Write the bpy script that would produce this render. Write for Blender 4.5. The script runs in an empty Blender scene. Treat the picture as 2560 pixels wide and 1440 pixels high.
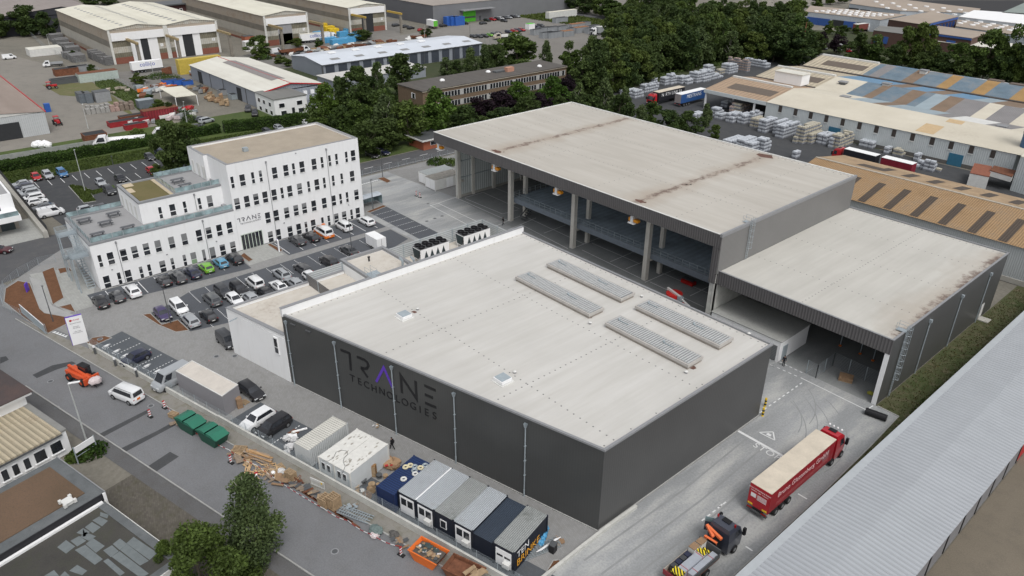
import bpy,math,random
import numpy as np
from mathutils import Vector,Matrix
R=math.radians
random.seed(7)
sc=bpy.context.scene
COL=sc.collection
# ---------------------------------------------------------------- camera (metres; X and Y follow the estate's building grid)
FPX,YAW,PITCH,ROLL=1866.117,2.4154410,0.4796230,0.0087223
CAM=Vector((37.0761,-45.2891,58.7117))
fw=Vector((math.cos(YAW)*math.cos(PITCH),math.sin(YAW)*math.cos(PITCH),-math.sin(PITCH)))
rt=Vector((math.sin(YAW),-math.cos(YAW),0));up=rt.cross(fw)
rt2=math.cos(ROLL)*rt +math.sin(ROLL)*up;up2=-math.sin(ROLL)*rt +math.cos(ROLL)*up
cd=bpy.data.cameras.new('camera');cam=bpy.data.objects.new('camera',cd);COL.objects.link(cam)
cam.matrix_world=Matrix(((rt2.x,up2.x,-fw.x,CAM.x),(rt2.y,up2.y,-fw.y,CAM.y),(rt2.z,up2.z,-fw.z,CAM.z),(0,0,0,1)))
cd.sensor_width=36;cd.lens=FPX/2560*36;cd.clip_end=3000;cd.clip_start=1
sc.camera=cam
# ---------------------------------------------------------------- daylight: overcast
w=bpy.data.worlds.new("World");sc.world=w;w.use_nodes=True
wn=w.node_tree;bg=wn.nodes['Background']
sky=wn.nodes.new('ShaderNodeTexSky');sky.sky_type='NISHITA';sky.sun_disc=False
SUN_EL,SUN_AZ=R(58),R(-20)          # azimuth measured from +X towards +Y
sky.sun_elevation=SUN_EL;sky.sun_rotation=R(90)-SUN_AZ;sky.dust_density=4;sky.air_density=1;sky.ozone_density=1
hs=wn.nodes.new('ShaderNodeHueSaturation');hs.inputs['Saturation'].default_value=0.18
wn.links.new(sky.outputs[0],hs.inputs['Color']);wn.links.new(hs.outputs[0],bg.inputs[0]);bg.inputs[1].default_value=0.14
sd=bpy.data.lights.new('sun','SUN');sd.energy=0.8;sd.angle=R(22);sd.color=(1,.965,.92)
so=bpy.data.objects.new('sun',sd);COL.objects.link(so)
sv=Vector((math.cos(SUN_EL)*math.cos(SUN_AZ),math.cos(SUN_EL)*math.sin(SUN_AZ),math.sin(SUN_EL)))
so.rotation_euler=sv.to_track_quat('Z','Y').to_euler()
sc.view_settings.view_transform='Standard';sc.view_settings.look='None'
sc.view_settings.exposure=0.22;sc.view_settings.gamma=1
# ---------------------------------------------------------------- picking: turns a point of the photograph into its place in the world
def ray(u,v): return fw*FPX +rt2*(u-1280)-up2*(v-720)
def G(u,v,z=0.0):
    d=ray(u,v);t=(z-CAM.z)/d.z;return (CAM.x+d.x*t,CAM.y+d.y*t)
def onx(u,v,X):
    d=ray(u,v);t=(X-CAM.x)/d.x;return (CAM.y+d.y*t,CAM.z+d.z*t)
def ony(u,v,Y):
    d=ray(u,v);t=(Y-CAM.y)/d.y;return (CAM.x+d.x*t,CAM.z+d.z*t)
SA=math.atan2(11.67,45.91)           # the street runs at this angle to the grid
SE=Vector((math.cos(SA),math.sin(SA),0));SN=Vector((-SE.y,SE.x,0))
def onfront(u,v,off=0.0):             # on the vertical plane of the hall's street wall -> (s along, z)
    d=ray(u,v);o=SN*(-off);t=(o-CAM).dot(SN)/d.dot(SN);q=CAM+d*t;return ((q-o).dot(SE),q.z)
def street(s,n): q=SE*s +SN*n;return (q.x,q.y)     # street frame: s along, n across (towards the site)
def tost(x,y): q=Vector((x,y,0));return (q.dot(SE),q.dot(SN))
# ---------------------------------------------------------------- materials
class NT:
    def __init__(s,m):
        s.t=m.node_tree;s.b=s.t.nodes['Principled BSDF']
    def n(s,ty,**kw):
        x=s.t.nodes.new(ty)
        for k,v in kw.items(): setattr(x,k,v)
        return x
    def put(s,sock,v):
        if isinstance(v,bpy.types.NodeSocket): s.t.links.new(v,sock)
        elif v is not None: sock.default_value=v
    def m(s,op,a,b=None,clamp=False):
        x=s.n('ShaderNodeMath',operation=op,use_clamp=clamp);s.put(x.inputs[0],a);s.put(x.inputs[1],b);return x.outputs[0]
    def mix(s,f,a,b):
        x=s.n('ShaderNodeMix',data_type='RGBA');s.put(x.inputs[0],f);s.put(x.inputs[6],c4(a));s.put(x.inputs[7],c4(b));return x.outputs[2]
    def noise(s,scale,detail=4,rough=.55,vec=None):
        x=s.n('ShaderNodeTexNoise');x.inputs['Scale'].default_value=scale;x.inputs['Detail'].default_value=detail;x.inputs['Roughness'].default_value=rough
        if vec is not None: s.put(x.inputs['Vector'],vec)
        return x.outputs['Fac']
    def rng(s,v,a,b,lo=0.,hi=1.):
        x=s.n('ShaderNodeMapRange');x.clamp=True
        s.put(x.inputs[0],v);x.inputs[1].default_value=a;x.inputs[2].default_value=b;x.inputs[3].default_value=lo;x.inputs[4].default_value=hi;return x.outputs[0]
    def pos(s,rz=0.0,scale=(1,1,1),obj=False):
        if obj: p=s.n('ShaderNodeTexCoord').outputs['Object']
        else: p=s.n('ShaderNodeNewGeometry').outputs['Position']
        if rz or scale != (1,1,1):
            mp=s.n('ShaderNodeMapping');s.put(mp.inputs[0],p);mp.inputs['Rotation'].default_value=(0,0,rz);mp.inputs['Scale'].default_value=scale;p=mp.outputs[0]
        return p
    def xyz(s,p):
        x=s.n('ShaderNodeSeparateXYZ');s.put(x.inputs[0],p);return x.outputs
    def bump(s,h,st=.3,dist=.05):
        x=s.n('ShaderNodeBump');x.inputs['Strength'].default_value=st;x.inputs['Distance'].default_value=dist;s.put(x.inputs['Height'],h);s.put(s.b.inputs['Normal'],x.outputs[0])
    def col(s,c): s.put(s.b.inputs['Base Color'],c)
def c4(c): return (c[0],c[1],c[2],1.0) if isinstance(c,tuple) and len(c)==3 else c
def newmat(name,rough=.7,metal=0.0):
    m=bpy.data.materials.new(name);m.use_nodes=True;b=m.node_tree.nodes['Principled BSDF']
    b.inputs['Roughness'].default_value=rough;b.inputs['Metallic'].default_value=metal;b.inputs['Specular IOR Level'].default_value=.35
    return m
MC={}
def mat(name,c,rough=.7,var=.12,scale=1.5,metal=0.0,spec=None,bump=0.0):
    """paint, plastic, concrete ...: one colour with uneven tone"""
    if name in MC: return MC[name]
    m=newmat(name,rough,metal);t=NT(m)
    n1=t.noise(scale,5,.6,t.pos());n2=t.noise(scale*9,3,.6,t.pos())
    f=t.rng(t.m('ADD',t.m('MULTIPLY',n1,.7),t.m('MULTIPLY',n2,.3)),.32,.68)
    lo=tuple(x*(1-var) for x in c);hi=tuple(min(1,x*(1+var)) for x in c)
    t.col(t.mix(f,lo,hi))
    if spec is not None: t.b.inputs['Specular IOR Level'].default_value=spec
    if bump: t.bump(n2,bump,.03)
    MC[name]=m;return m
def mat_rib(name,c,axis=0,period=.3,depth=.25,rz=0.0,rough=.5,var=.08,dirt=None,bump=.6,metal=0.0,obj=False):
    """profiled sheet: ribs repeating along one axis of the world (or of the object)"""
    if name in MC: return MC[name]
    m=newmat(name,rough,metal);t=NT(m)
    p=t.xyz(t.pos(rz,obj=obj));a=p[axis]
    s_=t.m('SINE',t.m('MULTIPLY',a,2*math.pi/period));h=t.rng(s_,-.6,.6)
    n1=t.noise(.25,6,.65,t.pos());n2=t.noise(3.0,4,.6,t.pos())
    base=t.mix(t.rng(n1,.3,.7),tuple(x*(1-var) for x in c),tuple(min(1,x*(1+var)) for x in c))
    rib=t.mix(h,tuple(x*(1-depth) for x in c),c)
    k=t.n('ShaderNodeMix',data_type='RGBA',blend_type='MULTIPLY');k.inputs[0].default_value=1
    t.put(k.inputs[6],base);t.put(k.inputs[7],t.mix(h,(1-depth,)*3,(1.,1.,1.)));o=k.outputs[2]  # groove shade put into the colour: rib valleys are darkened
    if dirt:
        o=t.mix(t.rng(t.m('MULTIPLY',n1,t.m('ADD',n2,.5)),.48,.75,0,.8),o,dirt)
    t.col(o);t.bump(h,bump,period*.2)
    MC[name]=m;return m
def mat_paver(name,c,bx=.4,by=.2,rz=0.0,var=.07,gap=.78,dirt=(.1,.09,.07),scale=.12,dirtamt=.25,rough=.85):
    if name in MC: return MC[name]
    m=newmat(name,rough);t=NT(m)
    b=t.n('ShaderNodeTexBrick');t.put(b.inputs['Vector'],t.pos(rz))
    b.inputs['Scale'].default_value=1.0;b.inputs['Brick Width'].default_value=bx;b.inputs['Row Height'].default_value=by
    b.inputs['Mortar Size'].default_value=.012;b.inputs['Bias'].default_value=0.0
    b.inputs['Color1'].default_value=c4(tuple(x*(1-var) for x in c));b.inputs['Color2'].default_value=c4(tuple(x*(1+var) for x in c))
    b.inputs['Mortar'].default_value=c4(tuple(x*gap for x in c))
    n1=t.noise(scale,7,.62,t.pos());n2=t.noise(scale*8,4,.6,t.pos())
    o=t.mix(t.rng(n1,.35,.7,0,.3),b.outputs['Color'],tuple(x*1.25 for x in c))
    o=t.mix(t.rng(n2,.45,.8,0,dirtamt),o,dirt)
    t.col(o);MC[name]=m;return m
def mat_ground(name,c1,c2,c3,s1=.05,s2=.6,rough=.9,bump=.3,streak=None,k3=.5):
    """three-tone ground: asphalt, dirt, concrete, grass"""
    if name in MC: return MC[name]
    m=newmat(name,rough);t=NT(m)
    P_=t.pos(streak[0],(1,streak[1],1)) if streak else t.pos()
    n1=t.noise(s1,8,.6,P_);n2=t.noise(s2,6,.65,P_);n3=t.noise(s2*14,3,.7,t.pos())
    o=t.mix(t.rng(n1,.35,.65),c1,c2);o=t.mix(t.rng(n2,.48,.72,0,k3),o,c3)
    k=t.n('ShaderNodeMix',data_type='RGBA',blend_type='MULTIPLY');k.inputs[0].default_value=1
    t.put(k.inputs[6],o);t.put(k.inputs[7],t.mix(t.rng(n3,.25,.75),(.8,.8,.8),(1.15,1.15,1.15)));t.col(k.outputs[2])
    if bump: t.bump(n3,bump,.04)
    MC[name]=m;return m
def mat_roof(name,c,c2,rust=(.28,.2,.15),rustamt=.0,sx=.08,sy=.9,lines=None,rz=0.0,seam=0.0):
    """membrane roof: long pale streaks, puddle marks; lines = rows of dark stains [(x, half width)]"""
    if name in MC: return MC[name]
    m=newmat(name,.75);t=NT(m)
    p0=t.pos();n1=t.noise(1,7,.62,t.pos(rz,(sx,sy,1)));n2=t.noise(.09,6,.6,p0);n3=t.noise(1.7,5,.7,p0)
    o=t.mix(t.rng(n1,.35,.68),c,c2);o=t.mix(t.rng(n2,.42,.75,0,.5),o,tuple(x*.86 for x in c))
    o=t.mix(t.rng(n3,.62,.82,0,.35),o,(c[0]*.72,c[1]*.66,c[2]*.6))
    lap=t.rng(t.m('ABSOLUTE',t.m('SINE',t.m('MULTIPLY',t.xyz(p0)[0 if sx >sy else 1],math.pi/1.55))),.0,.06,.13,0);o=t.mix(t.m('MULTIPLY',lap,t.rng(n1,.3,.6)),o,tuple(x*.72 for x in c))
    if rustamt: o=t.mix(t.rng(t.m('MULTIPLY',n2,n3),.3,.45,0,rustamt),o,rust)
    X=t.xyz(p0)
    for (ax,x0,hw,y0,y1) in (lines or []):
        oth=1-ax
        d=t.m('ABSOLUTE',t.m('SUBTRACT',X[ax],x0))
        wob=t.noise(.6,5,.7,p0)
        f=t.m('MULTIPLY',t.rng(t.m('SUBTRACT',t.m('MULTIPLY',wob,hw*2.6),d),hw*.35,hw*1.0),t.rng(t.noise(.33,4,.75,p0),.44,.56,.15,1))
        g_=t.m('MULTIPLY',t.rng(X[oth],y0,y0+1.5),t.rng(X[oth],y1-1.5,y1,1,0))
        halo=t.rng(t.m('SUBTRACT',t.m('MULTIPLY',n2,hw*9),d),hw*1,hw*5,0,.55)
        o=t.mix(t.m('MULTIPLY',halo,g_),o,(c[0]*.78,c[1]*.66,c[2]*.56))
        o=t.mix(t.m('MULTIPLY',t.m('MULTIPLY',f,g_),.9),o,(.15,.105,.085))
    t.col(o);MC[name]=m;return m
def mat_glass(name,c=(.02,.025,.03),rough=.08):
    if name in MC: return MC[name]
    m=newmat(name,rough);t=NT(m);t.b.inputs['Specular IOR Level'].default_value=.85
    t.col(t.mix(t.rng(t.noise(.7,3,.5,t.pos()),.35,.7),c,tuple(x*2.2+.004 for x in c)));MC[name]=m;return m  # noise lightens the glass colour in place of reflections
def mat_leaf(name,dark,light,tint=(.12,.14,.03)):
    if name in MC: return MC[name]
    m=newmat(name,.65);t=NT(m);g=t.n('ShaderNodeNewGeometry');oi=t.n('ShaderNodeObjectInfo')
    n=t.noise(.32,3,.5,g.outputs['Position'])
    f=t.m('ADD',t.m('MULTIPLY',g.outputs['Random Per Island'],.55),t.m('MULTIPLY',t.rng(n,.35,.65),.55))
    o=t.mix(t.m('MULTIPLY',f,f),dark,light)
    o=t.mix(t.m('MULTIPLY',oi.outputs['Random'],.42),o,tint)
    t.col(o);t.b.inputs['Specular IOR Level'].default_value=.2
    tr=t.n('ShaderNodeBsdfTranslucent');t.put(tr.inputs[0],o);ms=t.n('ShaderNodeMixShader');ms.inputs[0].default_value=.22
    out=t.t.nodes['Material Output'];t.t.links.new(t.b.outputs[0],ms.inputs[1]);t.t.links.new(tr.outputs[0],ms.inputs[2]);t.t.links.new(ms.outputs[0],out.inputs[0])
    MC[name]=m;return m
# ---------------------------------------------------------------- mesh collector
class MB:
    def __init__(s): s.v=[];s.f=[];s.m=[];s.fr=None
    def frame(s,x=0,y=0,z=0,rz=0.0): s.fr=(x,y,z,math.cos(rz),math.sin(rz)) if (x or y or z or rz) else None;return s
    def add(s,vs,fs,m=0):
        b=len(s.v)
        if s.fr:
            x0,y0,z0,c,n=s.fr;vs=[(x0+x*c-y*n,y0+x*n+y*c,z0+z) for x,y,z in vs]
        s.v += [tuple(v) for v in vs]
        for f in fs: s.f.append([b+i for i in f]);s.m.append(m)
        return s
    def box(s,x0,x1,y0,y1,z0,z1,m=0,mt=None):
        fs=[(0,3,2,1),(0,1,5,4),(1,2,6,5),(2,3,7,6),(3,0,4,7)]
        vs=[(x0,y0,z0),(x1,y0,z0),(x1,y1,z0),(x0,y1,z0),(x0,y0,z1),(x1,y0,z1),(x1,y1,z1),(x0,y1,z1)]
        s.add(vs,fs,m);s.f.append([len(s.v)-8+i for i in (4,5,6,7)]);s.m.append(m if mt is None else mt);return s
    def prism(s,poly,z0,z1,m=0,mt=None):
        n=len(poly);a=sum(poly[i][0]*poly[(i+1) % n][1]-poly[(i+1) % n][0]*poly[i][1] for i in range(n))
        if a <0: poly=list(reversed(poly))
        vs=[(x,y,z0) for x,y in poly]+[(x,y,z1) for x,y in poly]
        s.add(vs,[(i,(i+1) % n,n+(i+1) % n,n+i) for i in range(n)]+[tuple(range(n-1,-1,-1))],m)
        b=len(s.v)-2*n;s.f.append([b+n+i for i in range(n)]);s.m.append(m if mt is None else mt);return s
    def poly(s,pts,m=0): return s.add(pts,[tuple(range(len(pts)))],m)
    def sheet(s,poly,z,m=0):
        n=len(poly);a=sum(poly[i][0]*poly[(i+1) % n][1]-poly[(i+1) % n][0]*poly[i][1] for i in range(n))
        if a <0: poly=list(reversed(poly))
        return s.add([(x,y,z) for x,y in poly],[tuple(range(n))],m)
    def tube(s,p,q,r,r2=None,n=6,m=0,cap=True):
        p=Vector(p);q=Vector(q);r2=r if r2 is None else r2;d=(q-p)
        if d.length <1e-6: return s
        d.normalize();a=d.orthogonal().normalized();b=d.cross(a);vs=[]
        for (c,rr) in ((p,r),(q,r2)):
            for i in range(n):
                t=2*math.pi*(i+.5)/n;vs.append(tuple(c+a*math.cos(t)*rr+b*math.sin(t)*rr))
        fs=[(i,(i+1) % n,n+(i+1) % n,n+i) for i in range(n)]
        if cap: fs += [tuple(range(n-1,-1,-1)),tuple(range(n,2*n))]
        return s.add(vs,fs,m)
    def bar(s,p,q,w,h,m=0):     # rectangular bar, w across, h in height
        p=Vector(p);q=Vector(q);d=(q-p).normalized();a=Vector((0,0,1)).cross(d)
        a=Vector((1,0,0)) if a.length <1e-4 else a.normalized();b=d.cross(a);vs=[]
        for c in (p,q):
            for i,j in ((-1,-1),(1,-1),(1,1),(-1,1)): vs.append(tuple(c+a*i*w/2+b*j*h/2))
        return s.add(vs,[(0,3,2,1),(4,5,6,7),(0,1,5,4),(1,2,6,5),(2,3,7,6),(3,0,4,7)],m)
    def ball(s,c,r,m=0,nu=8,nv=5,jit=0.0,flat=None):
        rx,ry,rz=(r,r,r) if not isinstance(r,tuple) else r;vs=[(c[0],c[1],c[2]+rz)];fs=[]
        for j in range(1,nv):
            for i in range(nu):
                t=math.pi*j/nv;p=2*math.pi*i/nu;k=1+random.uniform(-jit,jit)
                vs.append((c[0]+rx*k*math.sin(t)*math.cos(p),c[1]+ry*k*math.sin(t)*math.sin(p),c[2]+rz*k*math.cos(t)))
        vs.append((c[0],c[1],c[2]-rz));L=len(vs)-1
        for i in range(nu): fs.append((0,1+i,1+(i+1) % nu));fs.append((L,L-nu+(i+1) % nu,L-nu+i))
        for j in range(nv-2):
            for i in range(nu): a=1+j*nu;fs.append((a+i,a+nu+i,a+nu+(i+1) % nu,a+(i+1) % nu))
        return s.add(vs,fs,m)
    def mesh(s,name,mats):
        me=bpy.data.meshes.new(name);me.from_pydata(s.v,[],s.f)
        for x in (mats if isinstance(mats,(list,tuple)) else [mats]): me.materials.append(x)
        if any(s.m): me.polygons.foreach_set('material_index',s.m)
        me.update();return me
    def build(s,name,mats,parent=None,smooth=False):
        me=s.mesh(name,mats)
        if smooth: me.polygons.foreach_set('use_smooth',[True]*len(me.polygons))
        o=bpy.data.objects.new(name,me);COL.objects.link(o)
        if parent is not None: o.parent=parent
        return o
def tag(o,label=None,cat=None,group=None,kind=None):
    if label: o['label']=label
    if cat: o['category']=cat
    if group: o['group']=group
    if kind: o['kind']=kind
    return o
def thing(name,label,cat,loc=(0,0,0),rz=0.0,group=None):
    o=bpy.data.objects.new(name,None);COL.objects.link(o);o.location=loc if len(loc)==3 else (loc[0],loc[1],0);o.rotation_euler=(0,0,rz);o.empty_display_size=.3
    return tag(o,label,cat,group)
def inst(me,name,parent,loc=(0,0,0),rz=0.0,sc_=None,m=None):
    o=bpy.data.objects.new(name,me);COL.objects.link(o);o.parent=parent;o.location=loc;o.rotation_euler=(0,0,rz)
    if sc_: o.scale=sc_ if isinstance(sc_,tuple) else (sc_,)*3
    if m is not None: o.material_slots[0].link='OBJECT';o.material_slots[0].material=m
    return o
def copy_tree(o,parent=None):
    c=o.copy();COL.objects.link(c);c.parent=parent
    for ch in list(o.children): copy_tree(ch,c)
    return c
def struct(name,mb,m): return tag(mb.build(name,m),kind='structure')
def stuff(name,mb,m,label=None,cat=None): return tag(mb.build(name,m),label,cat,kind='stuff')
def text_mesh(s,size,depth=.02,bold=0.0,align='CENTER',spacing=1.0):
    cu=bpy.data.curves.new('lettering','FONT');cu.body=s;cu.size=size;cu.extrude=depth/2;cu.offset=bold;cu.align_x=align;cu.align_y='CENTER';cu.space_character=spacing
    o=bpy.data.objects.new('lettering',cu);COL.objects.link(o);dg=bpy.context.evaluated_depsgraph_get();dg.update()
    me=bpy.data.meshes.new_from_object(o.evaluated_get(dg));bpy.data.objects.remove(o);bpy.data.curves.remove(cu);return me
def text(s,size,origin,right,upv,m,parent=None,name='lettering',depth=.03,bold=0.0,align='CENTER',spacing=1.0):
    me=text_mesh(s,size,depth,bold,align,spacing);me.materials.clear();me.materials.append(m);me.name=name
    r_=Vector(right).normalized();u_=Vector(upv).normalized();n_=r_.cross(u_)
    M=Matrix(((r_.x,u_.x,n_.x,origin[0]),(r_.y,u_.y,n_.y,origin[1]),(r_.z,u_.z,n_.z,origin[2]),(0,0,0,1)))
    me.transform(M);o=bpy.data.objects.new(name,me);COL.objects.link(o)
    if parent is not None:
        o.parent=parent
        if parent.type =='EMPTY': o.matrix_parent_inverse=(Matrix.Translation(parent.location) @ parent.rotation_euler.to_matrix().to_4x4()).inverted()
    return o
# ---------------------------------------------------------------- shared materials
M={}
def white_render():
    m=newmat('white_render',.8);t=NT(m);a=t.noise(1.6,5,.6,t.pos(0,(1,1,.12)));b=t.noise(.35,5,.6,t.pos())
    o=t.mix(t.rng(a,.52,.8,0,.5),(.80,.805,.81),(.66,.66,.65));t.col(t.mix(t.rng(b,.4,.75,0,.3),o,(.72,.725,.73)));MC['white_render']=m;return m
M['white']=white_render()
M['whitedirty']=mat('dirty_white_paint',(.62,.62,.60),.7,.12,.8)
M['cap']=mat('grey_metal_coping',(.25,.255,.265),.5,.06)
M['dark']=mat('opening_shade',(.03,.032,.035),.8)  # shade of open gates and bins put into a near-black colour
M['win']=mat_glass('window_glass',(.014,.016,.02))
M['glassbal']=mat_glass('balustrade_glass',(.16,.215,.225),.15)
M['blind']=mat('grey_blind',(.2,.205,.21),.8)
M['steel']=mat('galvanised_steel',(.36,.41,.44),.45,.1,4,.3)
M['darksteel']=mat('dark_grey_steel',(.09,.095,.10),.5,.1,4)
M['black']=mat('black_paint',(.012,.012,.014),.45,.2)
M['rubber']=mat('tyre_rubber',(.018,.018,.019),.85)
M['rim']=mat('alloy_rim',(.3,.31,.32),.35,.1,4,.5)
M['purple']=mat('purple_paint',(.11,.045,.42),.5)
M['red']=mat('red_paint',(.42,.02,.025),.45)
M['orange']=mat('orange_paint',(.72,.17,.02),.5)
M['yellow']=mat('yellow_paint',(.72,.5,.03),.5)
M['wood']=mat('bare_timber',(.34,.245,.15),.8,.3,3)
M['card']=mat('brown_cardboard',(.27,.175,.105),.85,.2,3)
M['conc']=mat('cast_concrete',(.40,.39,.355),.85,.12,.7)
M['concl']=mat('pale_concrete_wall',(.50,.50,.47),.85,.16,1.1)
M['line']=mat('white_line_paint',(.66,.67,.67),.8,.12,2)
M['rust']=mat('rusty_steel',(.16,.065,.035),.85,.4,2)
M['brick']=mat('red_brick',(.22,.085,.06),.85,.2,3)
M['lamp_red']=mat('red_light_lens',(.28,.01,.01),.3)
M['lamp_w']=mat('clear_light_lens',(.6,.62,.63),.15)
M['plate']=mat('number_plate_white',(.7,.7,.68),.5)
M['bluep']=mat('blue_paint',(.03,.11,.40),.5)
M['tarp']=mat('blue_wrapping_foil',(.08,.30,.52),.45,.2,2)
M['bark']=mat('bark',(.10,.085,.065),.9,.3,4)
M['barkw']=mat('birch_bark',(.42,.40,.36),.9,.35,5)
# ================================================================ ground, roads, paving
asph=mat_ground('street_asphalt',(.155,.159,.167),(.19,.194,.203),(.135,.133,.13),.06,.5,k3=.35)
asph2=mat_ground('old_asphalt',(.075,.078,.083),(.10,.10,.105),(.13,.125,.12),.06,.4)
darkasph=mat_ground('dark_asphalt',(.05,.053,.058),(.065,.067,.07),(.09,.09,.09),.08,.6)
dirt=mat_ground('yard_dirt',(.22,.205,.185),(.175,.165,.15),(.27,.255,.23),.03,.3)
grassm=mat_ground('grass_blades',(.045,.075,.018),(.075,.11,.025),(.11,.10,.05),.1,1.2,k3=.6)
grassd=mat_ground('shaded_rough_grass',(.05,.07,.022),(.085,.085,.042),(.14,.115,.075),.12,.9,k3=.8)  # browner green than the other grass, in uneven patches
mulch=mat_ground('bark_mulch',(.13,.06,.028),(.17,.08,.04),(.08,.04,.02),.8,5,k3=.8,bump=.8)
concm=mat_ground('yard_concrete',(.235,.245,.25),(.34,.35,.355),(.46,.46,.44),.16,.30,streak=(R(-65),.25),k3=.9)
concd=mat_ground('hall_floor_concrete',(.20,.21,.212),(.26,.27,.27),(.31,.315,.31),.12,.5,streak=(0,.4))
gravel=mat_ground('pale_gravel_yard',(.25,.233,.205),(.21,.197,.175),(.16,.15,.135),.03,.3)
paver=mat_paver('grey_block_paving',(.25,.25,.247),.4,.2,SA)
paver2=mat_paver('grid_block_paving',(.225,.225,.222),.4,.2)
bayp=mat_paver('dark_bay_paving',(.085,.092,.105),.3,.15,dirtamt=.15)
baysp=mat_paver('street_bay_paving',(.088,.098,.110),.3,.15,SA,dirtamt=.15)
walkp=mat_paver('pale_plaza_paving',(.33,.335,.32),.8,.4,dirtamt=.2)
oldp=mat_paver('old_mossy_paving',(.105,.095,.08),.4,.2,SA,var=.2,dirt=(.06,.06,.03),dirtamt=.6)
kerbm=mat('kerb_stone',(.33,.33,.32),.85,.15)
Z=0.0
struct('ground',MB().sheet([(-1100,-400),(500,-400),(500,1100),(-1100,1100)],-.06),mat_ground('ground_mixed_soil',(.16,.15,.125),(.21,.195,.165),(.10,.10,.085),.012,.12))
def sheet(name,poly,z,m,px=False,zp=0.0):
    if px: poly=[G(u,v,zp) for u,v in poly]
    return struct(name,MB().sheet(poly,z),m)
def strip(mb,pts,w,z,m=0):
    for i in range(len(pts)-1):
        a=Vector((*pts[i],0));b=Vector((*pts[i+1],0));d=(b-a).normalized();n=Vector((-d.y,d.x,0))*w/2;e=d*(w*.0)
        mb.add([(*(a-n-e).xy,z),(*(b-n+e).xy,z),(*(b+n+e).xy,z),(*(a+n-e).xy,z)],[(0,1,2,3)],m)
    return mb
def kerb(pts,name='kerb',w=.15,h=.1,close=False,m=None):
    mb=MB();pts=list(pts)+([pts[0]] if close else [])
    for i in range(len(pts)-1):
        mb.bar((*pts[i],h/2-.01),(*pts[i+1],h/2-.01),w,h+.02)
    return struct(name,mb,m or kerbm)
ST=lambda s,n: street(s,n)
# street along the site's front
sheet('street_road',[ST(-140,-8.4),ST(60,-8.4+.9),ST(60,-21.1),ST(-76,-21.1),ST(-84,-27),ST(-140,-34)],-.03,asph)
sheet('side_road',[(-122.5,-60),(-112,-60),(-104,-38),(-109.5,-24),(-114.2,-10),(-114.2,200),(-122.5,200)],-.026,asph2)
sheet('verge_strip',[ST(-96,-12.6),ST(-77,-11.0),ST(60,-11.0),ST(60,-12.9),ST(-77,-13.1)],-.018,mat_ground('verge_soil',(.215,.205,.185),(.25,.24,.22),(.13,.125,.075),.2,.8,k3=.7))
sheet('far_pavement',[ST(-76,-21.1),ST(60,-21.1),ST(60,-22.9),ST(-76,-22.9)],-.012,mat_ground('pavement_tar',(.105,.105,.108),(.13,.13,.132),(.085,.08,.072),.1,.5))
sheet('forecourt_paving',[ST(-48,-22.9),ST(40,-22.9),ST(40,-60),ST(-48,-60)],-.010,oldp)
kerb([ST(-76,-21.1),ST(60,-21.1)]);kerb([ST(-96,-13.0),ST(-75,-13.0),ST(60,-13.0)])
# resurfaced patches of the street
pt=MB()
for q in ([(81,937),(130,913),(180,903),(190,908),(140,924),(92,945)],[(245,1086),(372,1022),(378,1028),(254,1094)],[(297,1123),(392,1077),(430,1056),(440,1062),(312,1130)],
          [(367,1167),(425,1129),(447,1141),(390,1179)],[(0,893),(15,890),(22,899),(0,909)]):
    pt.sheet([G(*a) for a in q],-.024)
struct('asphalt_patch',pt,darkasph)
# site surfaces
A0=(-95.5,-36.6);
sheet('yard_paving',[(-114,-24),(-108.5,-30),(-103,-35.5),(-96,-37.0),ST(-79,-10.3),ST(-20,-10.3),ST(4,-10.3),(1.5,3),(1,60),(-113.4,68),(-113.4,-20)],-.008,paver)
sheet('office_plaza_paving',[(-92.3,0),(-92.3,6.6),(-84.9,6.4),(-84.6,-.4)],.004,walkp)
sheet('terrace_paving',[(-106,-31),(-104,-24),(-93,-24),(-86.5,-26),(-86.5,-29.5),(-92.5,-30.8)],.004,walkp)
sheet('concrete_yard',[(-113,34.5),(-113,47),(-88,48.8),(-17,48.8),(-17,44),(-45.5,33.2),(-61.3,33.2),(-73.9,28.6),(-90,28),(-92,34.2)],.000,concm)
sheet('paved_apron',[(-113,47),(-89,49),(-89,64),(-108,64)],.002,paver2)
sheet('truck_yard',[(.9,-30),(12.75,-30),(12.6,23),(12.3,35),(11.9,43.9),(-20,43.9),(-47,32),(.2,30.4),(.2,7.4)],.004,concm)
kerb([(12.85,-30),(12.7,23),(12.4,35),(12.0,43.8),(9.2,43.9)])
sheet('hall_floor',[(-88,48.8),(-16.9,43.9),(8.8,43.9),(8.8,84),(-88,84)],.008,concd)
sheet('grass_strip',[(12.9,-30),(15.2,-30),(15.2,30),(17,97),(9,97),(9,44),(12.0,44),(12.75,23)],-.004,grassd)
# parking bays
def bays(name,poly,m,z=.008): sheet(name,poly,z,m);
bays('parking_bay_paving',[(-90.6,-25.6),(-86.0,-25.6),(-83.3,-.6),(-91.2,-.6),(-91.2,-25.6)],bayp)
bays('parking_bay_paving',[(-91.2,6.9),(-84.0,6.9),(-83.9,28),(-91.2,28)],bayp)
bays('parking_bay_paving',[(-78.4,-19.5),(-76.4,-20),(-68.4,-17.0),(-66.8,-9.9),(-66.8,2.5),(-76,28),(-82.2,28),(-81.6,-12),(-78.0,-19)],bayp)
bays('parking_bay_paving',[(-92.6,29.6),(-93.7,34.2),(-74.0,34.2),(-74.0,29.6)],bayp,.006)
bays('parking_bay_paving',[ST(-78.6,-11.1),ST(-79.0,-5.6),ST(-61.5,-5.6),ST(-61.5,-11.1)],baysp)
bays('parking_bay_paving',[ST(-47.2,-10.9),ST(-47.2,-5.4),ST(-26,-5.4),ST(-26,-10.9)],baysp)
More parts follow.
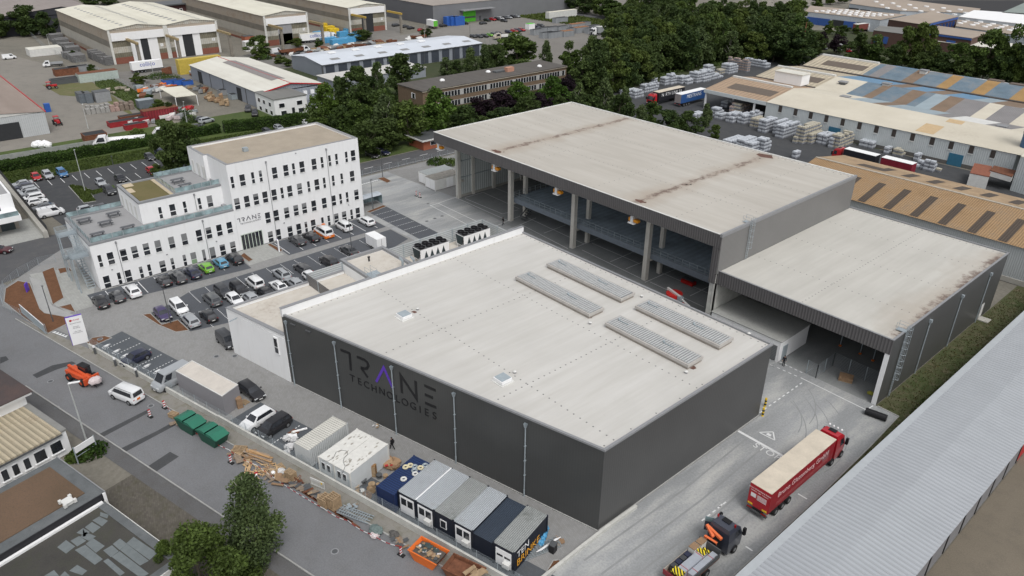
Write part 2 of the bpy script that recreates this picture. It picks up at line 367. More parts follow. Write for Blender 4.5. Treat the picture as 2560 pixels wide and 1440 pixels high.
bays('parking_bay_paving',[ST(-26,-10.9),ST(-26,-7.6),ST(3,-7.6),ST(3,-10.9)],baysp,.006)
# markings
lm=MB()
def L(p,q,w=.12,z=.018): strip(lm,[p,q],w,z)
def dashed(p,q,n,duty=.5,w=.14,z=.018):
    p=Vector(p);q=Vector(q)
    for i in range(n): L(p.lerp(q,i/n),p.lerp(q,(i+duty)/n),w,z)
for y in list(np.arange(-22.9,-1,2.62)): L((-90.8,y),(-85.6,y))
for y in list(np.arange(7.4,28,2.72)): L((-90.8,y),(-84.6,y))
for y in (-17.9,-15.2,-12.4,-9.7,-6.9,-4.2,-1.4,1.3,4.0,6.7,9.4,12.1,14.9,17.6,20.4):
    dashed((-81.4 if y >-13 else -77.9,y),(-76.2,y),11)
for y in (-13.9,-11.2,-8.4,-5.6,-2.8): dashed((-72.6,y),(-67.2,y),11)
for s in np.arange(-76.2,-60,2.68): dashed(ST(s,-10.9),ST(s,-5.8),11)
for s in np.arange(-44.6,-27,2.7): dashed(ST(s,-10.8),ST(s,-5.6),11)
for x in np.arange(-90.6,-75,2.62): dashed((x,29.8),(x,34.1),11)
# delivery yard lines
L((.1,25.57),(6.9,25.5),.38);L((-.9,42.3),(8.6,42.0),.14);L((8.6,42.0),(8.75,43.6),.14);L((-5.5,42),(-4.9,42.1));dashed((-5.3,42.1),(-1,42.25),5)
dashed((-.15,41.3),(-.2,25.9),14,.5,.16);dashed((-5,43.7),(-1,43.6),5)
dashed((6.35,13.8),(6.3,9.0),5,.55,.16);L((12.0,21.0),(10.9,21.0),.18);L((12.2,9.9),(11.4,9.9),.18);L((6.3,13.2),(6.3,12.6),.18)
tri=[(2.0,27.3),(3.1,28.7),(4.1,27.4)]
for i in range(3): L(tri[i],tri[(i+1) % 3],.16)
lm.sheet([(2.75,27.6),(3.35,27.6),(3.3,28.05),(2.8,28.05)],.018)
# hall floor lanes
for q in ([(1137,493),(1270,552)],[(1140,493),(1075,515)],[(1075,513),(1188,572)],[(1095,508),(1205,560)],[(1162,494),(1208,481)],[(1208,481),(1298,522)],[(1162,496),(1256,535)],[(1256,535),(1295,525)],[(1238,470),(1280,487)],
          [(1235,567),(1330,528)],[(1270,575),(1340,545)],[(1300,560),(1420,622)],[(1360,583),(1415,562)],[(1320,545),(1460,610)],[(1430,622),(1510,590)],[(1480,608),(1600,660)],[(1455,625),(1610,700)],[(1525,655),(1590,627)],[(1565,672),(1630,645)],[(1612,706),(1700,668)],[(1650,680),(1775,735)],[(1625,705),(1760,768)],[(1725,740),(1775,715)]):
    L(G(*q[0]),G(*q[1]),.12)
# upper car park
for i in range(16):
    y=-19.2+i*2.62
    if y <24: L((-158.6+i*.05,y),(-153.9+i*.05,y),.12,.022)
for u,v in ((253,463),(321,447),(345,439),(373,433)): x,y=G(u,v);L((x-2.2,y),(x+2.2,y),.12,.022)
# centre marks of the side road, zebra
dashed((-118.3,44),(-118.3,110),12,.45,.18,.0)
L((-114.9,-12),(-114.9,120),.14,.0)
for i in range(5): x,y=G(531/4+i*7.0,832+i*2.6);lm.sheet([(x-.35,y-.12),(x+.35,y+.15),(x-.2,y+.55)],.018)
for i in range(8): x,y=G(906+i*5.2,461-i*1.5);lm.sheet([(x-.2,y-.5),(x+.4,y),(x-.2,y+.3)],.018)
struct('painted_line',lm,M['line'])
text('STOP',1.35,(4.65,24.75,.03),(1,0,0),(0,1,0),M['line'],name='stop_marking',depth=.004,spacing=1.15)['kind']='structure'
# plug symbols of the charging bays
pl=MB()
for u,v in ((266,864),(291,877),(313,888),(367,914),(394,927)):
    x,y=G(u,v);pl.frame(x,y,0,SA+R(90));pl.box(-.35,.35,-.22,.22,.016,.02);pl.box(.35,.6,-.16,-.08,.016,.02);pl.box(.35,.6,.08,.16,.016,.02);pl.box(-.75,-.35,-.05,.05,.016,.02);pl.box(-.75,-.65,-.3,.05,.016,.02);pl.box(-.75,.1,-.42,-.32,.016,.02)
struct('charging_symbol_marking',pl,M['line'])
# mulch beds with kerbs
for q in ([(10,755),(14,722),(45,702),(75,708),(100,772),(112,783),(162,792),(172,808),(120,834),(60,795)],[(105,680),(135,668),(160,745),(132,762)],[(146,768),(178,760),(190,782)],
          [(356,787),(376,784),(405,812),(445,800),(473,826),(440,831),(395,812)],[(217,857),(230,845),(262,840),(280,845),(228,868)],[(601,640),(610,632),(633,650),(622,655)],[(668,612),(676,609),(707,625),(700,632)],
          [(915,530),(958,513),(967,516),(925,532)],[(943,446),(960,443),(978,453),(968,458)],[(1360,1440),(1383,1402),(1398,1400),(1405,1410),(1375,1440)],[(144,672),(172,668),(180,677),(150,685)]):
    P_=[G(*a) for a in q];sheet('mulch_bed',P_,.03,mulch);kerb(P_,w=.12,h=.08,close=True)
sheet('garden_path',[(73,692),(103,702),(112,735),(131,765),(190,790),(178,808),(165,795),(113,784),(100,768),(86,745),(82,715)],.02,mat_ground('path_concrete',(.33,.335,.33),(.37,.37,.365),(.28,.28,.28),.2,1),px=True)
# upper car park and greens
sheet('car_park_asphalt',[(-160.5,-24),(-160.3,26),(-152,36),(-122.6,36),(-122.6,-20.5)],-.008,darkasph)
sheet('grass_verge',[(-190,-30),(-161,-25.5),(-160.3,26),(-152,36),(-123,36),(-123,110),(-190,110)],-.014,grassm)
sheet('grass_island',[(172,465),(180,462),(205,466),(232,477),(262,469),(283,462),(290,470),(230,488),(240,503),(210,508)],.01,grassm,px=True)
kerb([G(*a) for a in ((172,466),(180,462),(205,466),(232,477),(228,484),(240,503),(210,508))],close=True)
sheet('rough_grass',[(640,130),(820,330),(905,395),(1060,350),(1200,330),(1800,420),(2560,330),(2560,90),(1500,60),(1200,130)],-.03,mat_ground('woodland_floor',(.035,.05,.02),(.06,.07,.03),(.09,.08,.05),.05,.5),px=True)
sheet('storage_yard',[(0,130),(150,170),(230,215),(380,300),(500,330),(330,380),(0,460)],-.02,gravel,px=True)
sheet('grass_patch',[(105,212),(230,205),(290,245),(350,300),(250,245),(150,238)],-.012,mat_ground('dry_yard_grass',(.10,.12,.035),(.15,.135,.07),(.2,.17,.11),.08,.6),px=True)
sheet('grass_bank',[(225,168),(245,175),(400,260),(450,330),(400,320),(330,262),(240,215)],-.010,grassm,px=True)
sheet('works_yard',[(160,165),(230,165),(300,180),(560,150),(840,80),(1000,50),(1000,130),(720,170),(480,200),(380,240),(280,215),(230,180)],-.022,mat_ground('works_yard_asphalt',(.16,.155,.145),(.2,.19,.175),(.12,.115,.11),.03,.3),px=True)
sheet('lorry_yard',[(960,95),(1290,40),(1520,60),(1530,130),(1480,180),(1180,130)],-.018,mat_ground('lorry_yard_soil',(.185,.175,.16),(.215,.205,.19),(.15,.14,.13),.03,.2),px=True)
sheet('country_road',[(1272,10),(1515,50),(1800,95),(1800,90),(1520,43),(1272,5)],-.012,asph2,px=True)
sheet('embankment_grass',[(1272,12),(1520,52),(1520,68),(1272,40)],-.014,grassm,px=True)
sheet('far_yard',[(1470,0),(1560,0),(1700,30),(1620,45),(1480,28)],-.014,dirt,px=True)
sheet('far_quarry',[(1850,0),(2100,0),(2010,20),(1900,60)],-.016,gravel,px=True)
sheet('coal_ground',[(2100,0),(2560,0),(2560,40),(2200,10)],-.012,mat('coal_dust',(.035,.035,.037),.9),px=True)
sheet('pallet_yard',[(-125,100),(-40,97),(20,97),(20,157),(-79,158.6),(-79,250),(-122,262)],-.01,darkasph)
sheet('pallet_yard_west',[(1480,330),(1535,232),(1640,205),(1760,176),(1935,150),(2010,200),(1800,330)],-.016,darkasph,px=True)
sheet('visitor_road',[(2020,130),(2130,140),(2140,160),(2030,160)],-.008,asph2,px=True)
# ================================================================ the company's own buildings
clad=mat_rib('anthracite_cladding',(.070,.072,.072),0,.5,.10,rz=0,rough=.42,var=.05,bump=.25)
cladx=mat_rib('anthracite_cladding_side',(.078,.079,.079),1,.34,.05,rough=.4,var=.06,bump=.05)
fascia=mat_rib('ribbed_fascia',(.125,.12,.122),0,.42,.24,rough=.45,var=.05,bump=.7)
sidegrey=mat_rib('ribbed_grey_side',(.20,.198,.195),1,.33,.12,rough=.5,var=.05,bump=.4)
inner=mat_rib('inner_profiled_sheet',(.60,.64,.63),1,.6,.18,rough=.55,bump=.5)
roofm=mat_roof('pale_membrane_roof',(.50,.488,.458),(.565,.555,.53),sx=.9,sy=.07)
roofb=mat_roof('cream_membrane_roof',(.43,.403,.36),(.49,.468,.425),sx=.05,sy=.6,lines=[(0,-69.2,1.0,43.5,84),(0,-34.2,1.0,43.5,84)])
roofl=mat_roof('stained_membrane_roof',(.46,.447,.41),(.52,.508,.47),sx=.8,sy=.06,lines=[(0,8.6,1.3,44,84)])
roofa=mat_roof('dusty_annex_roof',(.52,.48,.42),(.60,.57,.52),rustamt=.5,sx=.6,sy=.3)
def dots(mb,p,q,n,z,m=1,r=.085):
    p=Vector(p);q=Vector(q)
    for i in range(n+1):
        c=p.lerp(q,i/n);mb.add([(c.x-r,c.y-r,z),(c.x+r,c.y-r,z),(c.x+r,c.y+r,z),(c.x-r,c.y+r,z)],[(0,1,2,3)],m)
def parapet(name,poly,z0,z1,w,m,parent):
    """ring of coping along a polygon (counter-clockwise)"""
    n=len(poly);mb=MB();inn=[]
    for i in range(n):
        a=Vector(poly[i-1]);b=Vector(poly[i]);c=Vector(poly[(i+1) % n]);d1=(b-a).normalized();d2=(c-b).normalized()
        n1=Vector((-d1.y,d1.x));n2=Vector((-d2.y,d2.x));k=(n1+n2);k=k/max(.2,k.length_squared)*2;inn.append(tuple(b+k*w))
    for i in range(n):
        j=(i+1) % n;mb.prism([poly[i],poly[j],inn[j],inn[i]],z0,z1)
    return mb.build(name,m,parent),inn
# ---- main hall
HA,HB,HC,HD=(-45.91,-11.67),(0,0),(0,30.28),(-45.91,30.28)
ha=thing('production_hall','large low anthracite hall with pale flat roof and big lettering on its street wall','hall',(0,0,0))
wm=MB()
wm.add([(*HA,0),(*HB,0),(*HB,10.8),(*HA,10.8)],[(0,1,2,3)],0);wm.add([(*HB,0),(*HC,0),(*HC,10.8),(*HB,10.8)],[(0,1,2,3)],1)
wm.add([(*HC,0),(*HD,0),(*HD,10.8),(*HC,10.8)],[(0,1,2,3)],0);wm.add([(*HD,0),(*HA,0),(*HA,10.8),(*HD,10.8)],[(0,1,2,3)],2)
hallfront=mat_rib('anthracite_panel_front',(.066,.068,.068),0,.34,.05,rz=-SA,rough=.38,var=.06,bump=.04)
wm.build('wall',[hallfront,cladx,M['white']],ha)
rf=MB();e=.14
rf.sheet([(HA[0]+.4,HA[1]+.3),(-.15,.1),(-.15,30.1),(-45.5,30.1)],10.62)
for y in (2.0,15.8): dots(rf,(-45 if y >2 else -43.5,y,0),(-.6,y,0),int(44/.95),10.63)
for x in (-29.3,-13.4): dots(rf,(x,-7.3 if x <-20 else -3.2,0),(x,29.6,0),38,10.63)
dots(rf,(-45.1,-10.6,0),(-45.1,29.6,0),42,10.63);dots(rf,(-45,29.7,0),(-.6,29.7,0),44,10.63);dots(rf,(-.6,.6,0),(-.6,29,0),7,10.63)
rf.build('roof',[roofm,mat('fixing_plate',(.16,.16,.16),.8)],ha)
cp=MB();wd=.32
cp.frame(0,0,0,SA);cp.box(-47.37,.12,-.08,.2,10.6,10.83);cp.frame();cp.box(-.2,.1,-.05,30.36,10.6,10.85);cp.box(-45.4,-.2,30.1,30.36,10.6,10.87)
cp.build('coping',M['cap'],ha)
pw=MB();pw.box(-45.95,-45.45,-11.75,30.4,10.5,11.66,0);pw.build('parapet_wall',M['white'],ha)
pw=MB();pw.box(-46.0,-45.4,-11.8,30.45,11.66,11.72,0);pw.build('parapet_coping',M['cap'],ha)
# plinth line
mb=MB();mb.frame(0,0,0,SA);mb.box(-47.3,.05,-.14,-.01,0,.12);mb.frame();mb.box(.01,.14,-.02,30.3,0,.14);mb.build('plinth',mat('pale_plinth',(.34,.34,.33),.9),ha)
# downpipes on the street wall
for s in (-46.55,-37.65,-28.1,-18.78,-9.2):
    mb=MB();mb.frame(0,0,0,SA);mb.tube((s,-.16,.3),(s,-.16,9.55),.075,n=8);mb.tube((s,-.16,0),(s,-.16,1.0),.1,n=8);mb.add([(s-.2,-.32,10.0),(s+.2,-.32,10.0),(s+.2,0,10.0),(s-.2,0,10.0),(s-.1,-.25,9.5),(s+.1,-.25,9.5),(s+.1,-.05,9.5),(s-.1,-.05,9.5)],[(0,1,5,4),(1,2,6,5),(2,3,7,6),(3,0,4,7),(4,5,6,7)])
    for z in (3,5,7): mb.box(s-.1,s+.1,-.26,-.02,z,z+.08)
    mb.build('downpipe',M['steel'],ha)
for q in ((732,811),(770,828)):
    s,z=onfront(*q,.1);mb=MB();mb.frame(0,0,0,SA);mb.box(s-.45,s+.45,-.22,-.01,z-.06,z+.08);mb.build('wall_light',M['darksteel'],ha)
# lettering drawn from strokes on the wall plane
ZO=lambda pts: [(640+x/4,720+y/4) for x,y in pts]
LET={'T': [[(847,617),(942,655)],[(937,650),(950,822)]],
       'R': [[(1010,688),(1085,718),(1112,742),(1124,775),(1112,803),(1085,806),(1050,795)],[(1052,797),(1120,895)]],
       'A': [[(1205,937),(1278,795),(1370,1002)]],'N': [[(1461,1050),(1448,872),(1606,1108),(1596,930)]],
       'E': [[(1685,975),(1797,1025)],[(1690,1065),(1770,1098)],[(1692,1148),(1803,1195)]]}
LS={k: [[onfront(*p,.0) for p in ZO(st)] for st in v] for k,v in LET.items()}
def strokes(mb,st,w):      # flat ribbon strokes with mitred joints, in (s, z) with y = 0 plane thickness
    for pts in st:
        n=len(pts);P_=[Vector(p) for p in pts];Lp=[];Rp=[]
        for i in range(n):
            d1=(P_[i]-P_[i-1]).normalized() if i else (P_[1]-P_[0]).normalized();d2=(P_[i+1]-P_[i]).normalized() if i <n-1 else d1
            n1=Vector((-d1.y,d1.x));n2=Vector((-d2.y,d2.x));k=n1+n2;k=k/max(.5,k.length_squared)*2*(w/2);Lp.append(P_[i]+k);Rp.append(P_[i]-k)
        for i in range(n-1):
            a,b,c,d=Lp[i],Lp[i+1],Rp[i+1],Rp[i]
            vs=[(p.x,-.05,p.y) for p in (a,b,c,d)]+[(p.x,-.008,p.y) for p in (a,b,c,d)]
            mb.add(vs,[(0,1,2,3),(7,6,5,4),(0,4,5,1),(1,5,6,2),(2,6,7,3),(3,7,4,0)])
logo=thing('wall_lettering','black and violet company lettering in two lines on the anthracite street wall','lettering',(0,0,0))
for k,v in LS.items():
    mb=MB();mb.frame(0,0,0,SA);strokes(mb,v,.34);mb.build('letter',M['purple'] if k =='A' else M['black'],logo)
for ch,x,y in (('T',965,905),('E',1037,938),('C',1107,970),('H',1182,1008),('N',1262,1036),('O',1341,1077),('L',1418,1112),('O',1490,1145),('G',1573,1182),('I',1643,1217),('E',1708,1245),('S',1787,1280)):
    s,z=onfront(640+x/4,720+y/4);o=SE*s+SN*(-.035);text(ch,1.45,(o.x,o.y,z),SE,(0,0,1),M['black'],logo,'letter',.03)
# roof furniture: slatted skylights, hatches
def skylight(x0,x1,y0,y1,lab):
    t=thing('slatted_roof_skylight',lab,'skylight',(x0,y0,10.62),0,'slatted skylights on the hall roof');w_,h_=x1-x0,y1-y0
    MB().box(0,w_,0,h_,0,.35).build('upstand',mat('skylight_curb',(.30,.27,.24),.8),t)
    MB().box(-.12,w_+.12,-.12,h_+.12,.35,.72).build('frame',mat('beige_skylight_frame',(.44,.42,.395),.6),t)
    mb=MB();n=int(w_/.36)
    for i in range(n):
        
        mb.box(.15+i*.36,.15+i*.36+.20,.12,h_-.12,.725,.80,0)
    mb.build('slats',[mat('alu_slat',(.43,.44,.44),.5),M['white']],t)
    mb=MB();mb.box(.05,w_-.05,.1,h_-.1,.70,.73);mb.build('louvre_bed',mat('slat_gap',(.20,.205,.21),.6),t)
    for fx in (.06,.62): mb=MB();mb.box(w_*fx,w_*fx+1.6,h_*.55,h_*.55+.08,.8,.9);mb.ball((w_*fx,h_*.6,.95),.16);mb.build('actuator',M['steel'],t)
for a in ((-33.3,-19.1,18.0,20.6,'slatted roof skylight nearest the hall lettering on the left'),(-33.5,-19.2,24.3,26.9,'slatted roof skylight at the back edge, left of the second pair'),(-16.2,-3.5,18.0,20.7,'slatted roof skylight with a rust patch at its near right corner'),(-16.6,-3.6,24.3,27,'slatted roof skylight at the back right corner of the hall')): skylight(*a)
for (x,y,lab) in ((-35.0,.1,'small square roof hatch near the left end of the hall roof'),(-15.7,.3,'small square roof hatch in the middle of the front of the hall roof')):
    t=thing('roof_hatch',lab,'roof hatch',(x,y,10.62),0,'roof hatches');MB().box(-.95,.95,-.95,.95,0,.08).build('flashing',M['whitedirty'],t);MB().box(-.75,.75,-.75,.75,.12,.5).build('curb',M['white'],t);MB().box(-.66,.66,-.66,.66,.5,.58).build('glazing',mat('hatch_glazing',(.33,.38,.41),.25),t)
for i,(u,v) in enumerate(((1475,810),(1715,933),(1872,837),(1604,743),(1044,775),(1287,933))):
    x,y=G(u,v,10.62);t=thing('roof_vent',('round roof vent '+['beside the left skylights','at the rust stain by the right skylight','at the back right roof corner','between the two pairs of skylights','beside the left roof hatch','beside the middle roof hatch'][i]),'roof vent',(x,y,10.62),0,'round roof vents');MB().tube((0,0,0),(0,0,.25),.16,n=10).build('pipe',M['cap'],t);MB().tube((0,0,.25),(0,0,.36),.24,.1,n=10).build('cap',M['whitedirty'],t)
st_=MB();ZR_=15.85;random.seed(9)
for (u,v,a,b) in ((1730,918,.5,.45),(1475,793,.3,.2),(1036,780,.35,.3)):
    x,y=G(u,v,10.63);st_.sheet([(x-a,y-b),(x+a*.8,y-b*.7),(x+a,y+b*.4),(x+.1,y+b),(x-a*.9,y+b*.5)],10.632)
for (x,y,a,b) in ((-69.3,44.9,1.6,.8),(-34.3,82.2,2.2,1.5),(-33.9,45.2,1.3,.7)):
    st_.sheet([(x+a*math.cos(t_)*random.uniform(.6,1.1),y+b*math.sin(t_)*random.uniform(.5,1.1)) for t_ in np.linspace(0,5.8,11)],ZR_-.025)
tag(st_.build('dirt_puddle',mat('dried_rust_mud',(.13,.07,.055),.9,.4,3)),kind='stuff')
# ---- annexes west of the main parapet
an=thing('white_annex','low white rendered annex block at the left end of the anthracite hall','building',(0,0,0))
ap=[(-58.33,-14.45),(-46.02,-11.75),(-46.02,12),(-58.33,12)]
MB().prism(ap,0,6.9,0).build('wall',M['white'],an);MB().sheet([(-58,-14),(-46.1,-11.4),(-46.1,12),(-58,12)],6.92).build('roof',roofa,an)
pr=MB();pr.box(-58.33,-57.9,-14.3,4.1,6.95,7.4);pr.prism([(-58.33,-14.45),(-46.0,-11.72),(-46.0,-11.28),(-58.33,-14.0)],6.95,7.42);pr.build('parapet',M['white'],an)
pr=MB();pr.box(-58.4,-57.8,-14.3,4.1,7.44,7.5);pr.prism([(-58.42,-14.55),(-46.0,-11.8),(-46.0,-11.2),(-57.8,-13.85)],7.44,7.51);pr.build('coping',M['cap'],an)
s,z=onfront(640+205/4,720+585/4,.1)
wx,wz=(690.5,865);s,z=onfront(wx,wz,.1)
fr=MB();fr.frame(0,0,0,SA);fr.box(s-.42,s+.42,-.12,.3,z-1.35,z+1.35);fo=fr.build('window',M['white'],an)
gl=MB();gl.frame(0,0,0,SA);gl.box(s-.3,s+.3,-.16,-.11,z-1.1,z-.25);gl.box(s-.3,s+.3,-.16,-.11,z-.1,z+1.15);gl.build('pane',M['win'],fo)
s,z=onfront(592,795,.1);mb=MB();mb.frame(0,0,0,SA);mb.box(s-.1,s+.1,-1.3,-.05,z-.04,z+.04);mb.build('wall_light',M['steel'],an)
bl=thing('plant_block','white rendered plant block with grey coping behind the hall parapet','building',(0,0,0))
MB().box(-59.2,-46.1,4.3,12.2,6.9,8.5).build('wall',M['white'],bl);MB().box(-58.6,-46.2,4.9,11.6,8.5,8.54).build('roof',roofa,bl)
o,_=parapet('parapet',[(-59.2,4.3),(-46.1,4.3),(-46.1,12.2),(-59.2,12.2)],8.5,8.96,.5,M['cap'],bl)
MB().box(-52.5,-51,5.4,6.7,8.56,8.8).build('roof_hatch',mat('hatch_glazing',(.42,.47,.50),.25),bl)
mb=MB();mb.tube((-56.3,7.8,8.5),(-56.3,7.8,9.2),.13,n=8);mb.tube((-56.3,7.8,9.2),(-56.3,7.8,9.35),.22,n=8);mb.build('vent_pipe',M['black'],bl)
for (x,y) in ((-50.5,10.2),(-49.7,11.7)):
    mb=MB();mb.tube((x,y,8.5),(x,y,10.0),.18,n=8);mb.tube((x,y,9.95),(x-1.0,y+.2,10.05),.18,n=8);mb.build('duct',M['steel'],bl)
t=thing('annex_ladder','short galvanised ladder with hand rails beside the white plant block','ladder',(-47.3,2.2,6.9))
mb=MB()
for dx in (0,.5):
    for z0 in np.arange(.3,4.4,.3): pass
    mb.tube((dx,0,0),(dx,0,4.9),.03)
for k in range(14): mb.tube((0,0,.3+k*.32),(.5,0,.3+k*.32),.02)
mb.build('rungs',M['steel'],t);mb=MB();mb.box(.1,1.9,-.4,.5,4.78,4.83)
for q in ((.1,-.4),(1.9,-.4),(.1,.5),(1.9,.5)): mb.tube((*q,4.8),(*q,5.9),.025)
for z0 in (5.35,5.9): mb.tube((.1,-.4,z0),(1.9,-.4,z0),.025);mb.tube((.1,.5,z0),(1.9,.5,z0),.025)
mb.build('platform',M['steel'],t)
louv=mat_rib('louvre_panel',(.50,.53,.54),2,.34,.3,rough=.45,bump=.6)
dlouv=mat_rib('dark_louvre_panel',(.17,.165,.165),2,.3,.35,rough=.5,bump=.6)
def screen(lab,segs,z0,z1,posts=True):
    t=thing('louvre_screen',lab,'screen',(0,0,0),0,'louvre screens around the roof plant')
    for (p,q,mt) in segs:
        mb=MB();mb.bar((*p,(z0+z1)/2),(*q,(z0+z1)/2),.08,z1-z0);mb.build('louvre_panel',mt,t)
        mb=MB();d=Vector(q)-Vector(p);n=max(1,int(d.length/3.2))
        for i in range(n+1): c=Vector(p)+d*i/n;mb.box(c.x-.07,c.x+.12,c.y-.07,c.y+.07,z0,z1+.03)
        mb.build('posts',M['steel'],t)
screen('pale louvre screen with a dark return in front of the white plant block',[((-58.45,-1.8),(-58.45,4.2),louv),((-58.4,-1.8),(-51.4,-1.8),dlouv)],6.95,8.65)
screen('long pale louvre screen around the two chillers',[((-58.6,12.3),(-58.6,32.4),louv),((-58.5,32.4),(-46.2,32.4),louv)],5.4,8.35)
t=thing('plant_deck','pale deck carrying the two chillers behind the hall parapet','building',(0,0,0));MB().box(-58.55,-46.1,12.3,32.35,0,5.9).build('wall',M['white'],t);MB().sheet([(-58.5,12.3),(-46.1,12.3),(-46.1,32.3),(-58.5,32.3)],5.93).build('roof',roofa,t)
def chiller(x,y,ln,lab):
    t=thing('rooftop_chiller',lab,'chiller',(x,y,5.95),0,'chillers behind the hall parapet');wd_=2.35
    mb=MB();zb,zt=.7,2.45
    for yy in np.linspace(.1,ln-.1,5):
        for xx in (.5,wd_-.5): mb.box(xx-.07,xx+.07,yy-.07,yy+.07,0,zb)
    mb.box(.3,wd_-.3,0,ln,zb-.12,zb);mb.build('frame',M['white'],t)
    n=5;step=ln/n;mb=MB();g=MB()
    for i in range(n):
        a=i*step;b=a+step
        mb.add([(wd_,a,zt),(wd_,b,zt),(wd_,b,zb+.1),(wd_,a,zb+.1)],[(3,2,1,0)])
    for i in range(n-1):
        c=(i+1)*step;g.add([(wd_+.01,c-.42,zb+.1),(wd_+.01,c+.42,zb+.1),(wd_+.01,c,zt-.35)],[(0,1,2)])
    mb.add([(0,0,zt),(wd_,0,zt),(wd_,0,zt-.14),(0,0,zt-.14)],[(3,2,1,0)]);mb.add([(0,ln,zt),(wd_,ln,zt),(wd_-.55,ln,zb),(.55,ln,zb)],[(0,1,2,3)]);mb.add([(0,0,zt),(0,ln,zt),(.4,ln,zb),(.4,0,zb)],[(0,1,2,3)])
    g.add([(.1,-.01,zt-.14),(wd_-.1,-.01,zt-.14),(wd_-.55,-.01,zb),(.55,-.01,zb)],[(3,2,1,0)])
    mb.build('casing',M['white'],t);g.build('coil_grille',mat('coil_dark_green',(.03,.045,.05),.6),t);MB().box(.02,wd_-.02,.02,ln-.02,zt-.02,zt+.02).build('top_deck',M['darksteel'],t)
    for i in range(4):
        for xx in (.62,wd_-.62):
            yy=(i+.5)*ln/4;f_=MB();f_.tube((xx,yy,zt+.02),(xx,yy,zt+.3),.52,.56,n=14,cap=False);f_.tube((xx,yy,zt+.02),(xx,yy,zt+.2),.5,.2,n=10);f_.build('fan',M['black'],t)
chiller(-57.0,16.3,5.8,'rooftop chiller with black fans nearer the white plant block');chiller(-56.9,25.1,5.8,'rooftop chiller with black fans at the corner of the louvre screen')
# ---- open crane hall
bh=thing('open_crane_hall','tall open-fronted hall with cream flat roof and grey ribbed fascia','hall',(0,0,0))
X0,X1,Y0,Y1,ZR=-87.65,-17.06,43.38,83.9,15.85
rf=MB();rf.sheet([(X0+.2,Y0+.2),(X1-.3,Y0+.2),(X1-.3,Y1-.2),(X0+.2,Y1-.2)],ZR-.05)
for x in (-78.5,-60.8,-43.3,-26): dots(rf,(x,Y0+1,0),(x,Y1-1,0),30,ZR-.04)
for y in (55.5,69.5): dots(rf,(X0+1,y,0),(X1-1,y,0),62,ZR-.04)
dots(rf,(X0+1,Y1-1,0),(X1-1,Y1-1,0),50,ZR-.04,1,.12)
for (x,y) in ((-68.6,45.2),(-68.0,45.6),(-33.6,45.1),(-33.1,45.5),(-34,57.5),(-33.5,58),(-69.6,74),(-34,80)): dots(rf,(x,y,0),(x+.01,y,0),1,ZR-.03,2,.16)
rf.build('roof',[roofb,mat('fixing_plate',(.16,.16,.16),.8),M['black']],bh)
mb=MB();mb.box(X0,X1,Y0-.05,Y0+.12,13.75,ZR+.05);mb.build('fascia',fascia,bh)
mb=MB();mb.box(X0-.05,X1+.05,Y0-.09,Y0+.2,ZR+.05,ZR+.12);mb.box(X0-.05,X0+.25,Y0,Y1,ZR-.05,ZR+.1);mb.box(X0,X1+.05,Y1-.3,Y1+.05,ZR-.05,ZR+.13);mb.build('coping',M['whitedirty'],bh)
mb=MB();mb.box(X1-.3,X1+.08,Y0-.1,Y1+.1,ZR-.3,ZR+.22);mb.build('side_coping',M['cap'],bh)
mb=MB();mb.box(X1-.25,X1,Y0+.1,Y1,9.6,ZR-.02);mb.build('side_wall',sidegrey,bh)
mb=MB();mb.box(X1-1.25,X1-.25,Y0,Y0+.3,7.9,13.75);mb.build('corner_panel',fascia,bh)
mb=MB();mb.box(X0,X0+.12,48.9,Y1,.6,ZR-.2);mb.build('end_wall',inner,bh)
mb=MB();mb.box(X0-.02,X0+.16,48.9,Y1,0,.6);mb.build('end_plinth',M['conc'],bh)
mb=MB();mb.box(X0+.14,X1-.3,Y1-.15,Y1-.02,0,ZR-.2);mb.build('back_wall',mat('grey_back_panels',(.24,.26,.265),.7,.1),bh)
mb=MB();mb.box(X0+.14,X1-.3,49,Y1-.2,ZR-1.5,ZR-1.2);mb.build('ceiling',mat('grey_soffit',(.34,.35,.35),.7),bh)
mb=MB();mb.box(X1-.5,X1-.26,Y0+.3,Y1,0,9.9);mb.build('inner_concrete_wall',M['concl'],bh)
colx=(-88.0+.4,-70.15,-52.3,-34.7)
for i,x in enumerate(colx):
    for y,w_ in ((49.4,.42),(53.4,.36))+(((59.4,.4),(68,.4),(77,.4)) if i ==0 else ((68,.4),(78,.4))):
        z0=0;mb=MB();mb.box(x-w_,x+w_,y-w_,y+w_,z0,ZR-1.2);mb.build('column',mat('pale_column_concrete',(.60,.58,.53),.85,.1,.7),bh)
    MB().box(x-.6,x+.6,49.9,50.6,3.6,4.0).build('corbel',M['conc'],bh)
for z in (4.5,8.2,11.6): mb=MB();mb.box(X0+.13,X0+.22,49,Y1,z,z+.18);mb.build('rail',M['steel'],bh)
# mezzanine
md=mat_rib('blue_grey_deck',(.33,.40,.47),0,1.2,.12,rough=.55,bump=.1,var=.3)
mb=MB();mb.box(-69.9,X1-.5,50.15,Y1-.2,4.55,4.95,0);mb.build('mezzanine_deck',md,bh)
mb=MB();mb.box(-69.9,X1-.5,49.95,50.14,3.95,5.05);mb.box(-70.1,-69.9,50,83,3.95,5.05);mb.build('edge_beam',mat('blue_grey_beam',(.17,.20,.235),.5),bh)
mb=MB();xs=np.arange(-69.8,X1-.6,1.5)
for x in xs: mb.box(x-.025,x+.025,49.98,50.03,5.05,6.15)
for z in (5.15,5.6,6.12): mb.box(-69.8,X1-.5,49.98,50.03,z,z+.045)
for y in np.arange(50,70,1.5): mb.box(-69.95,-69.9,y-.025,y+.025,5.05,6.15)
for z in (5.6,6.12): mb.box(-69.95,-69.9,50,70,z,z+.045)
mb.build('railing',M['steel'],bh)
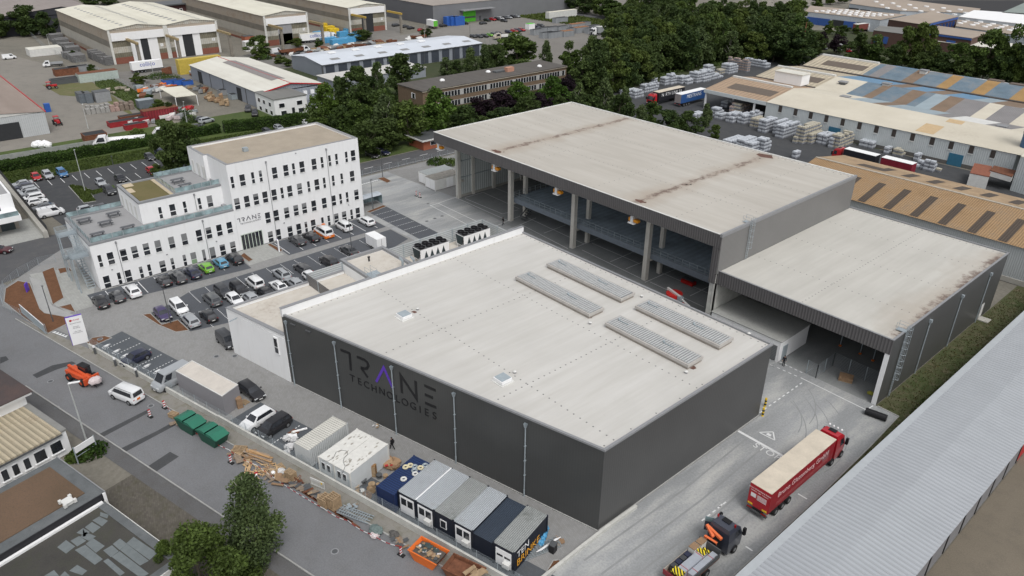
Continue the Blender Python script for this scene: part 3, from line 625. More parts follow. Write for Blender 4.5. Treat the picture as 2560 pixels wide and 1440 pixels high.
mb=MB();mb.box(-66.5,-63,57.5,58,0,3.9);mb.build('core_wall',M['concl'],bh)
mb=MB()
for k in range(12): mb.box(-68.9,-67.6,51+k*.45,51.4+k*.45,.3+k*.33,.36+k*.33)
mb.bar((-68.95,51,.9),(-68.95,56.4,4.9),.06,.25);mb.bar((-67.55,51,.9),(-67.55,56.4,4.9),.06,.25);mb.build('inner_stair',M['darksteel'],bh)
# crane runway ends under the fascia
for i,x in enumerate((-87.0,-68.9,-51.8,-34.25,-17.7)):
    t=thing('crane_runway_end',['white crane beam end with orange buffer at the far left corner of the crane hall','white crane beam end with orange buffer second from the left under the fascia','white crane beam end with orange buffer in the middle of the fascia','white crane beam end with orange buffer right of the middle columns','small crane beam end at the right corner panel of the crane hall'][i],'crane beam',(x,43.9,12.2),0,'crane beam ends under the fascia')
    MB().box(-.35,.2,0,1.2,.1,1.6).build('beam',M['white'],t);MB().box(-.75,.55 if i <4 else .1,-.1,.5,-.1,.1).build('foot',M['white'],t)
    mb=MB();mb.box(.25,1.15,.05,.7,.3,.75) if i <4 else None;mb.box(-.75,-.46,.05,.7,.3,.9);mb.build('buffer',mat('crane_orange',(.75,.30,.02),.5),t)
# cat ladder on the right side wall, small roof steps
def cat_ladder(lab,x,y,z0,z1,side=(1,0),hoop0=2.5):
    t=thing('cage_ladder',lab,'ladder',(x,y,z0));H=z1-z0;mb=MB();sx,sy=side;px,py=-sy,sx
    for k in (-.25,.25): mb.tube((px*k+sx*.2,py*k+sy*.2,0),(px*k+sx*.2,py*k+sy*.2,H+1.0),.035)
    for i in range(int(H/.3)): mb.tube((px*-.25+sx*.2,py*-.25+sy*.2,.3+i*.3),(px*.25+sx*.2,py*.25+sy*.2,.3+i*.3),.02,n=4)
    mb.build('rails',M['steel'],t);mb=MB();zz=hoop0
    while zz <H+1:
        pr_=None
        for a in range(7):
            an_=math.pi*a/6;p_=(sx*(.2+.6*math.sin(an_))+px*.36*math.cos(an_),sy*(.2+.6*math.sin(an_))+py*.36*math.cos(an_),zz)
            if pr_: mb.tube(pr_,p_,.025,n=4)
            pr_=p_
        zz += .95
    for a in (1,3,5):
        an_=math.pi*a/6;xx=sx*(.2+.6*math.sin(an_))+px*.36*math.cos(an_);yy=sy*(.2+.6*math.sin(an_))+py*.36*math.cos(an_);mb.tube((xx,yy,hoop0),(xx,yy,H+1),.02,n=4)
    mb.build('cage',M['steel'],t)
    mb=MB();mb.box(*sorted((-sx*1.1,sx*.1)),*sorted((-.4,.4)),H-.02,H+.04)
    for q in ((-1.1,-.4),(-1.1,.4)): mb.tube((sx*q[0],q[1],H),(sx*q[0],q[1],H+1),.025)
    for z_ in (.5,1.0): mb.tube((sx*-1.1,-.4,H+z_),(0,-.4,H+z_),.02);mb.tube((sx*-1.1,.4,H+z_),(0,.4,H+z_),.02)
    mb.build('platform',M['steel'],t)
cat_ladder('short cage ladder on the grey side wall of the crane hall',X1+.02,50.6,10.0,15.9,hoop0=2.0)
# ---- low open hall on the right
lh=thing('open_store_hall','lower open-fronted hall with pale flat roof at the right of the crane hall','hall',(0,0,0))
XA,XB,YA,YB,ZL=-17.02,8.92,43.9,84.25,9.98
rf=MB();rf.sheet([(XA,YA+.2),(XB-.25,YA+.2),(XB-.25,YB-.2),(XA,YB-.2)],ZL-.1)
for y in (53,64,75): dots(rf,(XA+1,y,0),(XB-1,y,0),24,ZL-.09)
dots(rf,(-4,YA+.8,0),(-4,YB-1,0),44,ZL-.09);dots(rf,(XA+1,YB-.8,0),(XB-1,YB-.8,0),24,ZL-.09)
rf.build('roof',[roofl,mat('fixing_plate',(.16,.16,.16),.8)],lh)
mb=MB();mb.box(XA-1.2,XB,YA-.05,YA+.12,7.85,ZL);mb.build('fascia',fascia,lh)
mb=MB();mb.box(XA,XB+.03,YA-.08,YA+.18,ZL,ZL+.07);mb.box(XB-.22,XB+.05,YA,YB+.05,ZL-.05,ZL+.09);mb.box(XA,XB+.05,YB-.2,YB+.05,ZL-.05,ZL+.11);mb.build('coping',M['cap'],lh)
mb=MB();mb.box(XB-.3,XB,YA+.1,YB,0,ZL-.04);mb.build('side_wall',cladx,lh)
mb=MB();mb.box(XB-.62,XB-.02,YA+.02,YA+.1,0,7.84);mb.box(XB-.32,XB-.31,YA+.12,YB-.2,0,7.8);mb.build('end_post',M['white'],lh)
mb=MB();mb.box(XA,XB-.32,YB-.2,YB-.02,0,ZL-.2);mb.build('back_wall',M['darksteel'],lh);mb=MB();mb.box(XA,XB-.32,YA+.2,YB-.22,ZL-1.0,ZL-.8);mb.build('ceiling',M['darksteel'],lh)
mb=MB();mb.box(XA-1.25,XA-.3,YA-.15,YA+.45,0,7.85);mb.box(XA-.26,XA-.1,YA+.3,YB,0,7.9);mb.build('concrete_pier',M['concl'],lh)
for (x,y) in ((-4,62),(-4,75)): MB().box(x-.3,x+.3,y-.3,y+.3,0,9).build('column',M['conc'],lh)
for y in (55.5,66.5,77.5):
    mb=MB();mb.tube((XB+.14,y,0),(XB+.14,y,8.3),.08);mb.box(XB+.02,XB+.35,y-.2,y+.2,8.3,8.75);mb.build('downpipe',M['steel'],lh)
MB().box(XB+.005,XB+.06,78.8,79.9,.3,2.6).build('door',M['whitedirty'],lh)
MB().box(XB+.02,XB+1.6,78.6,80.2,0,.15).build('door_slab',M['conc'],lh)
cat_ladder('tall cage ladder on the dark side wall of the low open hall',XB+.02,47.2,0,10.05,hoop0=3.0)
rm=thing('inner_store_room','white flat-roofed room standing inside the low open hall','room',(0,0,0))
MB().box(-16.9,-5.2,43.4,51.3,0,3.3).build('wall',M['white'],rm);MB().box(-17.0,-5.05,43.3,51.4,3.3,3.42).build('roof',mat_ground('grey_room_roof',(.33,.335,.32),(.39,.395,.38),(.28,.285,.27),.1,.7),rm)
mb=MB();mb.box(-7.6,-5.6,43.3,43.39,.1,2.5);mb.build('roller_door',mat_rib('slatted_steel_door',(.17,.18,.185),2,.25,.4),rm)
mb=MB();mb.box(-5.19,-5.1,44.3,45.5,.05,2.3);mb.build('steel_door',M['steel'],rm)
# cage of mesh fencing inside
cg=thing('mesh_cage','galvanised mesh cage on the floor of the low open hall','cage',(0,0,0));mb=MB()
cpts=[(-1.0,43.9),(.5,43.8),(.45,48.6),(7.6,48.4)]
for i in range(3):
    a=Vector((*cpts[i],0));b=Vector((*cpts[i+1],0));d=b-a;n=max(1,int(d.length/2.2))
    for k in range(n+1): c=a+d*k/n;mb.box(c.x-.04,c.x+.04,c.y-.04,c.y+.04,0,2.2)
    for z in np.arange(.15,2.3,.22): mb.bar(a+Vector((0,0,z)),b+Vector((0,0,z)),.018,.018)
mb.bar((-1.0,43.9,0.1),(-1.0,45.6,.1),.03,.03);mb.build('mesh',M['steel'],cg)
# ---- office building
of=thing('office_building','white stepped four-storey office building with rows of narrow windows','building',(0,0,0))
FX=-91.65;white=M['white']
mb=MB();mb.box(-106.9,FX,-23.27,1.0,0,8.0);mb.build('low_wing',white,of)
mb=MB();mb.box(-107.4,-95.5,-13.6,1.0,7.9,11.75);mb.build('middle_wing',white,of)
tp=[(FX,1.03),(FX,27.75),(-106.5,27.35),(-107.4,27.3),(-107.4,-.05),(-99.8,.1),(-99.8,.75)]
MB().prism(tp,0,16.2).build('tall_block',white,of)
o,inn=parapet('parapet',tp,16.2,16.62,.45,white,of);parapet('coping',[(x,y) for x,y in tp],16.62,16.68,.5,M['cap'],of)
MB().sheet(inn,16.25).build('gravel_roof',mat_ground('beige_roof_gravel',(.34,.295,.235),(.40,.345,.275),(.28,.24,.19),.3,6,bump=.5),of)
# terraces
terr=mat('grey_terrace_tile',(.30,.30,.305),.8,.05)
MB().sheet([(-106.6,-23.0),(FX-.3,-23.0),(FX-.3,.9),(-106.6,.9)],8.05).build('terrace',terr,of)
parapet('terrace_coping',[(-106.95,-23.32),(FX+.03,-23.32),(FX+.03,1.0),(-106.95,1.0)],8.0,8.32,.75,M['cap'],of)
MB().sheet([(-107,-13.2),(-95.9,-13.2),(-95.9,.9),(-107,.9)],11.8).build('upper_terrace',terr,of)
parapet('upper_coping',[(-107.45,-13.65),(-95.45,-13.65),(-95.45,1.0),(-107.45,1.0)],11.75,12.1,.5,M['cap'],of)
MB().box(-106.6,-96.3,-13.0,-8.0,11.8,11.98).build('green_roof',mat_ground('sedum_roof',(.13,.115,.045),(.16,.13,.06),(.10,.10,.035),.3,3),of)
mb=MB();mb.box(-106.7,-96.2,-7.9,-7.3,11.8,11.95);mb.box(-106.9,-105,-12.9,-11.3,11.98,12.03);mb.box(-104,-101.5,-13.1,-12.1,11.98,12.03);mb.build('gravel_strip',mat('pale_roof_pebbles',(.50,.42,.30),.9,.2,5),of)
def balustrade(pts,z,h=.95):
    g=MB();p_=MB()
    for i in range(len(pts)-1):
        a=Vector((*pts[i],0));b=Vector((*pts[i+1],0));d=b-a;n=max(1,round(d.length/1.7));u_=d.normalized()*.06
        for k in range(n):
            s0=a+d*k/n+u_;s1=a+d*(k+1)/n-u_;g.bar(s0+Vector((0,0,z+h*.55)),s1+Vector((0,0,z+h*.55)),.03,h*.85);c=a+d*k/n;p_.box(c.x-.03,c.x+.03,c.y-.03,c.y+.03,z,z+h)
    g.build('glass_balustrade',M['glassbal'],of);p_.build('balustrade_posts',M['steel'],of)
balustrade([(FX-.35,1.0),(FX-.35,-22.9),(-106.5,-22.9),(-106.5,-13.8)],8.3)
balustrade([(-95.9,.8),(-95.9,-7.1),(-106.9,-7.1),(-106.9,.8)],12.05,1.0)
# windows
def window(y,z,w_,h_,x=FX,bl=0.0,wid=0,green=False,facade='x'):
    f=MB();f.box(x-.02,x+.012,y-w_/2-.07,y+w_/2+.07,z-.06,z+h_+.06);fo=f.build('window',M['white'],of)
    g=MB();k=z+h_*.36;g.box(x+.005,x+.02,y-w_/2,y+w_/2,k+.16,z+h_,0);g.box(x+.005,x+.02,y-w_/2,y+w_/2,z,k,2 if green else 0)
    if bl: g.box(x+.022,x+.035,y-w_/2,y+w_/2,z+h_-(h_*.6)*bl,z+h_,1)
    g.build('pane',[M['win'],M['blind'],mat('green_pane',(.22,.33,.2),.3)],fo)
    s_=MB();s_.box(x+.0,x+.09,y-w_/2-.1,y+w_/2+.1,z-.12,z-.065);s_.build('sill',M['whitedirty'],fo)
Z2=lambda x,y: (640+x/4,360+y/4);Z1=lambda x,y: (x/4,360+y/4)
WIN=[(12.25,'n',Z2(47,320)),(12.25,'w',Z2(187,290)),(12.25,'w',Z2(299,262)),(12.25,'n',Z2(376,245)),(12.25,'w',Z2(460,227)),(12.25,'w',Z2(580,197)),(12.25,'n',Z2(660,178)),(12.25,'n',Z2(736,162)),(12.25,'n',Z2(805,147)),(12.25,'n',Z2(903,125)),(12.25,'w',Z2(970,108)),(12.25,'n',Z1(2325,385)),(12.25,'w',Z1(2425,360)),(12.25,'n',Z1(2530,340)),
       (8.1,'w',Z2(90,520)),(8.1,'w',Z2(180,498)),(8.1,'n',Z2(260,480)),(8.1,'w',Z2(337,460)),(8.1,'w',Z2(435,437)),(8.1,'n',Z2(526,413)),(8.1,'w',Z2(607,393)),(8.1,'n',Z2(682,375)),(8.1,'n',Z2(771,353)),(8.1,'n',Z2(857,333)),(8.1,'w',Z2(960,306)),(8.1,'w',Z1(2370,588)),(8.1,'w',Z1(2468,567)),(8.1,'w',Z1(2560,545)),
       (4.0,'w',Z2(118,732)),(4.0,'w',Z2(202,706)),(4.0,'w',Z2(306,680)),(4.0,'w',Z2(399,653)),(4.0,'w',Z2(483,632)),(4.0,'w',Z2(577,606)),(4.0,'w',Z2(681,579)),(4.0,'w',Z2(775,555)),(4.0,'n',Z2(845,535)),(4.0,'n',Z2(910,518)),(4.0,'w',Z2(1003,493)),
       (.1,'w',Z2(146,920)),(.1,'w',Z2(222,893)),(.1,'w',Z2(340,862)),(.1,'w',Z2(428,842)),(.1,'n',Z2(500,815)),(.1,'w',Z2(572,792)),(.1,'n',Z2(665,768)),(.1,'n',Z2(729,757)),(.1,'w',Z2(803,727)),(.1,'w',Z2(881,707)),(.1,'n',Z2(955,690)),(.1,'w',Z2(1017,672)),
       (4.0,'n',Z1(1003,1170)),(4.0,'w',Z1(1108,1142)),(4.0,'w',Z1(1238,1110)),(4.0,'w',Z1(1348,1080)),(4.0,'w',Z1(1464,1050)),(4.0,'wb',Z1(1580,1017)),(4.0,'wb',Z1(1716,980)),(4.0,'wb',Z1(1845,948)),(4.0,'w',Z1(1990,910)),(4.0,'w',Z1(2088,885)),(4.0,'w',Z1(2193,857)),(4.0,'w',Z1(2295,830)),
       (.1,'w',Z1(1072,1380)),(.1,'n',Z1(1197,1345)),(.1,'w',Z1(1288,1325)),(.1,'n',Z1(1415,1285)),(.1,'n',Z1(1498,1262)),(.1,'wh',Z1(1628,1222)),(.1,'nh',Z1(1727,1195)),(.1,'nh',Z1(1848,1158)),(.1,'wg',Z1(1937,1135)),(.1,'nf',Z1(2040,1105)),(.1,'wf',Z1(2125,1080)),(.1,'w',Z1(2228,1055)),(.1,'w',Z1(2330,1025))]
for z,k,uv in WIN:
    y,zz=onx(*uv,FX);random.seed(int(uv[0]));window(y,z,.95 if k[0]=='w' else .52,2.12,bl={'b': 1.,'h': .6,'g': 1.,'f': 1.3}.get(k[-1],0) if len(k)>1 else (random.uniform(.2,.7) if random.random()<.22 else 0),green=k.endswith('g'))
for k,uv in (('n',Z1(1613,722)),('w',Z1(1735,693)),('n',Z1(1857,665)),('n',Z1(2003,627)),('wb',Z1(2105,603))):
    y,zz=onx(*uv,-95.5);window(y,8.35,.95 if k[0]=='w' else .52,2.1,x=-95.5,bl=1. if k.endswith('b') else 0)
for y in np.linspace(-106,-101,3): pass
for x in (-105.5,-103,-100.6,-98.2): f=MB();f.box(x-.5,x+.5,-13.63,-13.55,8.3,10.6);f.build('terrace_door',M['whitedirty'],of)
for x in (-105.6,-103.1,-100.7): f=MB();f.box(x-.45,x+.45,-.09,-.02,12.0,14.4);f.build('terrace_door',M['whitedirty'],of)
for (y,z0,z1,x) in ((8.33,0,15.9,FX),(20.65,0,15.9,FX),(-19.35,0,7.8,FX),(-4.81,0,7.8,FX),(-4.17,8.3,11.5,-95.5)):
    mb=MB();mb.tube((x+.09,y,z0),(x+.09,y,z1-.4),.05);mb.box(x+.01,x+.22,y-.13,y+.13,z1-.4,z1);mb.build('downpipe',M['cap'],of)
for uv in ((739,383),(710,557),(871,512),(541,603),(417,636),(280,674)):
    y,z=onx(*uv,FX);MB().box(FX,FX+.12,y-.12,y+.12,z-.08,z+.08).build('wall_lamp',M['cap'],of)
MB().box(FX+.001,FX+.05,-23.2,27.7,0,.09).build('plinth',M['darksteel'],of)
f=MB();f.box(FX-.05,FX+.02,1.5,5.6,0,3.05);fo=f.build('entrance',M['win'],of)
f=MB()
for y in np.linspace(1.5,5.6,7): f.box(FX+.02,FX+.06,y-.05,y+.05,0,3.05)
f.box(FX+.02,FX+.06,1.5,5.6,2.95,3.1);f.build('door_frame',mat('pale_green_frame',(.55,.62,.55),.5),fo)
sg=thing('office_lettering','small dark company lettering on the white office facade above the entrance','lettering',(0,0,0))
smin=min(p[0] for v in LS.values() for st in v for p in st);smax=max(p[0] for v in LS.values() for st in v for p in st);zmin=min(p[1] for v in LS.values() for st in v for p in st);zmax=max(p[1] for v in LS.values() for st in v for p in st)
ks=4.45/(smax-smin)
for k,v in LS.items():
    mb=MB();mb.frame(FX,1.35,0,R(90));strokes(mb,[[((s-smin)*ks,5.55+(z-zmin)*ks) for s,z in st] for st in v],.13);mb.build('letter',mat('sign_grey',(.10,.10,.12),.5),sg)
text('TECHNOLOGIES',.42,(FX+.03,3.75,5.15),(0,1,0),(0,0,1),mat('sign_grey',(.10,.10,.12),.5),sg,'letter',.03,spacing=1.35)
mb=MB();mb.frame(-99.0,7.2,16.28);mb.box(0,.9,0,.9,0,.7);tag(mb.build('roof_fan_unit',M['steel']),'small metal fan unit on the gravel roof of the office','fan unit')
# picnic tables on the terraces
def table(x,y,z,lab):
    t=thing('terrace_table',lab,'picnic table',(x,y,z),0,'picnic tables on the office terraces');pl_=mat('table_anthracite',(.10,.105,.115),.6)
    MB().box(-.42,.42,-1.1,1.1,.70,.76).build('table_top',pl_,t)
    for sx in (-.75,.75): MB().box(sx-.15,sx+.15,-1.1,1.1,.42,.47).build('bench',pl_,t)
    for sy in (-.8,.8): mb=MB();mb.bar((-.25,sy,.72),(-.65,sy,0),.07,.07);mb.bar((.25,sy,.72),(.65,sy,0),.07,.07);mb.bar((-.8,sy,.4),(.8,sy,.4),.07,.07);mb.build('leg_frame',pl_,t)
for (u,v,z,lab) in ((210,549,8.05,'picnic table at the rear left corner of the lower terrace'),(283,533,8.05,'picnic table at the rear of the lower terrace by the wall'),(263,555,8.05,'picnic table in the middle of the lower terrace'),(320,567,8.05,'picnic table at the front right of the lower terrace'),(244,584,8.05,'picnic table at the front left of the lower terrace'),(443,449,11.8,'rear picnic table on the upper terrace'),(463,462,11.8,'front picnic table on the upper terrace')):
    x,y=G(u,v,z+.6);table(x,y,z,lab)
# outside stair at the end of the office
es=thing('escape_stair','galvanised outdoor staircase with mesh landings at the end of the office','staircase',(0,0,0));stl=M['steel']
def flight(x0,x1,y,z0,z1,n=12):
    mb=MB()
    for k in range(n): f=k/n;xx=x0+(x1-x0)*f;mb.box(xx-.14,xx+.14,y-.55,y+.55,z0+(z1-z0)*f,z0+(z1-z0)*f+.04)
    for s_ in (-.58,.58): mb.bar((x0,y+s_,z0),(x1,y+s_,z1),.05,.25);mb.bar((x0,y+s_,z0+1),(x1,y+s_,z1+1),.04,.04)
    mb.build('flight',stl,es)
def landing(x0,x1,y0,y1,z):
    mb=MB();mb.box(x0,x1,y0,y1,z-.1,z)
    for (p,q) in (((x0,y0),(x1,y0)),((x0,y0),(x0,y1)),((x1,y0),(x1,y1)),((x0,y1),(x1,y1))):
        for h_ in (.15,.35,.55,.75,.95,1.1): mb.bar((*p,z+h_),(*q,z+h_),.03,.05)
    mb.build('landing',stl,es)
flight(-93.5,-98.4,-24.2,0,4);landing(-100.4,-98.4,-26.2,-23.4,4.05);flight(-98.4,-93.9,-25.6,4.05,6.2);landing(-94.2,-92.4,-26.2,-23.5,6.2);flight(-94.3,-98.4,-24.2,6.2,8.1);landing(-100.6,-98.3,-26.2,-23.4,8.15)
mb=MB()
for (x,y) in ((-100.3,-26.1),(-98.4,-26.1),(-100.3,-23.6),(-92.5,-26.1),(-94.2,-26.1)): mb.box(x-.08,x+.08,y-.08,y+.08,0,8.1 if x <-95 else 6.2)
mb.build('posts',stl,es)
# ================================================================ neighbouring buildings
cream=mat_roof('cream_sheet_roof',(.62,.60,.50),(.68,.66,.57),rustamt=.35,sx=.02,sy=.3)
creamw=mat_roof('pale_sheet_roof',(.60,.585,.52),(.66,.65,.59),rustamt=.25,sx=.03,sy=.4)
w_beige=mat_rib('beige_sheet_wall',(.40,.35,.29),0,.8,.12,var=.15,dirt=(.24,.18,.12))
w_pale=mat_rib('stained_white_sheet_wall',(.52,.51,.46),1,.8,.12,var=.15,dirt=(.28,.20,.12))
w_grey=mat_rib('translucent_grey_band',(.21,.195,.165),0,.8,.15,var=.2)
w_greyy=mat_rib('translucent_grey_band_front',(.19,.175,.13),1,.8,.15,var=.3)
w_blue=mat_rib('blue_grey_sheet_wall',(.27,.295,.34),0,.6,.10,var=.06)
w_bluey=mat_rib('blue_grey_sheet_front',(.29,.315,.355),1,.6,.10,var=.06)
skyl=mat('grey_rooflight',(.25,.25,.25),.5,.1)
def bx(name,x0,x1,y0,y1,z0,z1,m,parent,mt=None):
    mb=MB();mb.box(x0,x1,y0,y1,z0,z1,0,1 if mt else None);return mb.build(name,[m,mt] if mt else m,parent)
def gable_x(t,x0,x1,y0,y1,ze,zr,roof,wall,yr=None,oh=.3,name='roof'):     # ridge along X
    yr=(y0+y1)/2 if yr is None else yr;rb=MB()
    rb.poly([(x0-oh,y0-oh,ze),(x1+oh,y0-oh,ze),(x1+oh,yr,zr),(x0-oh,yr,zr)]);rb.poly([(x0-oh,yr,zr),(x1+oh,yr,zr),(x1+oh,y1+oh,ze),(x0-oh,y1+oh,ze)])
    rb.build(name,roof,t)
    for x in (x0,x1): wb=MB();wb.poly([(x,y0,ze-.3),(x,y1,ze-.3),(x,y1,ze-.02),(x,yr,zr-.05),(x,y0,ze-.02)]);wb.build('gable',wall,t)
def gable_y(t,x0,x1,y0,y1,ze,zr,roof,wall,xr=None,oh=.3):
    xr=(x0+x1)/2 if xr is None else xr;rb=MB()
    rb.poly([(x1+oh,y0-oh,ze),(x1+oh,y1+oh,ze),(xr,y1+oh,zr),(xr,y0-oh,zr)]);rb.poly([(xr,y0-oh,zr),(xr,y1+oh,zr),(x0-oh,y1+oh,ze),(x0-oh,y0-oh,ze)])
    rb.build('roof',roof,t)
    for y in (y0,y1): wb=MB();wb.poly([(x0,y,ze-.3),(x1,y,ze-.3),(x1,y,ze-.02),(xr,y,zr-.05),(x0,y,ze-.02)]);wb.build('gable',wall,t)
# --- factory halls with crane gantries (numbers 1 to 4)
def works_hall(lab,x0,x1,y0,y1,ridges,ze,zr,doors,num,side=True):
    t=thing('works_hall',lab,'hall',(0,0,0),0,'old works halls with crane gantries');n=len(ridges);bs=[y0]+[(ridges[i]+ridges[i+1])/2 for i in range(n-1)]+[y1]
    bx('wall',x0,x1,y0,y1,0,ze-.25,w_beige,t)
    for (z0,z1,m) in ((ze*.5,ze*.68,w_grey),(0,.9,M['brick'])): bx('wall_band',x0,x1+.02,y0-.06,y0-.005,z0,z1,m,t)
    bx('wall_band',x0,x1+.02,y0-.06,y0-.005,ze*.2,ze*.48,mat_rib('pale_side_sheet',(.45,.43,.38),0,.8,.12,var=.1),t)
    for i in range(n): gable_x(t,x0,x1,bs[i],bs[i+1],ze,zr,cream,w_pale,ridges[i],.4)
    for i in range(n):
        a,b,c=bs[i],bs[i+1],ridges[i];F=x1+.02
        for (z0,z1,m) in ((0,2.4,M['brick']),(2.4,4.1,w_greyy),(4.1,6.3,w_pale),(6.3,8.7,w_greyy)): bx('front_band',F,F+.05,a+.8,b-.8,z0,z1,m,t)
        bx('upper_panel',F,F+.55,a+.9,b-.9,8.7,11.6,M['white'],t)
        for yy in (a,b-.8): bx('corner_trim',F,F+.3,yy,yy+.8,0,ze-.1,mat('white_weathered_trim',(.60,.60,.57),.7,.15,2),t)
        for (d0,d1,z1,m) in doors[i]:
            bx('door',F+.06,F+.12,d0,d1,0,z1,m,t)
        if num[i]:
            bx('number_plate',F+.1,F+.14,b-3.0,b-1.9,5.0,6.1,M['white'],t);text(num[i],1.0,(F+.16,b-2.45,5.55),(0,1,0),(0,0,1),M['black'],t,'number',.02)
    for r_ in ridges:
        for k in range(int((x1-x0)/5.2)):
            for s_ in (-1,1):
                xx=x1-6-k*5.0;yc=r_+s_*4.8;f=1-4.8/((y1-y0)/n/2);zc=ze+(zr-ze)*f;sl=(zr-ze)/((y1-y0)/n/2)*-s_
                if xx >x0+3: mb=MB();mb.poly([(xx,yc-.9,zc-.9*sl+.05),(xx+2.2,yc-.9,zc-.9*sl+.05),(xx+2.2,yc+.9,zc+.9*sl+.05),(xx,yc+.9,zc+.9*sl+.05)]);mb.build('rooflight',skyl,t) if num[0]=='1' else None
    return t
wd,dk=M['white'],M['dark']
works_hall('pale double-gabled works hall with two rows of rooflights, numbers 1 and 2',-368,-291.6,36.6,79.5,(47.8,68.8),12.9,14.3,
           [[(44.2,48.0,8.7,wd),(48.0,50.8,8.9,dk),(50.8,54.5,8.7,wd)],[(61.0,64.5,8.7,wd),(64.5,68.6,8.9,dk),(68.6,71.6,8.7,wd)]],['1','2'])
works_hall('pale single-gabled works hall with an open gate and blue car inside, number 3',-390,-293,100.7,121.9,(111.3,),12.8,14.2,[[(107,113.5,4.6,dk),(106.9,113.6,8.7,mat('grey_door_panel',(.3,.3,.31),.6))]],['3'])
works_hall('pale works hall at the back with a tall dark gateway, number 4',-460,-300,147,168,(157.5,),12.0,13.3,[[(154,160.5,8.6,dk)]],['4'])
# crane gantry arms with a concrete post
for (y,x,c,lab) in ((43.0,-291,'stain','left gantry arm with concrete post before hall 1'),(58.2,-291,'stain','gantry arm between the two doors of the double hall'),(79.2,-291,'stain','gantry arm at the right corner of the double hall'),(102.5,-292,'stain','left gantry arm of hall 3'),(122.0,-292,'stain','right gantry arm of hall 3'),(148.2,-299,'yellow','left yellow gantry arm of hall 4'),(168.5,-299,'yellow','right yellow gantry arm with tall post at hall 4')):
    t=thing('crane_gantry',lab,'gantry',(x,y,0),0,'outdoor crane gantries of the works');bx('post',11,12,-.5,.5,0,8.6,mat('stained_concrete',(.22,.20,.17),.9,.2),t);bx('crane_beam',0,12.6,-.45,.45,8.6,9.4,mat('dirty_yellow_beam',(.30,.23,.12),.7,.3) if c =='stain' else mat('ochre_beam',(.45,.30,.06),.6),t)
t=thing('grey_warehouse','large grey warehouse with a bright green roller gate and canopy','warehouse',(0,0,0))
gw=mat_rib('mid_grey_sheet_wall',(.20,.205,.215),1,.6,.10,var=.05);bx('wall',-460,-297,194.8,300,0,9.8,mat_rib('slate_grey_sheet_wall',(.135,.14,.155),0,.6,.1,var=.05),t)
bx('front_wall',-297.0,-296.8,194.8,300,0,9.8,gw,t);bx('roof',-460,-296.6,194.6,300.2,9.8,10.0,mat_roof('brown_grey_roof',(.30,.265,.235),(.34,.30,.27),sx=.05,sy=.05),t)
for i in range(4): bx('rooflight',-330-i*6,-326-i*6,200+i*14,206+i*14,10.0,10.3,M['white'],t)
grn=mat('bright_green_door',(.10,.50,.03),.5);g_=bx('roller_door',-296.8,-296.7,214.4,223.0,0,5.6,grn,t);bx('window_strip',-296.7,-296.65,214.6,222.8,1.9,2.7,M['darksteel'],g_);bx('canopy',-296.8,-293,212,234,6.1,6.5,M['cap'],t);bx('door',-296.8,-296.7,225.5,226.8,0,2.4,M['darksteel'],t);bx('sign_panel',-296.8,-296.72,214.4,223,5.6,5.7,M['cap'],t)
# --- row of units with dark roller doors
t=thing('unit_row','long low blue-grey unit row with white roof and dark roller doors','building',(0,0,0));bx('wall',-240.8,-216.5,86.9,161.6,0,4.9,w_blue,t);bx('front_wall',-216.5,-216.44,86.9,161.6,0,4.9,w_bluey,t)
whiter=mat_rib('white_sheet_roof',(.60,.64,.70),1,.5,.04,rough=.4,var=.04,bump=.1);gable_y(t,-240.8,-216.4,86.8,161.7,5.0,6.3,whiter,w_blue,-229)
for i in range(14):
    y=88.0+i*5.27;fo=bx('roller_door',-216.43,-216.33,y,y+3.6,.1,4.5,mat_rib('dark_blue_roller_door',(.055,.065,.085),2,.3,.15),t)
for y in np.linspace(86.9,161.6,6): bx('downpipe',-216.4,-216.2,y-.1,y+.1,0,4.9,M['darksteel'],t)
for i in range(7):
    y=93+i*10.4;mb=MB();mb.poly([(-222.4,y,5.72),(-220.2,y,5.48),(-220.2,y+3.6,5.48),(-222.4,y+3.6,5.72)]);mb.build('rooflight',skyl,t)
    if i <5: bx('ridge_vent',-229.6,-227.6,y+3,y+6,6.3,6.75,M['white'],t)
bx('eaves_trim',-216.3,-216.0,86.5,162,4.75,5.0,M['darksteel'],t)
bx('verge_trim',-216.6,-216.1,86.5,86.9,0,5.0,M['darksteel'],t)
t=thing('low_extension','low flat grey extension with dark trim in front of the unit row, half behind trees','building',(0,0,0));bx('wall',-208,-196,80,118,0,3.4,w_bluey,t);bx('roof',-208.3,-195.7,79.7,118.3,3.4,3.6,mat_roof('pale_flat_roof',(.50,.49,.46),(.55,.54,.52)),t)
# --- white hall with red trim + office
t=thing('red_trim_hall','pale-roofed light blue hall with red verge trim','hall',(0,0,0));bx('wall',-246,-188.6,50,72,0,5.0,w_blue,t);bx('front_wall',-188.6,-188.5,50,72,0,5.0,w_bluey,t);gable_x(t,-246,-188.5,50,72,5.05,6.8,creamw,w_bluey,60.6,.3)
bx('ridge_trim',-246,-188.5,60.5,60.72,6.78,6.9,M['red'],t)
mb=MB();mb.poly([(-236,58.2,6.53),(-197,58.2,6.53),(-197,60.5,6.87),(-236,60.5,6.87)]);mb.poly([(-236,60.8,6.84),(-197,60.8,6.84),(-197,63,6.55),(-236,63,6.55)]);mb.build('rooflight',mat('grey_brown_rooflight',(.24,.22,.215),.6),t)
mb=MB();mb.bar((-188.1,49.7,5.0),(-188.1,60.6,6.8),.15,.35);mb.bar((-188.1,60.6,6.8),(-188.1,72.3,5.0),.15,.35);mb.build('verge_trim',M['red'],t)
for x in (-239,-206): bx('gate',x,x+3.4,49.9,49.99,0,4.1,dk,t)
for x in (-228,-217,-199): bx('downpipe',x,x+.25,49.85,49.99,0,5,M['darksteel'],t)
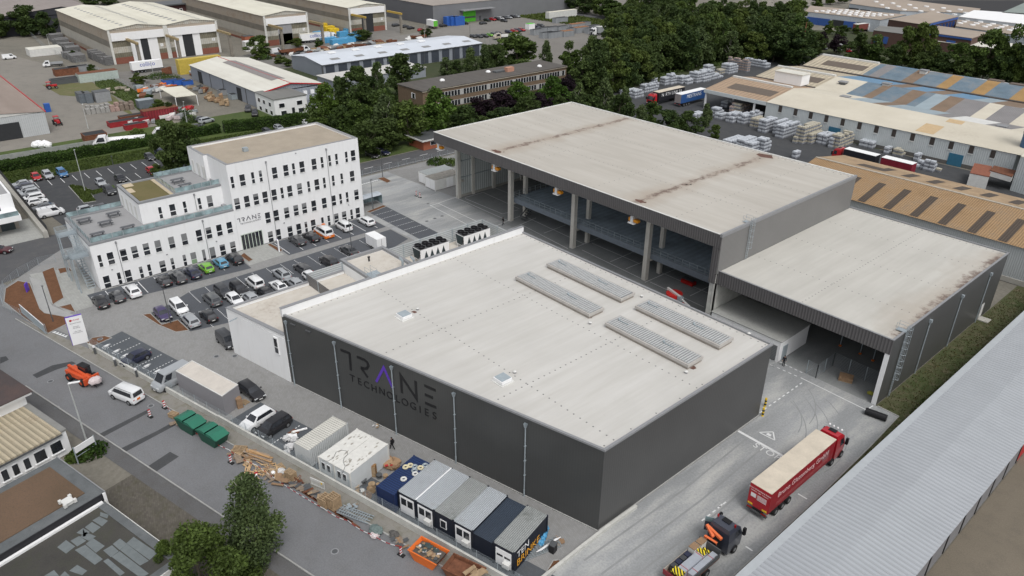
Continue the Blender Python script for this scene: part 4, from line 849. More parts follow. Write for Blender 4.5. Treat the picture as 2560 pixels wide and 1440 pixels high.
for y in (65,67.5,70): bx('air_conditioner',-188.4,-187.8,y-.6,y+.6,2.6,3.8,M['white'],t)
bx('side_shed',-188.4,-182,60.5,72,0,2.4,w_bluey,t)
t=thing('small_office','two-storey white office with grey flat roof in front of the red-trimmed hall','building',(0,0,0));bx('wall',-190,-177.0,49.2,59.8,0,5.2,M['white'],t);bx('roof',-190.2,-176.8,49.0,60,5.2,5.4,mat_roof('dark_flat_roof',(.17,.17,.16),(.2,.2,.19)),t)
for (y,z) in ((51.5,3.2),(57.3,3.2),(51.9,.9),(57.6,.9)): fo=bx('window',-176.99,-176.93,y-.95,y+.95,z-.65,z+.75,M['white'],t);bx('pane',-176.93,-176.9,y-.85,y+.85,z-.55,z+.65,M['win'],fo)
bx('door',-176.98,-176.9,54.6,55.5,0,2.1,M['win'],t)
for (x,z) in ((-187.5,3.3),(-184,3.3),(-180,3.3),(-187,.9),(-183,.9),(-179.5,.9)): fo=bx('window',x-.8,x+.8,49.14,49.19,z-.6,z+.7,M['white'],t);bx('pane',x-.7,x+.7,49.1,49.14,z-.5,z+.6,M['win'],fo)
# --- brown brick school-like block
brn=mat('brown_brick',(.175,.125,.085),.9,.18,2);t=thing('brick_block','long flat-roofed brown brick block with continuous window bands','building',(0,0,0));bx('wall',-165.5,-152,85.6,147.4,0,6.7,brn,t)
bx('roof',-165.7,-151.8,85.4,147.6,6.7,7.0,mat_roof('tar_roof',(.085,.078,.072),(.12,.11,.10),rustamt=.3),t)
for z in (3.9,.8):
    bx('window_band',-152,-151.93,90 if z >2 else 89,146.8,z,z+1.75,mat('pale_grey_frame',(.42,.42,.41),.6),t)
    for i in range(46): y=90.4+i*1.22;bx('window',-151.93,-151.88,y,y+.85,z+.1,z+1.65,M['win'],t) if (i+1) % 9 else None
bx('fascia_line',-151.85,-151.7,85.4,147.6,6.55,6.75,mat('beige_fascia',(.36,.32,.26),.8),t)
fo=bx('window',-158,-156,85.5,85.58,3.9,5.6,M['white'],t);bx('pane',-157.4,-156.2,85.44,85.5,4.0,5.5,M['win'],fo)
bx('chimney',-158.5,-156.8,124,127,7,8.4,mat('salmon_brick',(.45,.24,.17),.9),t)
for (x,y) in ((-160,99),(-161,119),(-157,139)): mb=MB();mb.ball((x,y,7),(.9,.9,.7),nu=10);mb.build('dome_rooflight',M['white'],t)
bx('roof_plant',-160,-158,120,127,7,7.5,M['darksteel'],t)
# --- hall with open gate at the left edge
t=thing('brown_roof_hall','light grey hall with brownish roof, red edge and open dark gate at the left edge','hall',(0,0,0));bx('wall',-268,-201.0,-60,-6.4,0,6.1,mat_rib('pale_grey_sheet',(.46,.47,.48),0,.5,.08,var=.05),t);bx('front_wall',-201.0,-200.9,-60,-6.4,0,6.1,mat_rib('pale_grey_sheet_front',(.48,.50,.51),1,.5,.08,var=.05),t)
mb=MB();mb.poly([(-268.3,-6.2,6.1),(-268.3,-32,8.5),(-200.7,-32,8.5),(-200.7,-6.2,6.1)]);mb.poly([(-268.3,-32,8.5),(-268.3,-60,6.1),(-200.7,-60,6.1),(-200.7,-32,8.5)]);mb.build('roof',mat_roof('pinkish_brown_roof',(.26,.21,.18),(.31,.255,.22),sx=.04,sy=.3),t)
mb=MB();mb.poly([(-200.9,-60,6.0),(-200.9,-6.4,6.0),(-200.9,-32,8.45)]);mb.build('gable',M['whitedirty'],t);bx('edge_trim',-268.3,-200.7,-6.3,-6.0,6.0,6.25,M['red'],t)
y0,_=onx(0,340,-200.9);y1,_=onx(50,330,-200.9);bx('gate',-200.88,-200.8,y0-2,y1+.4,0,4.4,dk,t)
t=thing('dark_gabled_hall','dark-walled hall with a wide pinkish roof beyond the trees at the top left','hall',(0,0,0));bx('wall',-520,-392,10,62,0,8,mat('black_timber_wall',(.04,.042,.05),.8),t);gable_x(t,-520,-392,10,62,8,11.5,mat_roof('faded_pink_roof',(.25,.22,.205),(.29,.255,.24)),mat('black_timber_wall',(.04,.042,.05),.8),44)
t=thing('dark_brick_house','dark brick two-storey house with white windows behind the works halls','house',(0,0,0));P_=[G(420,8),G(500,22),G(520,2),G(440,-8)];mb=MB();mb.prism([(-400,88),(-386,88),(-386,118),(-400,118)],0,9);mb.build('wall',mat('dark_red_brick',(.07,.03,.03),.8),t);bx('roof',-401,-385,87,119,9,9.6,M['darksteel'],t)
for y in (92,95,98,108,111,114): fo=bx('window',-385.99,-385.9,y-.8,y+.8,5.4,7.2,M['white'],t);bx('pane',-385.9,-385.8,y-.5,y+.5,5.6,7,M['win'],fo)
# --- white house with balcony at the left edge
t=thing('white_villa','white modern building with balcony and dark garage doors at the left edge','building',(0,0,0))
cx,cy=G(26,483,7.0);bx('upper_floor',cx-18,cx,cy-14,cy,3.2,7.0,M['white'],t);bx('roof',cx-17.6,cx-.3,cy-14,cy-.4,7.0,7.05,terr,t)
bx_,by_=G(51,537,3.9);bx('balcony',bx_-6,bx_,by_-14,by_,2.8,3.9,M['white'],t);bx('ground_floor',cx-14,cx+.8,cy-14,cy-.3,0,3.0,mat('beige_render',(.33,.30,.26),.85),t)
for i in range(3): bx('garage_door',cx+.8,cx+.9,cy-3.4-i*3.2,cy-1.0-i*3.2,0,2.5,mat('dark_garage_door',(.05,.065,.07),.5),t)
fo=bx('window',cx,cx+.05,cy-4.5,cy-2.4,3.6,5.9,M['win'],t);bx('glass_rail',bx_-.1,bx_-.04,by_-14,by_-.2,3.9,4.8,M['glassbal'],t)
sheet('villa_forecourt',[(-122.2,-24.6),(-122.2,-60),(-135,-60),(-135,-24.6)],.0,walkp)
t=thing('retaining_wall','pale concrete wall with black fence beside the upper car park','wall',(0,0,0));bx('wall',-175,-121.6,-25.2,-24.4,0,1.3,M['conc'],t);bx('fence_panel',-175,-121.6,-24.4,-24.34,0,2.5,mat('black_fence_sheet',(.022,.024,.03),.6),t)
# --- street-side neighbours at lower left (turned with the street)
def sbox(name,s0,s1,n0,n1,z0,z1,m,parent,mt=None):
    mb=MB();mb.frame(0,0,0,SA);mb.box(s0,s1,n0,n1,z0,z1,0,1 if mt else None);return mb.build(name,[m,mt] if mt else m,parent)
t=thing('corrugated_roof_office','white low building with beige corrugated roof and square dark windows','building',(0,0,0))
ribr=mat_rib('beige_corrugated_roof',(.46,.40,.29),1,.62,.3,rz=-SA,rough=.7,var=.14,dirt=(.24,.19,.13),bump=.8)
sbox('wall',-90,-57.6,-60,-24.6,0,3.1,M['white'],t);sbox('roof',-90,-57.3,-60,-25.2,3.1,3.3,ribr,t);sbox('roof_edge',-90,-57.5,-25.2,-24.5,3.1,3.35,mat('grey_eaves_flashing',(.22,.22,.21),.7),t);sbox('gutter',-57.35,-57.2,-60,-25.2,2.9,3.1,M['darksteel'],t)
for uv,w_ in (((13,1188),.3),((40,1174),.3),((68,1159),.3),((101,1140),.6),((141,1118),.6)):
    d=ray(*uv);n_=SE;q0=SE*(-57.6);tt=(q0-CAM).dot(n_)/d.dot(n_);q=CAM+d*tt;nn=q.dot(SN);z=q.z
    fo=sbox('window',-57.62,-57.55,nn-w_-.06,nn+w_+.06,z-.72,z+.78,M['white'],t);sbox('pane',-57.55,-57.52,nn-w_,nn+w_,z-.65,z+.7,M['win'],fo);sbox('sill',-57.6,-57.42,nn-w_-.15,nn+w_+.15,z-.85,z-.73,M['white'],t)
t=thing('dark_roof_block','white block with dark patchy flat roof at the left edge of the street','building',(0,0,0))
s_,n_=tost(*G(82,978,5.2));sbox('wall',-110,s_-.9,n_-25,n_-.7,0,4.8,M['white'],t);sbox('fascia',-110,s_-.15,n_-25,n_-.15,4.8,5.15,M['white'],t);sbox('roof',-110,s_,n_-25,n_,5.15,5.25,mat_ground('dark_tar_roof',(.05,.048,.05),(.08,.06,.058),(.11,.07,.06),.15,.5),t)
t=thing('gravel_roof_block','flat block with brown gravel roof and grey slab border','building',(0,0,0))
feltm=mat_ground('grey_roof_felt',(.105,.115,.12),(.14,.15,.155),(.07,.075,.08),.2,1.0);gr=mat_ground('brown_roof_gravel',(.12,.08,.05),(.155,.10,.065),(.075,.06,.045),.15,5,bump=.6)
sbox('wall',-52.3,-43.2,-60,-28.2,0,3.7,M['darksteel'],t);sbox('roof',-52.4,-43.0,-60,-28.0,3.7,3.95,feltm,t);sbox('gravel_bed',-51.4,-44.4,-60,-29.3,3.95,4.02,gr,t);sbox('roof_edge',-52.45,-42.9,-28.05,-27.95,3.6,4.05,M['cap'],t);sbox('corner_trim',-43.1,-42.85,-28.3,-28.0,1.6,3.9,M['white'],t);sbox('black_fascia',-43.05,-42.9,-60,-28.3,1.7,3.9,mat('black_roof_fascia',(.02,.02,.024),.6),t)
vx,vy=G(170,1257,4.1);mb=MB();mb.frame(vx,vy,4.02,SA);mb.box(-.4,.4,-.4,.4,0,.35);mb.box(-.5,.5,-.5,.5,.35,.42)
for a,b in ((-.5,-.5),(.5,-.5),(.5,.5),(-.5,.5)): mb.box(a-.14,a+.14,b-.14,b+.14,.1,.5)
tag(mb.build('roof_cowl',M['whitedirty']),'small white square ventilation cowl on the brown gravel roof','vent')
t=thing('patched_roof_block','low flat block with dark felt roof mended with pale rectangular patches','building',(0,0,0))
sbox('wall',-42.85,-29.4,-62,-28.5,0,2.8,M['darksteel'],t);sbox('roof',-42.9,-29.3,-62,-28.4,2.8,3.0,mat_ground('mossy_dark_felt',(.052,.05,.046),(.075,.072,.064),(.05,.055,.035),.2,.8),t);sbox('roof_edge',-42.8,-29.25,-29.2,-28.4,3.0,3.06,feltm,t);sbox('end_edge',-30.1,-29.25,-62,-29.2,3.0,3.06,feltm,t);sbox('edge_trim',-29.25,-29.15,-62,-28.35,2.5,3.1,M['whitedirty'],t);sbox('front_trim',-42.85,-29.2,-28.36,-28.3,2.6,3.1,M['whitedirty'],t);sbox('white_ledge',-42.84,-42.5,-62,-28.6,3.0,3.25,M['white'],t)
mb=MB()
for q in ([(251,1280),(262,1284),(272,1286),(268,1296),(250,1290)],[(231,1301),(248,1291),(270,1302),(255,1316)],[(212,1318),(230,1305),(252,1318),(232,1333)],[(191,1332),(208,1320),(225,1330),(207,1342),(215,1340)],[(200,1342),(215,1330),(240,1341),(222,1352)],[(176,1352),(198,1340),(216,1352),(193,1366)],[(143,1368),(165,1350),(188,1366),(165,1384)],
          [(187,1375),(213,1362),(257,1398),(237,1412)],[(214,1360),(232,1345),(262,1365),(240,1382)],[(258,1376),(280,1363),(297,1378),(277,1393)],[(282,1360),(300,1346),(318,1360),(299,1375)],[(316,1358),(334,1342),(393,1382),(374,1400)],[(300,1375),(318,1360),(372,1402),(350,1414)],[(279,1392),(299,1378),(372,1434),(362,1440),(345,1440)],[(258,1403),(270,1396),(312,1432),(300,1440)],[(173,1427),(193,1412),(218,1427),(205,1438)],[(110,1440),(135,1425),(148,1440)],[(150,1440),(162,1428),(175,1440)]):
    mb.sheet([G(*a,3.01) for a in q],3.012)
mb.build('felt_patch',mat('pale_felt_patch',(.15,.17,.175),.7,.15),t)
# --- long grey corrugated roof, bottom right
t=thing('ribbed_roof_hall','long hall with light grey ribbed roof and dark gates at the bottom right','hall',(0,0,0));rr=mat_rib('light_grey_ribbed_roof',(.37,.39,.415),1,.62,.09,rough=.45,var=.05,bump=.5)
bx('wall',15.1,25.0,-10,98,0,4.3,mat_rib('grey_hall_wall',(.16,.16,.17),1,.8,.15),t)
mb=MB();mb.poly([(25.5,-12,4.35),(25.5,100,4.35),(20.2,100,4.75),(20.2,-12,4.75)]);mb.poly([(20.2,-12,4.75),(20.2,100,4.75),(15.5,100,4.5),(15.5,-12,4.5)]);mb.build('roof',rr,t)
bx('verge_flashing',14.7,15.5,-12,100,4.3,4.52,mat('pale_flashing',(.39,.415,.435),.5,.06),t)
for i in range(16): y=12+i*4.2;bx('gate',25.01,25.1,y,y+3.6,0,3.9,M['red'] if i in (0,8) else mat('grey_gate',(.20,.20,.21),.6,.1),t);bx('post',25.0,25.15,y-.4,y-.2,0,4.2,M['black'],t)
sheet('gravel_yard',[(25.2,-30),(25.2,120),(80,120),(80,-30)],-.006,mat_ground('brown_gravel_yard',(.15,.13,.10),(.18,.155,.12),(.12,.105,.085),.06,.5))
# --- brown ribbed hall behind the low hall
orib=mat_rib('tan_corrugated_roof',(.36,.235,.125),0,.42,.25,rough=.75,var=.15,dirt=(.22,.17,.12),bump=.7);orib2=mat_rib('worn_tan_corrugated_roof',(.42,.30,.185),0,.42,.25,rough=.75,var=.2,bump=.7)
dks=mat_rib('dark_rooflight_sheet',(.085,.065,.05),0,.42,.25,rough=.6)
t=thing('tan_roof_hall','long hall with tan corrugated roof and dark rooflight strips','hall',(0,0,0));bx('wall',-37,40,97.3,122.5,0,6.6,mat_rib('pale_grey_ribbed_wall',(.45,.48,.49),0,.35,.12,var=.06),t)
YR,ZR2=109.4,9.3
for a,b,(ya,yb),m in ((-37.3,40,(97,YR),orib),(-37.3,40,(YR,123),orib2)):
    mb=MB();mb.poly([(a,ya,6.7 if ya <YR else ZR2),(b,ya,6.7 if ya <YR else ZR2),(b,yb,ZR2 if yb ==YR else 7.0),(a,yb,ZR2 if yb ==YR else 7.0)]);mb.build('roof_slope',m,t)
mb=MB();mb.poly([(-37,97.3,6.5),(-37,122.5,6.5),(-37,YR,9.2)]);mb.build('gable',orib,t);bx('ridge_cap',-37.3,40,YR-.3,YR+.3,ZR2-.05,ZR2+.08,mat('weathered_ridge_cap',(.40,.36,.30),.8,.2),t);bx('plinth',-37,40,97.1,97.28,0,.9,M['conc'],t)
def strip_roof(name,x0,x1,ya,yb,za,zb,m,parent,dz=.03):
    mb=MB();mb.poly([(x0,ya,za+dz),(x1,ya,za+dz),(x1,yb,zb+dz),(x0,yb,zb+dz)]);mb.build(name,m,parent)
for i in range(12):
    x=-31.6+i*5.05
    strip_roof('rooflight_strip',x,x+1.5,97.3,105.8,6.76,8.55,dks,t)
    if i: strip_roof('rooflight_strip',x+1.0,x+2.8,113.2,119.5,8.66,7.6,dks,t)
strip_roof('rooflight_strip',-30,-24,113,117,8.69,8.0,dks,t)
# --- patchwork-roof factory
pw_=thing('patchwork_roof_factory','long white factory with beige and blue-brown patchwork roofs','factory',(0,0,0));wallw=mat_rib('white_ribbed_wall',(.55,.59,.60),0,.5,.06,var=.05)
XL,XM,XR=-101.5,-79.4,60
bx('wall',XM,-12.4,158.75,244,.9,5.95,wallw,pw_);bx('plinth',XM,-12.4,158.7,160,0,.9,mat('dark_plinth',(.12,.115,.11),.9),pw_);bx('rear_wall',-12.4,XR,162,244,0,5.9,wallw,pw_)
for u,v in ((1951,270),(1989,279),(2027,287),(2066,296),(2107,304),(2149,313),(2191,323),(2235,332),(2281,344),(2330,354),(2378,363),(2429,372),(2482,386)):
    x,z=ony(u,v,158.7);fo=bx('window',x-.55,x+.55,158.68,158.74,3.9,5.75,mat('dark_louvre',(.06,.05,.045),.7),pw_);bx('sill',x-.6,x+.6,158.6,158.7,3.6,3.78,M['whitedirty'],pw_)
for u,v in ((2084,336),(2384,412)): x,z=ony(u,v,158.7);bx('roller_door',x-1.7,x+1.7,158.6,158.73,0,3.0,mat('blue_roller_door',(.04,.15,.24),.5),pw_)
cr=mat_roof('cream_factory_roof',(.54,.50,.41),(.60,.56,.47),rustamt=.2,sx=.08,sy=.05);tan=mat_rib('tan_sheet_roof',(.40,.29,.20),0,1.4,.12,rough=.7,var=.12,dirt=(.3,.22,.16));tan2=mat_rib('sand_sheet_roof',(.47,.41,.31),0,1.6,.14,rough=.7,var=.12)
C_={'b': mat_rib('blue_sheet',(.145,.21,.265),0,.45,.16,rough=.6,var=.22,dirt=(.22,.21,.20)),'n': mat_rib('brown_sheet',(.22,.155,.105),0,.45,.14,rough=.6,var=.15),'o': mat_rib('ochre_sheet',(.36,.22,.085),0,.45,.14,rough=.6,var=.15),'g': mat_rib('grey_sheet',(.235,.225,.225),0,.45,.14,rough=.5,var=.12),'c': cr,'w': M['whitedirty'],'d': mat_rib('maroon_sheet',(.10,.05,.04),0,.45,.1),'l': mat_rib('light_grey_blue_sheet',(.31,.38,.42),0,.45,.12,rough=.5,var=.1),'s': mat_rib('sky_blue_sheet',(.13,.26,.40),0,.45,.1,rough=.5,var=.08)}
prof=[(158.5,6.0),(173.2,8.0),(186.5,6.2),(200.2,8.0),(217.0,6.0),(231,8.4),(245,6.0)]
def bands(k,edges,cols,f0=0.,f1=1.,x1=XR):
    (ya,za),(yb,zb)=prof[k],prof[k+1];y0,z0=ya+(yb-ya)*f0,za+(zb-za)*f0;y1,z1=ya+(yb-ya)*f1,za+(zb-za)*f1
    ed=list(edges)+[x1]
    for i,c in enumerate(cols): mb=MB();mb.poly([(ed[i],y0,z0),(ed[i+1],y0,z0),(ed[i+1],y1,z1),(ed[i],y1,z1)]);mb.build('roof_sheet',C_[c],pw_)
def exs(pl,z):   # picture points (4.26x crop at 1960, 0) -> x on height z
    return [G(1960+x/4.26,y/4.26,z)[0] for x,y in pl]
bands(0,[XM],'c');bands(1,[XM,-66,-62,-55,-51,-38,-34,-25,-19,-13,-6,2,10],'cclnlgwgcnglg')
bands(2,[XM]+exs([(690,990),(840,1030),(960,1040),(1160,1085),(1320,1110),(1410,1130),(1560,1160),(1720,1190),(1990,1240),(2150,1270),(2400,1320)],6.2)+[-19,-11],'cbnbnblngcgcgn')
bands(3,[XM,-70,-63,-58,-51,-46,-38,-33,-25,-18,0],'ssnsnslnlgn')
bands(4,[XM]+exs([(930,805),(1050,820),(1280,860),(1410,880),(1640,925),(1760,945),(2000,990),(2140,1015),(2400,1060)],6.0)+[-18,-8,2],'bgbnbobobobob')
bands(5,[XM,-68,-63,-56,-50,-40,-30,-10],'swnswsos')
strip_roof('patched_sheet',-36.8,-32.2,160,166.5,6.2,7.09,mat('sand_patch_sheet',(.50,.37,.22),.8),pw_);strip_roof('patched_sheet',-33.5,-29.5,170,172.6,7.56,7.92,mat('sand_patch_sheet',(.50,.37,.22),.8),pw_)
for k in (0,2,4):
    (ya,za),(yb,zb)=prof[k],prof[k+1];(yc,zc)=prof[k+2];mb=MB();mb.poly([(XL,ya,za),(XM,ya,za),(XM,yb,zb),(XL,yb,zb)]);mb.poly([(XL,yb,zb),(XM,yb,zb),(XM,yc,zc),(XL,yc,zc)]);mb.build('gable_roof',tan if k ==0 else tan2,pw_)
    strip_roof('rooflight_strip',XL+5,XM-1.6,ya+4.5,ya+9.5,za+(zb-za)/(yb-ya)*4.5,za+(zb-za)/(yb-ya)*9.5,mat('dark_brown_rooflight',(.13,.105,.085),.7),pw_,.05)
    bx('ridge_vent',XL+.5,XM-.5,yb-.5,yb+.5,zb-.1,zb+.45,M['whitedirty'],pw_)
    mb=MB();mb.poly([(XL+.1,ya,za-.05),(XL+.1,yc,zc-.05),(XL+.1,yb,zb-.05)]);mb.build('gable',tan2,pw_)
bx('valley_gutter',XL,XR,216.3,217.7,5.8,6.35,mat('black_gutter',(.07,.06,.055),.8),pw_);bx('valley_gutter',XL,XM,185.9,187.1,6.0,6.4,mat('black_gutter',(.07,.06,.055),.8),pw_)
bx('canopy_fascia',XL,XM,158.35,158.6,5.0,6.05,wallw,pw_);bx('canopy_back',XL+.3,XM,200,200.3,0,6,M['darksteel'],pw_);bx('end_fascia',XL-.1,XL+.1,158.4,244,5.2,6.05,wallw,pw_)
for x,y in ((XL+.6,159),(XM-4,159),(XL+.6,175),(XL+.6,190)): bx('post',x-.25,x+.25,y-.25,y+.25,0,5.2,M['white'],pw_)
hx,hy=G(1935,198,7.6);t=thing('roof_cabin','small white cabin standing on the tan factory roof','cabin',(hx,hy,6.6));bx('wall',0,9.5,0,5,.3,3.6,M['white'],t);bx('roof',-.2,9.7,-.2,5.2,3.6,3.8,creamw,t);bx('legs',.5,9,.5,4.5,-.6,.3,M['darksteel'],t)
for (u,v,z,c) in ((2108,207,7.6,'d'),(2217,211,8.2,'w'),(2310,178,8.6,'w'),(2113,244,7.6,'w'),(2505,318,7.6,'w')):
    x,y=G(u,v,z);t=thing('roof_extractor',{2108: 'dark roof extractor where cream and blue roofs meet',2217: 'pale extractor on the middle blue ridge',2310: 'pale extractor on the farthest blue ridge',2113: 'pale extractor at the cream valley',2505: 'pale extractor near the blue silo'}[u],'extractor',(x,y,z-.8),0,'roof extractors');bx('base',-1,1,-.9,.9,0,1.0,M['darksteel'] if c =='d' else M['whitedirty'],t);bx('cap',-1.3,1.3,-1.1,1.1,1.0,1.3,M['cap'],t)
for (u,v) in ((2490,202),(2545,212)): x,y=G(u,v,8.3);mb=MB();mb.frame(x,y,7.6);mb.box(-2.2,2.2,-1.2,1.2,0,1.0);tag(mb.build('roof_hood',mat('brown_hood',(.14,.11,.09),.7)),'left brown roof hood near the far blue ridge' if u ==2490 else 'right brown roof hood near the far blue ridge','roof hood','brown roof hoods')
# mast, silo and small buildings
x,y=G(1997,166);t=thing('rusty_mast','thin rusty mast standing by the tan roofs','mast',(x,y,0));mb=MB();mb.tube((0,0,0),(0,0,17),.28,.16);mb.build('pole',M['rust'],t)
x,y=G(2524,432);t=thing('blue_silo','tall blue steel silo at the right edge','silo',(x+1.5,y+1,0));mb=MB();mb.tube((0,0,0),(0,0,17),1.5,n=20);mb.build('tank',mat('silo_blue',(.06,.13,.25),.5,.15),t,True);mb=MB();mb.tube((0,0,10),(0,0,10.3),1.6,n=20);mb.build('band',M['darksteel'],t)
def pxb(name,lab,cat,poly,z,wall,roof,group=None,z0=0):
    t=thing(name,lab,cat,(0,0,0),0,group);P_=[G(u,v,z) for u,v in poly];mb=MB();mb.prism(P_,z0,z-.02);mb.build('wall',wall,t);c=(sum(p[0] for p in P_)/len(P_),sum(p[1] for p in P_)/len(P_));mb=MB();mb.prism([(c[0]+(p[0]-c[0])*1.01,c[1]+(p[1]-c[1])*1.01) for p in P_],z-.02,z+.15);mb.build('roof',roof,t);return t,P_
pxb('white_plant_tower','white plant tower at the right edge beside the tan roof','building',[(2552,392),(2620,410),(2640,385),(2575,370)],8.0,wallw,cream)
t,P_=pxb('small_white_shed','small white shed with rusty red roof before the white factory wall','shed',[(2425,433),(2473,443),(2480,417),(2436,409)],3.2,M['whitedirty'],mat('rust_red_roof',(.24,.09,.055),.8,.25))
pxb('loading_dock','white railed loading deck over a dark bay beside the small shed','platform',[(2475,427),(2530,443),(2540,428),(2485,415)],3.6,M['whitedirty'],M['rust'],z0=2.4)
t=thing('gatehouse','small red brick gatehouse with dark flat roof and white eaves','gatehouse',(0,0,0));bx('wall',-128,-121.2,63.8,71,0,2.5,mat('orange_red_brick',(.34,.11,.06),.85,.15),t);bx('roof',-129,-120.4,63,72,2.5,2.85,M['whitedirty'],t);bx('roof_felt',-128.8,-120.6,63.2,71.8,2.85,2.88,M['darksteel'],t);fo=bx('window',-121.19,-121.1,66,68,1,2.1,M['white'],t);bx('pane',-121.1,-121.05,66.1,67.9,1.1,2.0,M['win'],fo)
# --- far right: workshops with blue trim
brr=mat_roof('brown_felt_roof',(.33,.275,.225),(.37,.31,.255),sx=.03,sy=.03);bwl=mat('brown_brick_far',(.10,.06,.05),.85);wfl=mat('pale_sheet_far',(.42,.46,.50),.7);blu=mat('blue_trim',(.04,.10,.32),.5)
t,P_=pxb('workshop','workshop with barrel roof, rows of round rooflights and blue doors','building',[(2014,29),(2201,50),(2265,37),(2027,15)],6,wfl,brr)
a,b=Vector((*P_[0],0)),Vector((*P_[1],0));nrm=Vector((0,-1,0))
for f,m in ((.12,blu),(.28,blu),(.47,dk),(.62,blu),(.80,dk)): c=a.lerp(b,f);mb=MB();mb.box(c.x-3.2,c.x+3.2,c.y-.35,c.y-.1,0,3.6);mb.build('gate',m,t)
for i in range(5):
    for j in range(6): c=a.lerp(b,.28+i*.15);mb=MB();mb.tube((c.x-7+j*1.6,c.y+3+j*3.6,6.1),(c.x-7+j*1.6,c.y+3+j*3.6,6.7),1.15,n=10);mb.build('round_rooflight',M['white'],t)
t,P_=pxb('garage_block','long low garage block with four dark gates behind the workshop','building',[(2124,9),(2252,27),(2440,33),(2450,22),(2260,0),(2140,-6)],6,wfl,brr)
a,b=Vector((*P_[0],0)),Vector((*P_[1],0))
for f in (.15,.38,.62,.85): c=a.lerp(b,f);mb=MB();mb.box(c.x-4,c.x+4,c.y-.5,c.y-.1,0,4);mb.build('gate',dk,t)
for i in range(6):
    for j in range(3): x,y=G(2190+i*42+j*14,5+i*4+j*8,6.2);mb=MB();mb.tube((x,y,6.1),(x,y,6.7),1.3,n=10);mb.build('round_rooflight',M['white'],t)
t,P_=pxb('blue_trim_office','brown brick office with pitched felt roof and blue window bands','building',[(2222,49),(2310,62),(2395,42),(2330,29)],9,bwl,brr)
a,b=Vector((*P_[1],0)),Vector((*P_[2],0));mb=MB();mb.bar(a+Vector((.2,-.2,8.4)),b+Vector((.2,-.2,8.4)),.3,.9);mb.build('blue_fascia',blu,t)
for i in range(9): c=a.lerp(b,.08+i*.1);mb=MB();mb.box(c.x-.9,c.x+.9,c.y-.35,c.y-.05,5,7.4);mb.build('window',blu,t)
t,P_=pxb('brown_annex','low brown annex with pale roof and blue edge among the trees','building',[(2325,82),(2430,96),(2470,82),(2338,64)],7,bwl,brr);a,b=Vector((*P_[0],0)),Vector((*P_[1],0));mb=MB();mb.bar(a+Vector((0,-.25,6.5)),b+Vector((0,-.25,6.5)),.3,.7);mb.build('blue_fascia',blu,t)
for f in (.5,.6): c=a.lerp(b,f);mb=MB();mb.box(c.x-1,c.x+1,c.y-.4,c.y-.1,2.5,5);mb.build('window',blu,t)
t,P_=pxb('flat_office','flat-roofed brown brick block with railing partly behind trees','building',[(2184,76),(2312,92),(2322,76),(2200,65)],7,bwl,mat_roof('dark_flat_roof',(.17,.17,.16),(.2,.2,.19)));a,b=Vector((*P_[0],0)),Vector((*P_[1],0))
for f in (.1,.28): c=a.lerp(b,f);mb=MB();mb.box(c.x-1,c.x+1,c.y-.4,c.y-.1,2,5);mb.build('window',blu,t)
t,P_=pxb('skylight_hall','brown-roofed hall with rows of round white rooflights at the upper right','building',[(2390,66),(2640,102),(2640,62),(2400,40)],6.5,wfl,brr)
for i in range(6):
    for j in range(5): x,y=G(2400+i*31+j*10,59+i*4.4-j*3.6,6.6);mb=MB();mb.tube((x,y,6.5),(x,y,7.1),1.3,n=10);mb.build('round_rooflight',M['white'],t)
pxb('white_roof_hall','hall with clean white roof at the upper right','building',[(2398,42),(2640,70),(2640,40),(2436,26)],8,wfl,M['white'])
pxb('green_roof_hall','hall with grey-green pitched roof in the top right corner','building',[(2505,32),(2640,44),(2640,0),(2560,8)],8,wfl,mat_roof('grey_green_roof',(.22,.26,.24),(.26,.30,.28)))
pxb('side_white_roof','low cream-roofed shed half hidden by the right-hand trees','shed',[(2330,102),(2540,128),(2560,112),(2350,92)],4,bwl,creamw)
# ================================================================ vehicles
PAINT={}
def paint(c,name):
    k='car_paint_'+name
    if k in MC: return MC[k]
    m=newmat(k,.3,.0);t=NT(m);t.b.inputs['Coat Weight'].default_value=.6;t.b.inputs['Coat Roughness'].default_value=.08;t.b.inputs['Specular IOR Level'].default_value=.45
    n=t.noise(.9,3,.5,t.pos());t.col(t.mix(t.rng(n,.35,.65),tuple(x*.93 for x in c),c));MC[k]=m;return m
PC={'black': (.018,.018,.021),'charcoal': (.05,.052,.057),'grey': (.10,.105,.11),'silver': (.36,.38,.40),'white': (.78,.79,.80),'navy': (.018,.022,.05),'blue': (.05,.16,.34),'ltblue': (.10,.30,.46),'green': (.17,.44,.03),'red': (.42,.015,.02),'purple': (.06,.045,.12),'beige': (.45,.40,.32),'orange': (.75,.16,.02)}
KIND={  # L, W, H, belt, nose z, cowl x, roof front, roof rear, rear base, tail z, rear glass, side glass end
    'hatch': (4.1,1.76,1.46,.93,.74,.98,.25,-1.5,-1.93,.93,1,-1.6),'sedan': (4.65,1.82,1.44,.93,.74,1.05,.3,-1.1,-1.75,.95,1,-1.3),'estate': (4.75,1.84,1.48,.95,.74,1.15,.4,-1.9,-2.26,.95,1,-1.95),
    'suv': (4.6,1.88,1.68,1.08,.92,1.1,.4,-1.75,-2.15,1.08,1,-1.85),'mpv': (4.6,1.85,1.7,1.05,.85,1.45,.6,-1.9,-2.2,1.05,1,-1.95),'van': (4.95,1.95,1.98,1.15,.95,1.85,1.1,-2.28,-2.4,1.15,1,-2.1),
    'caddy': (4.5,1.82,1.84,1.08,.9,1.35,.7,-2.05,-2.18,1.08,1,-1.95),'panel': (5.0,1.96,2.0,1.15,.95,1.85,1.15,-2.36,-2.44,1.15,0,.35),'transit': (5.3,2.05,2.4,1.25,1.0,2.0,1.3,-2.5,-2.6,1.25,0,.6)}
CMESH={}
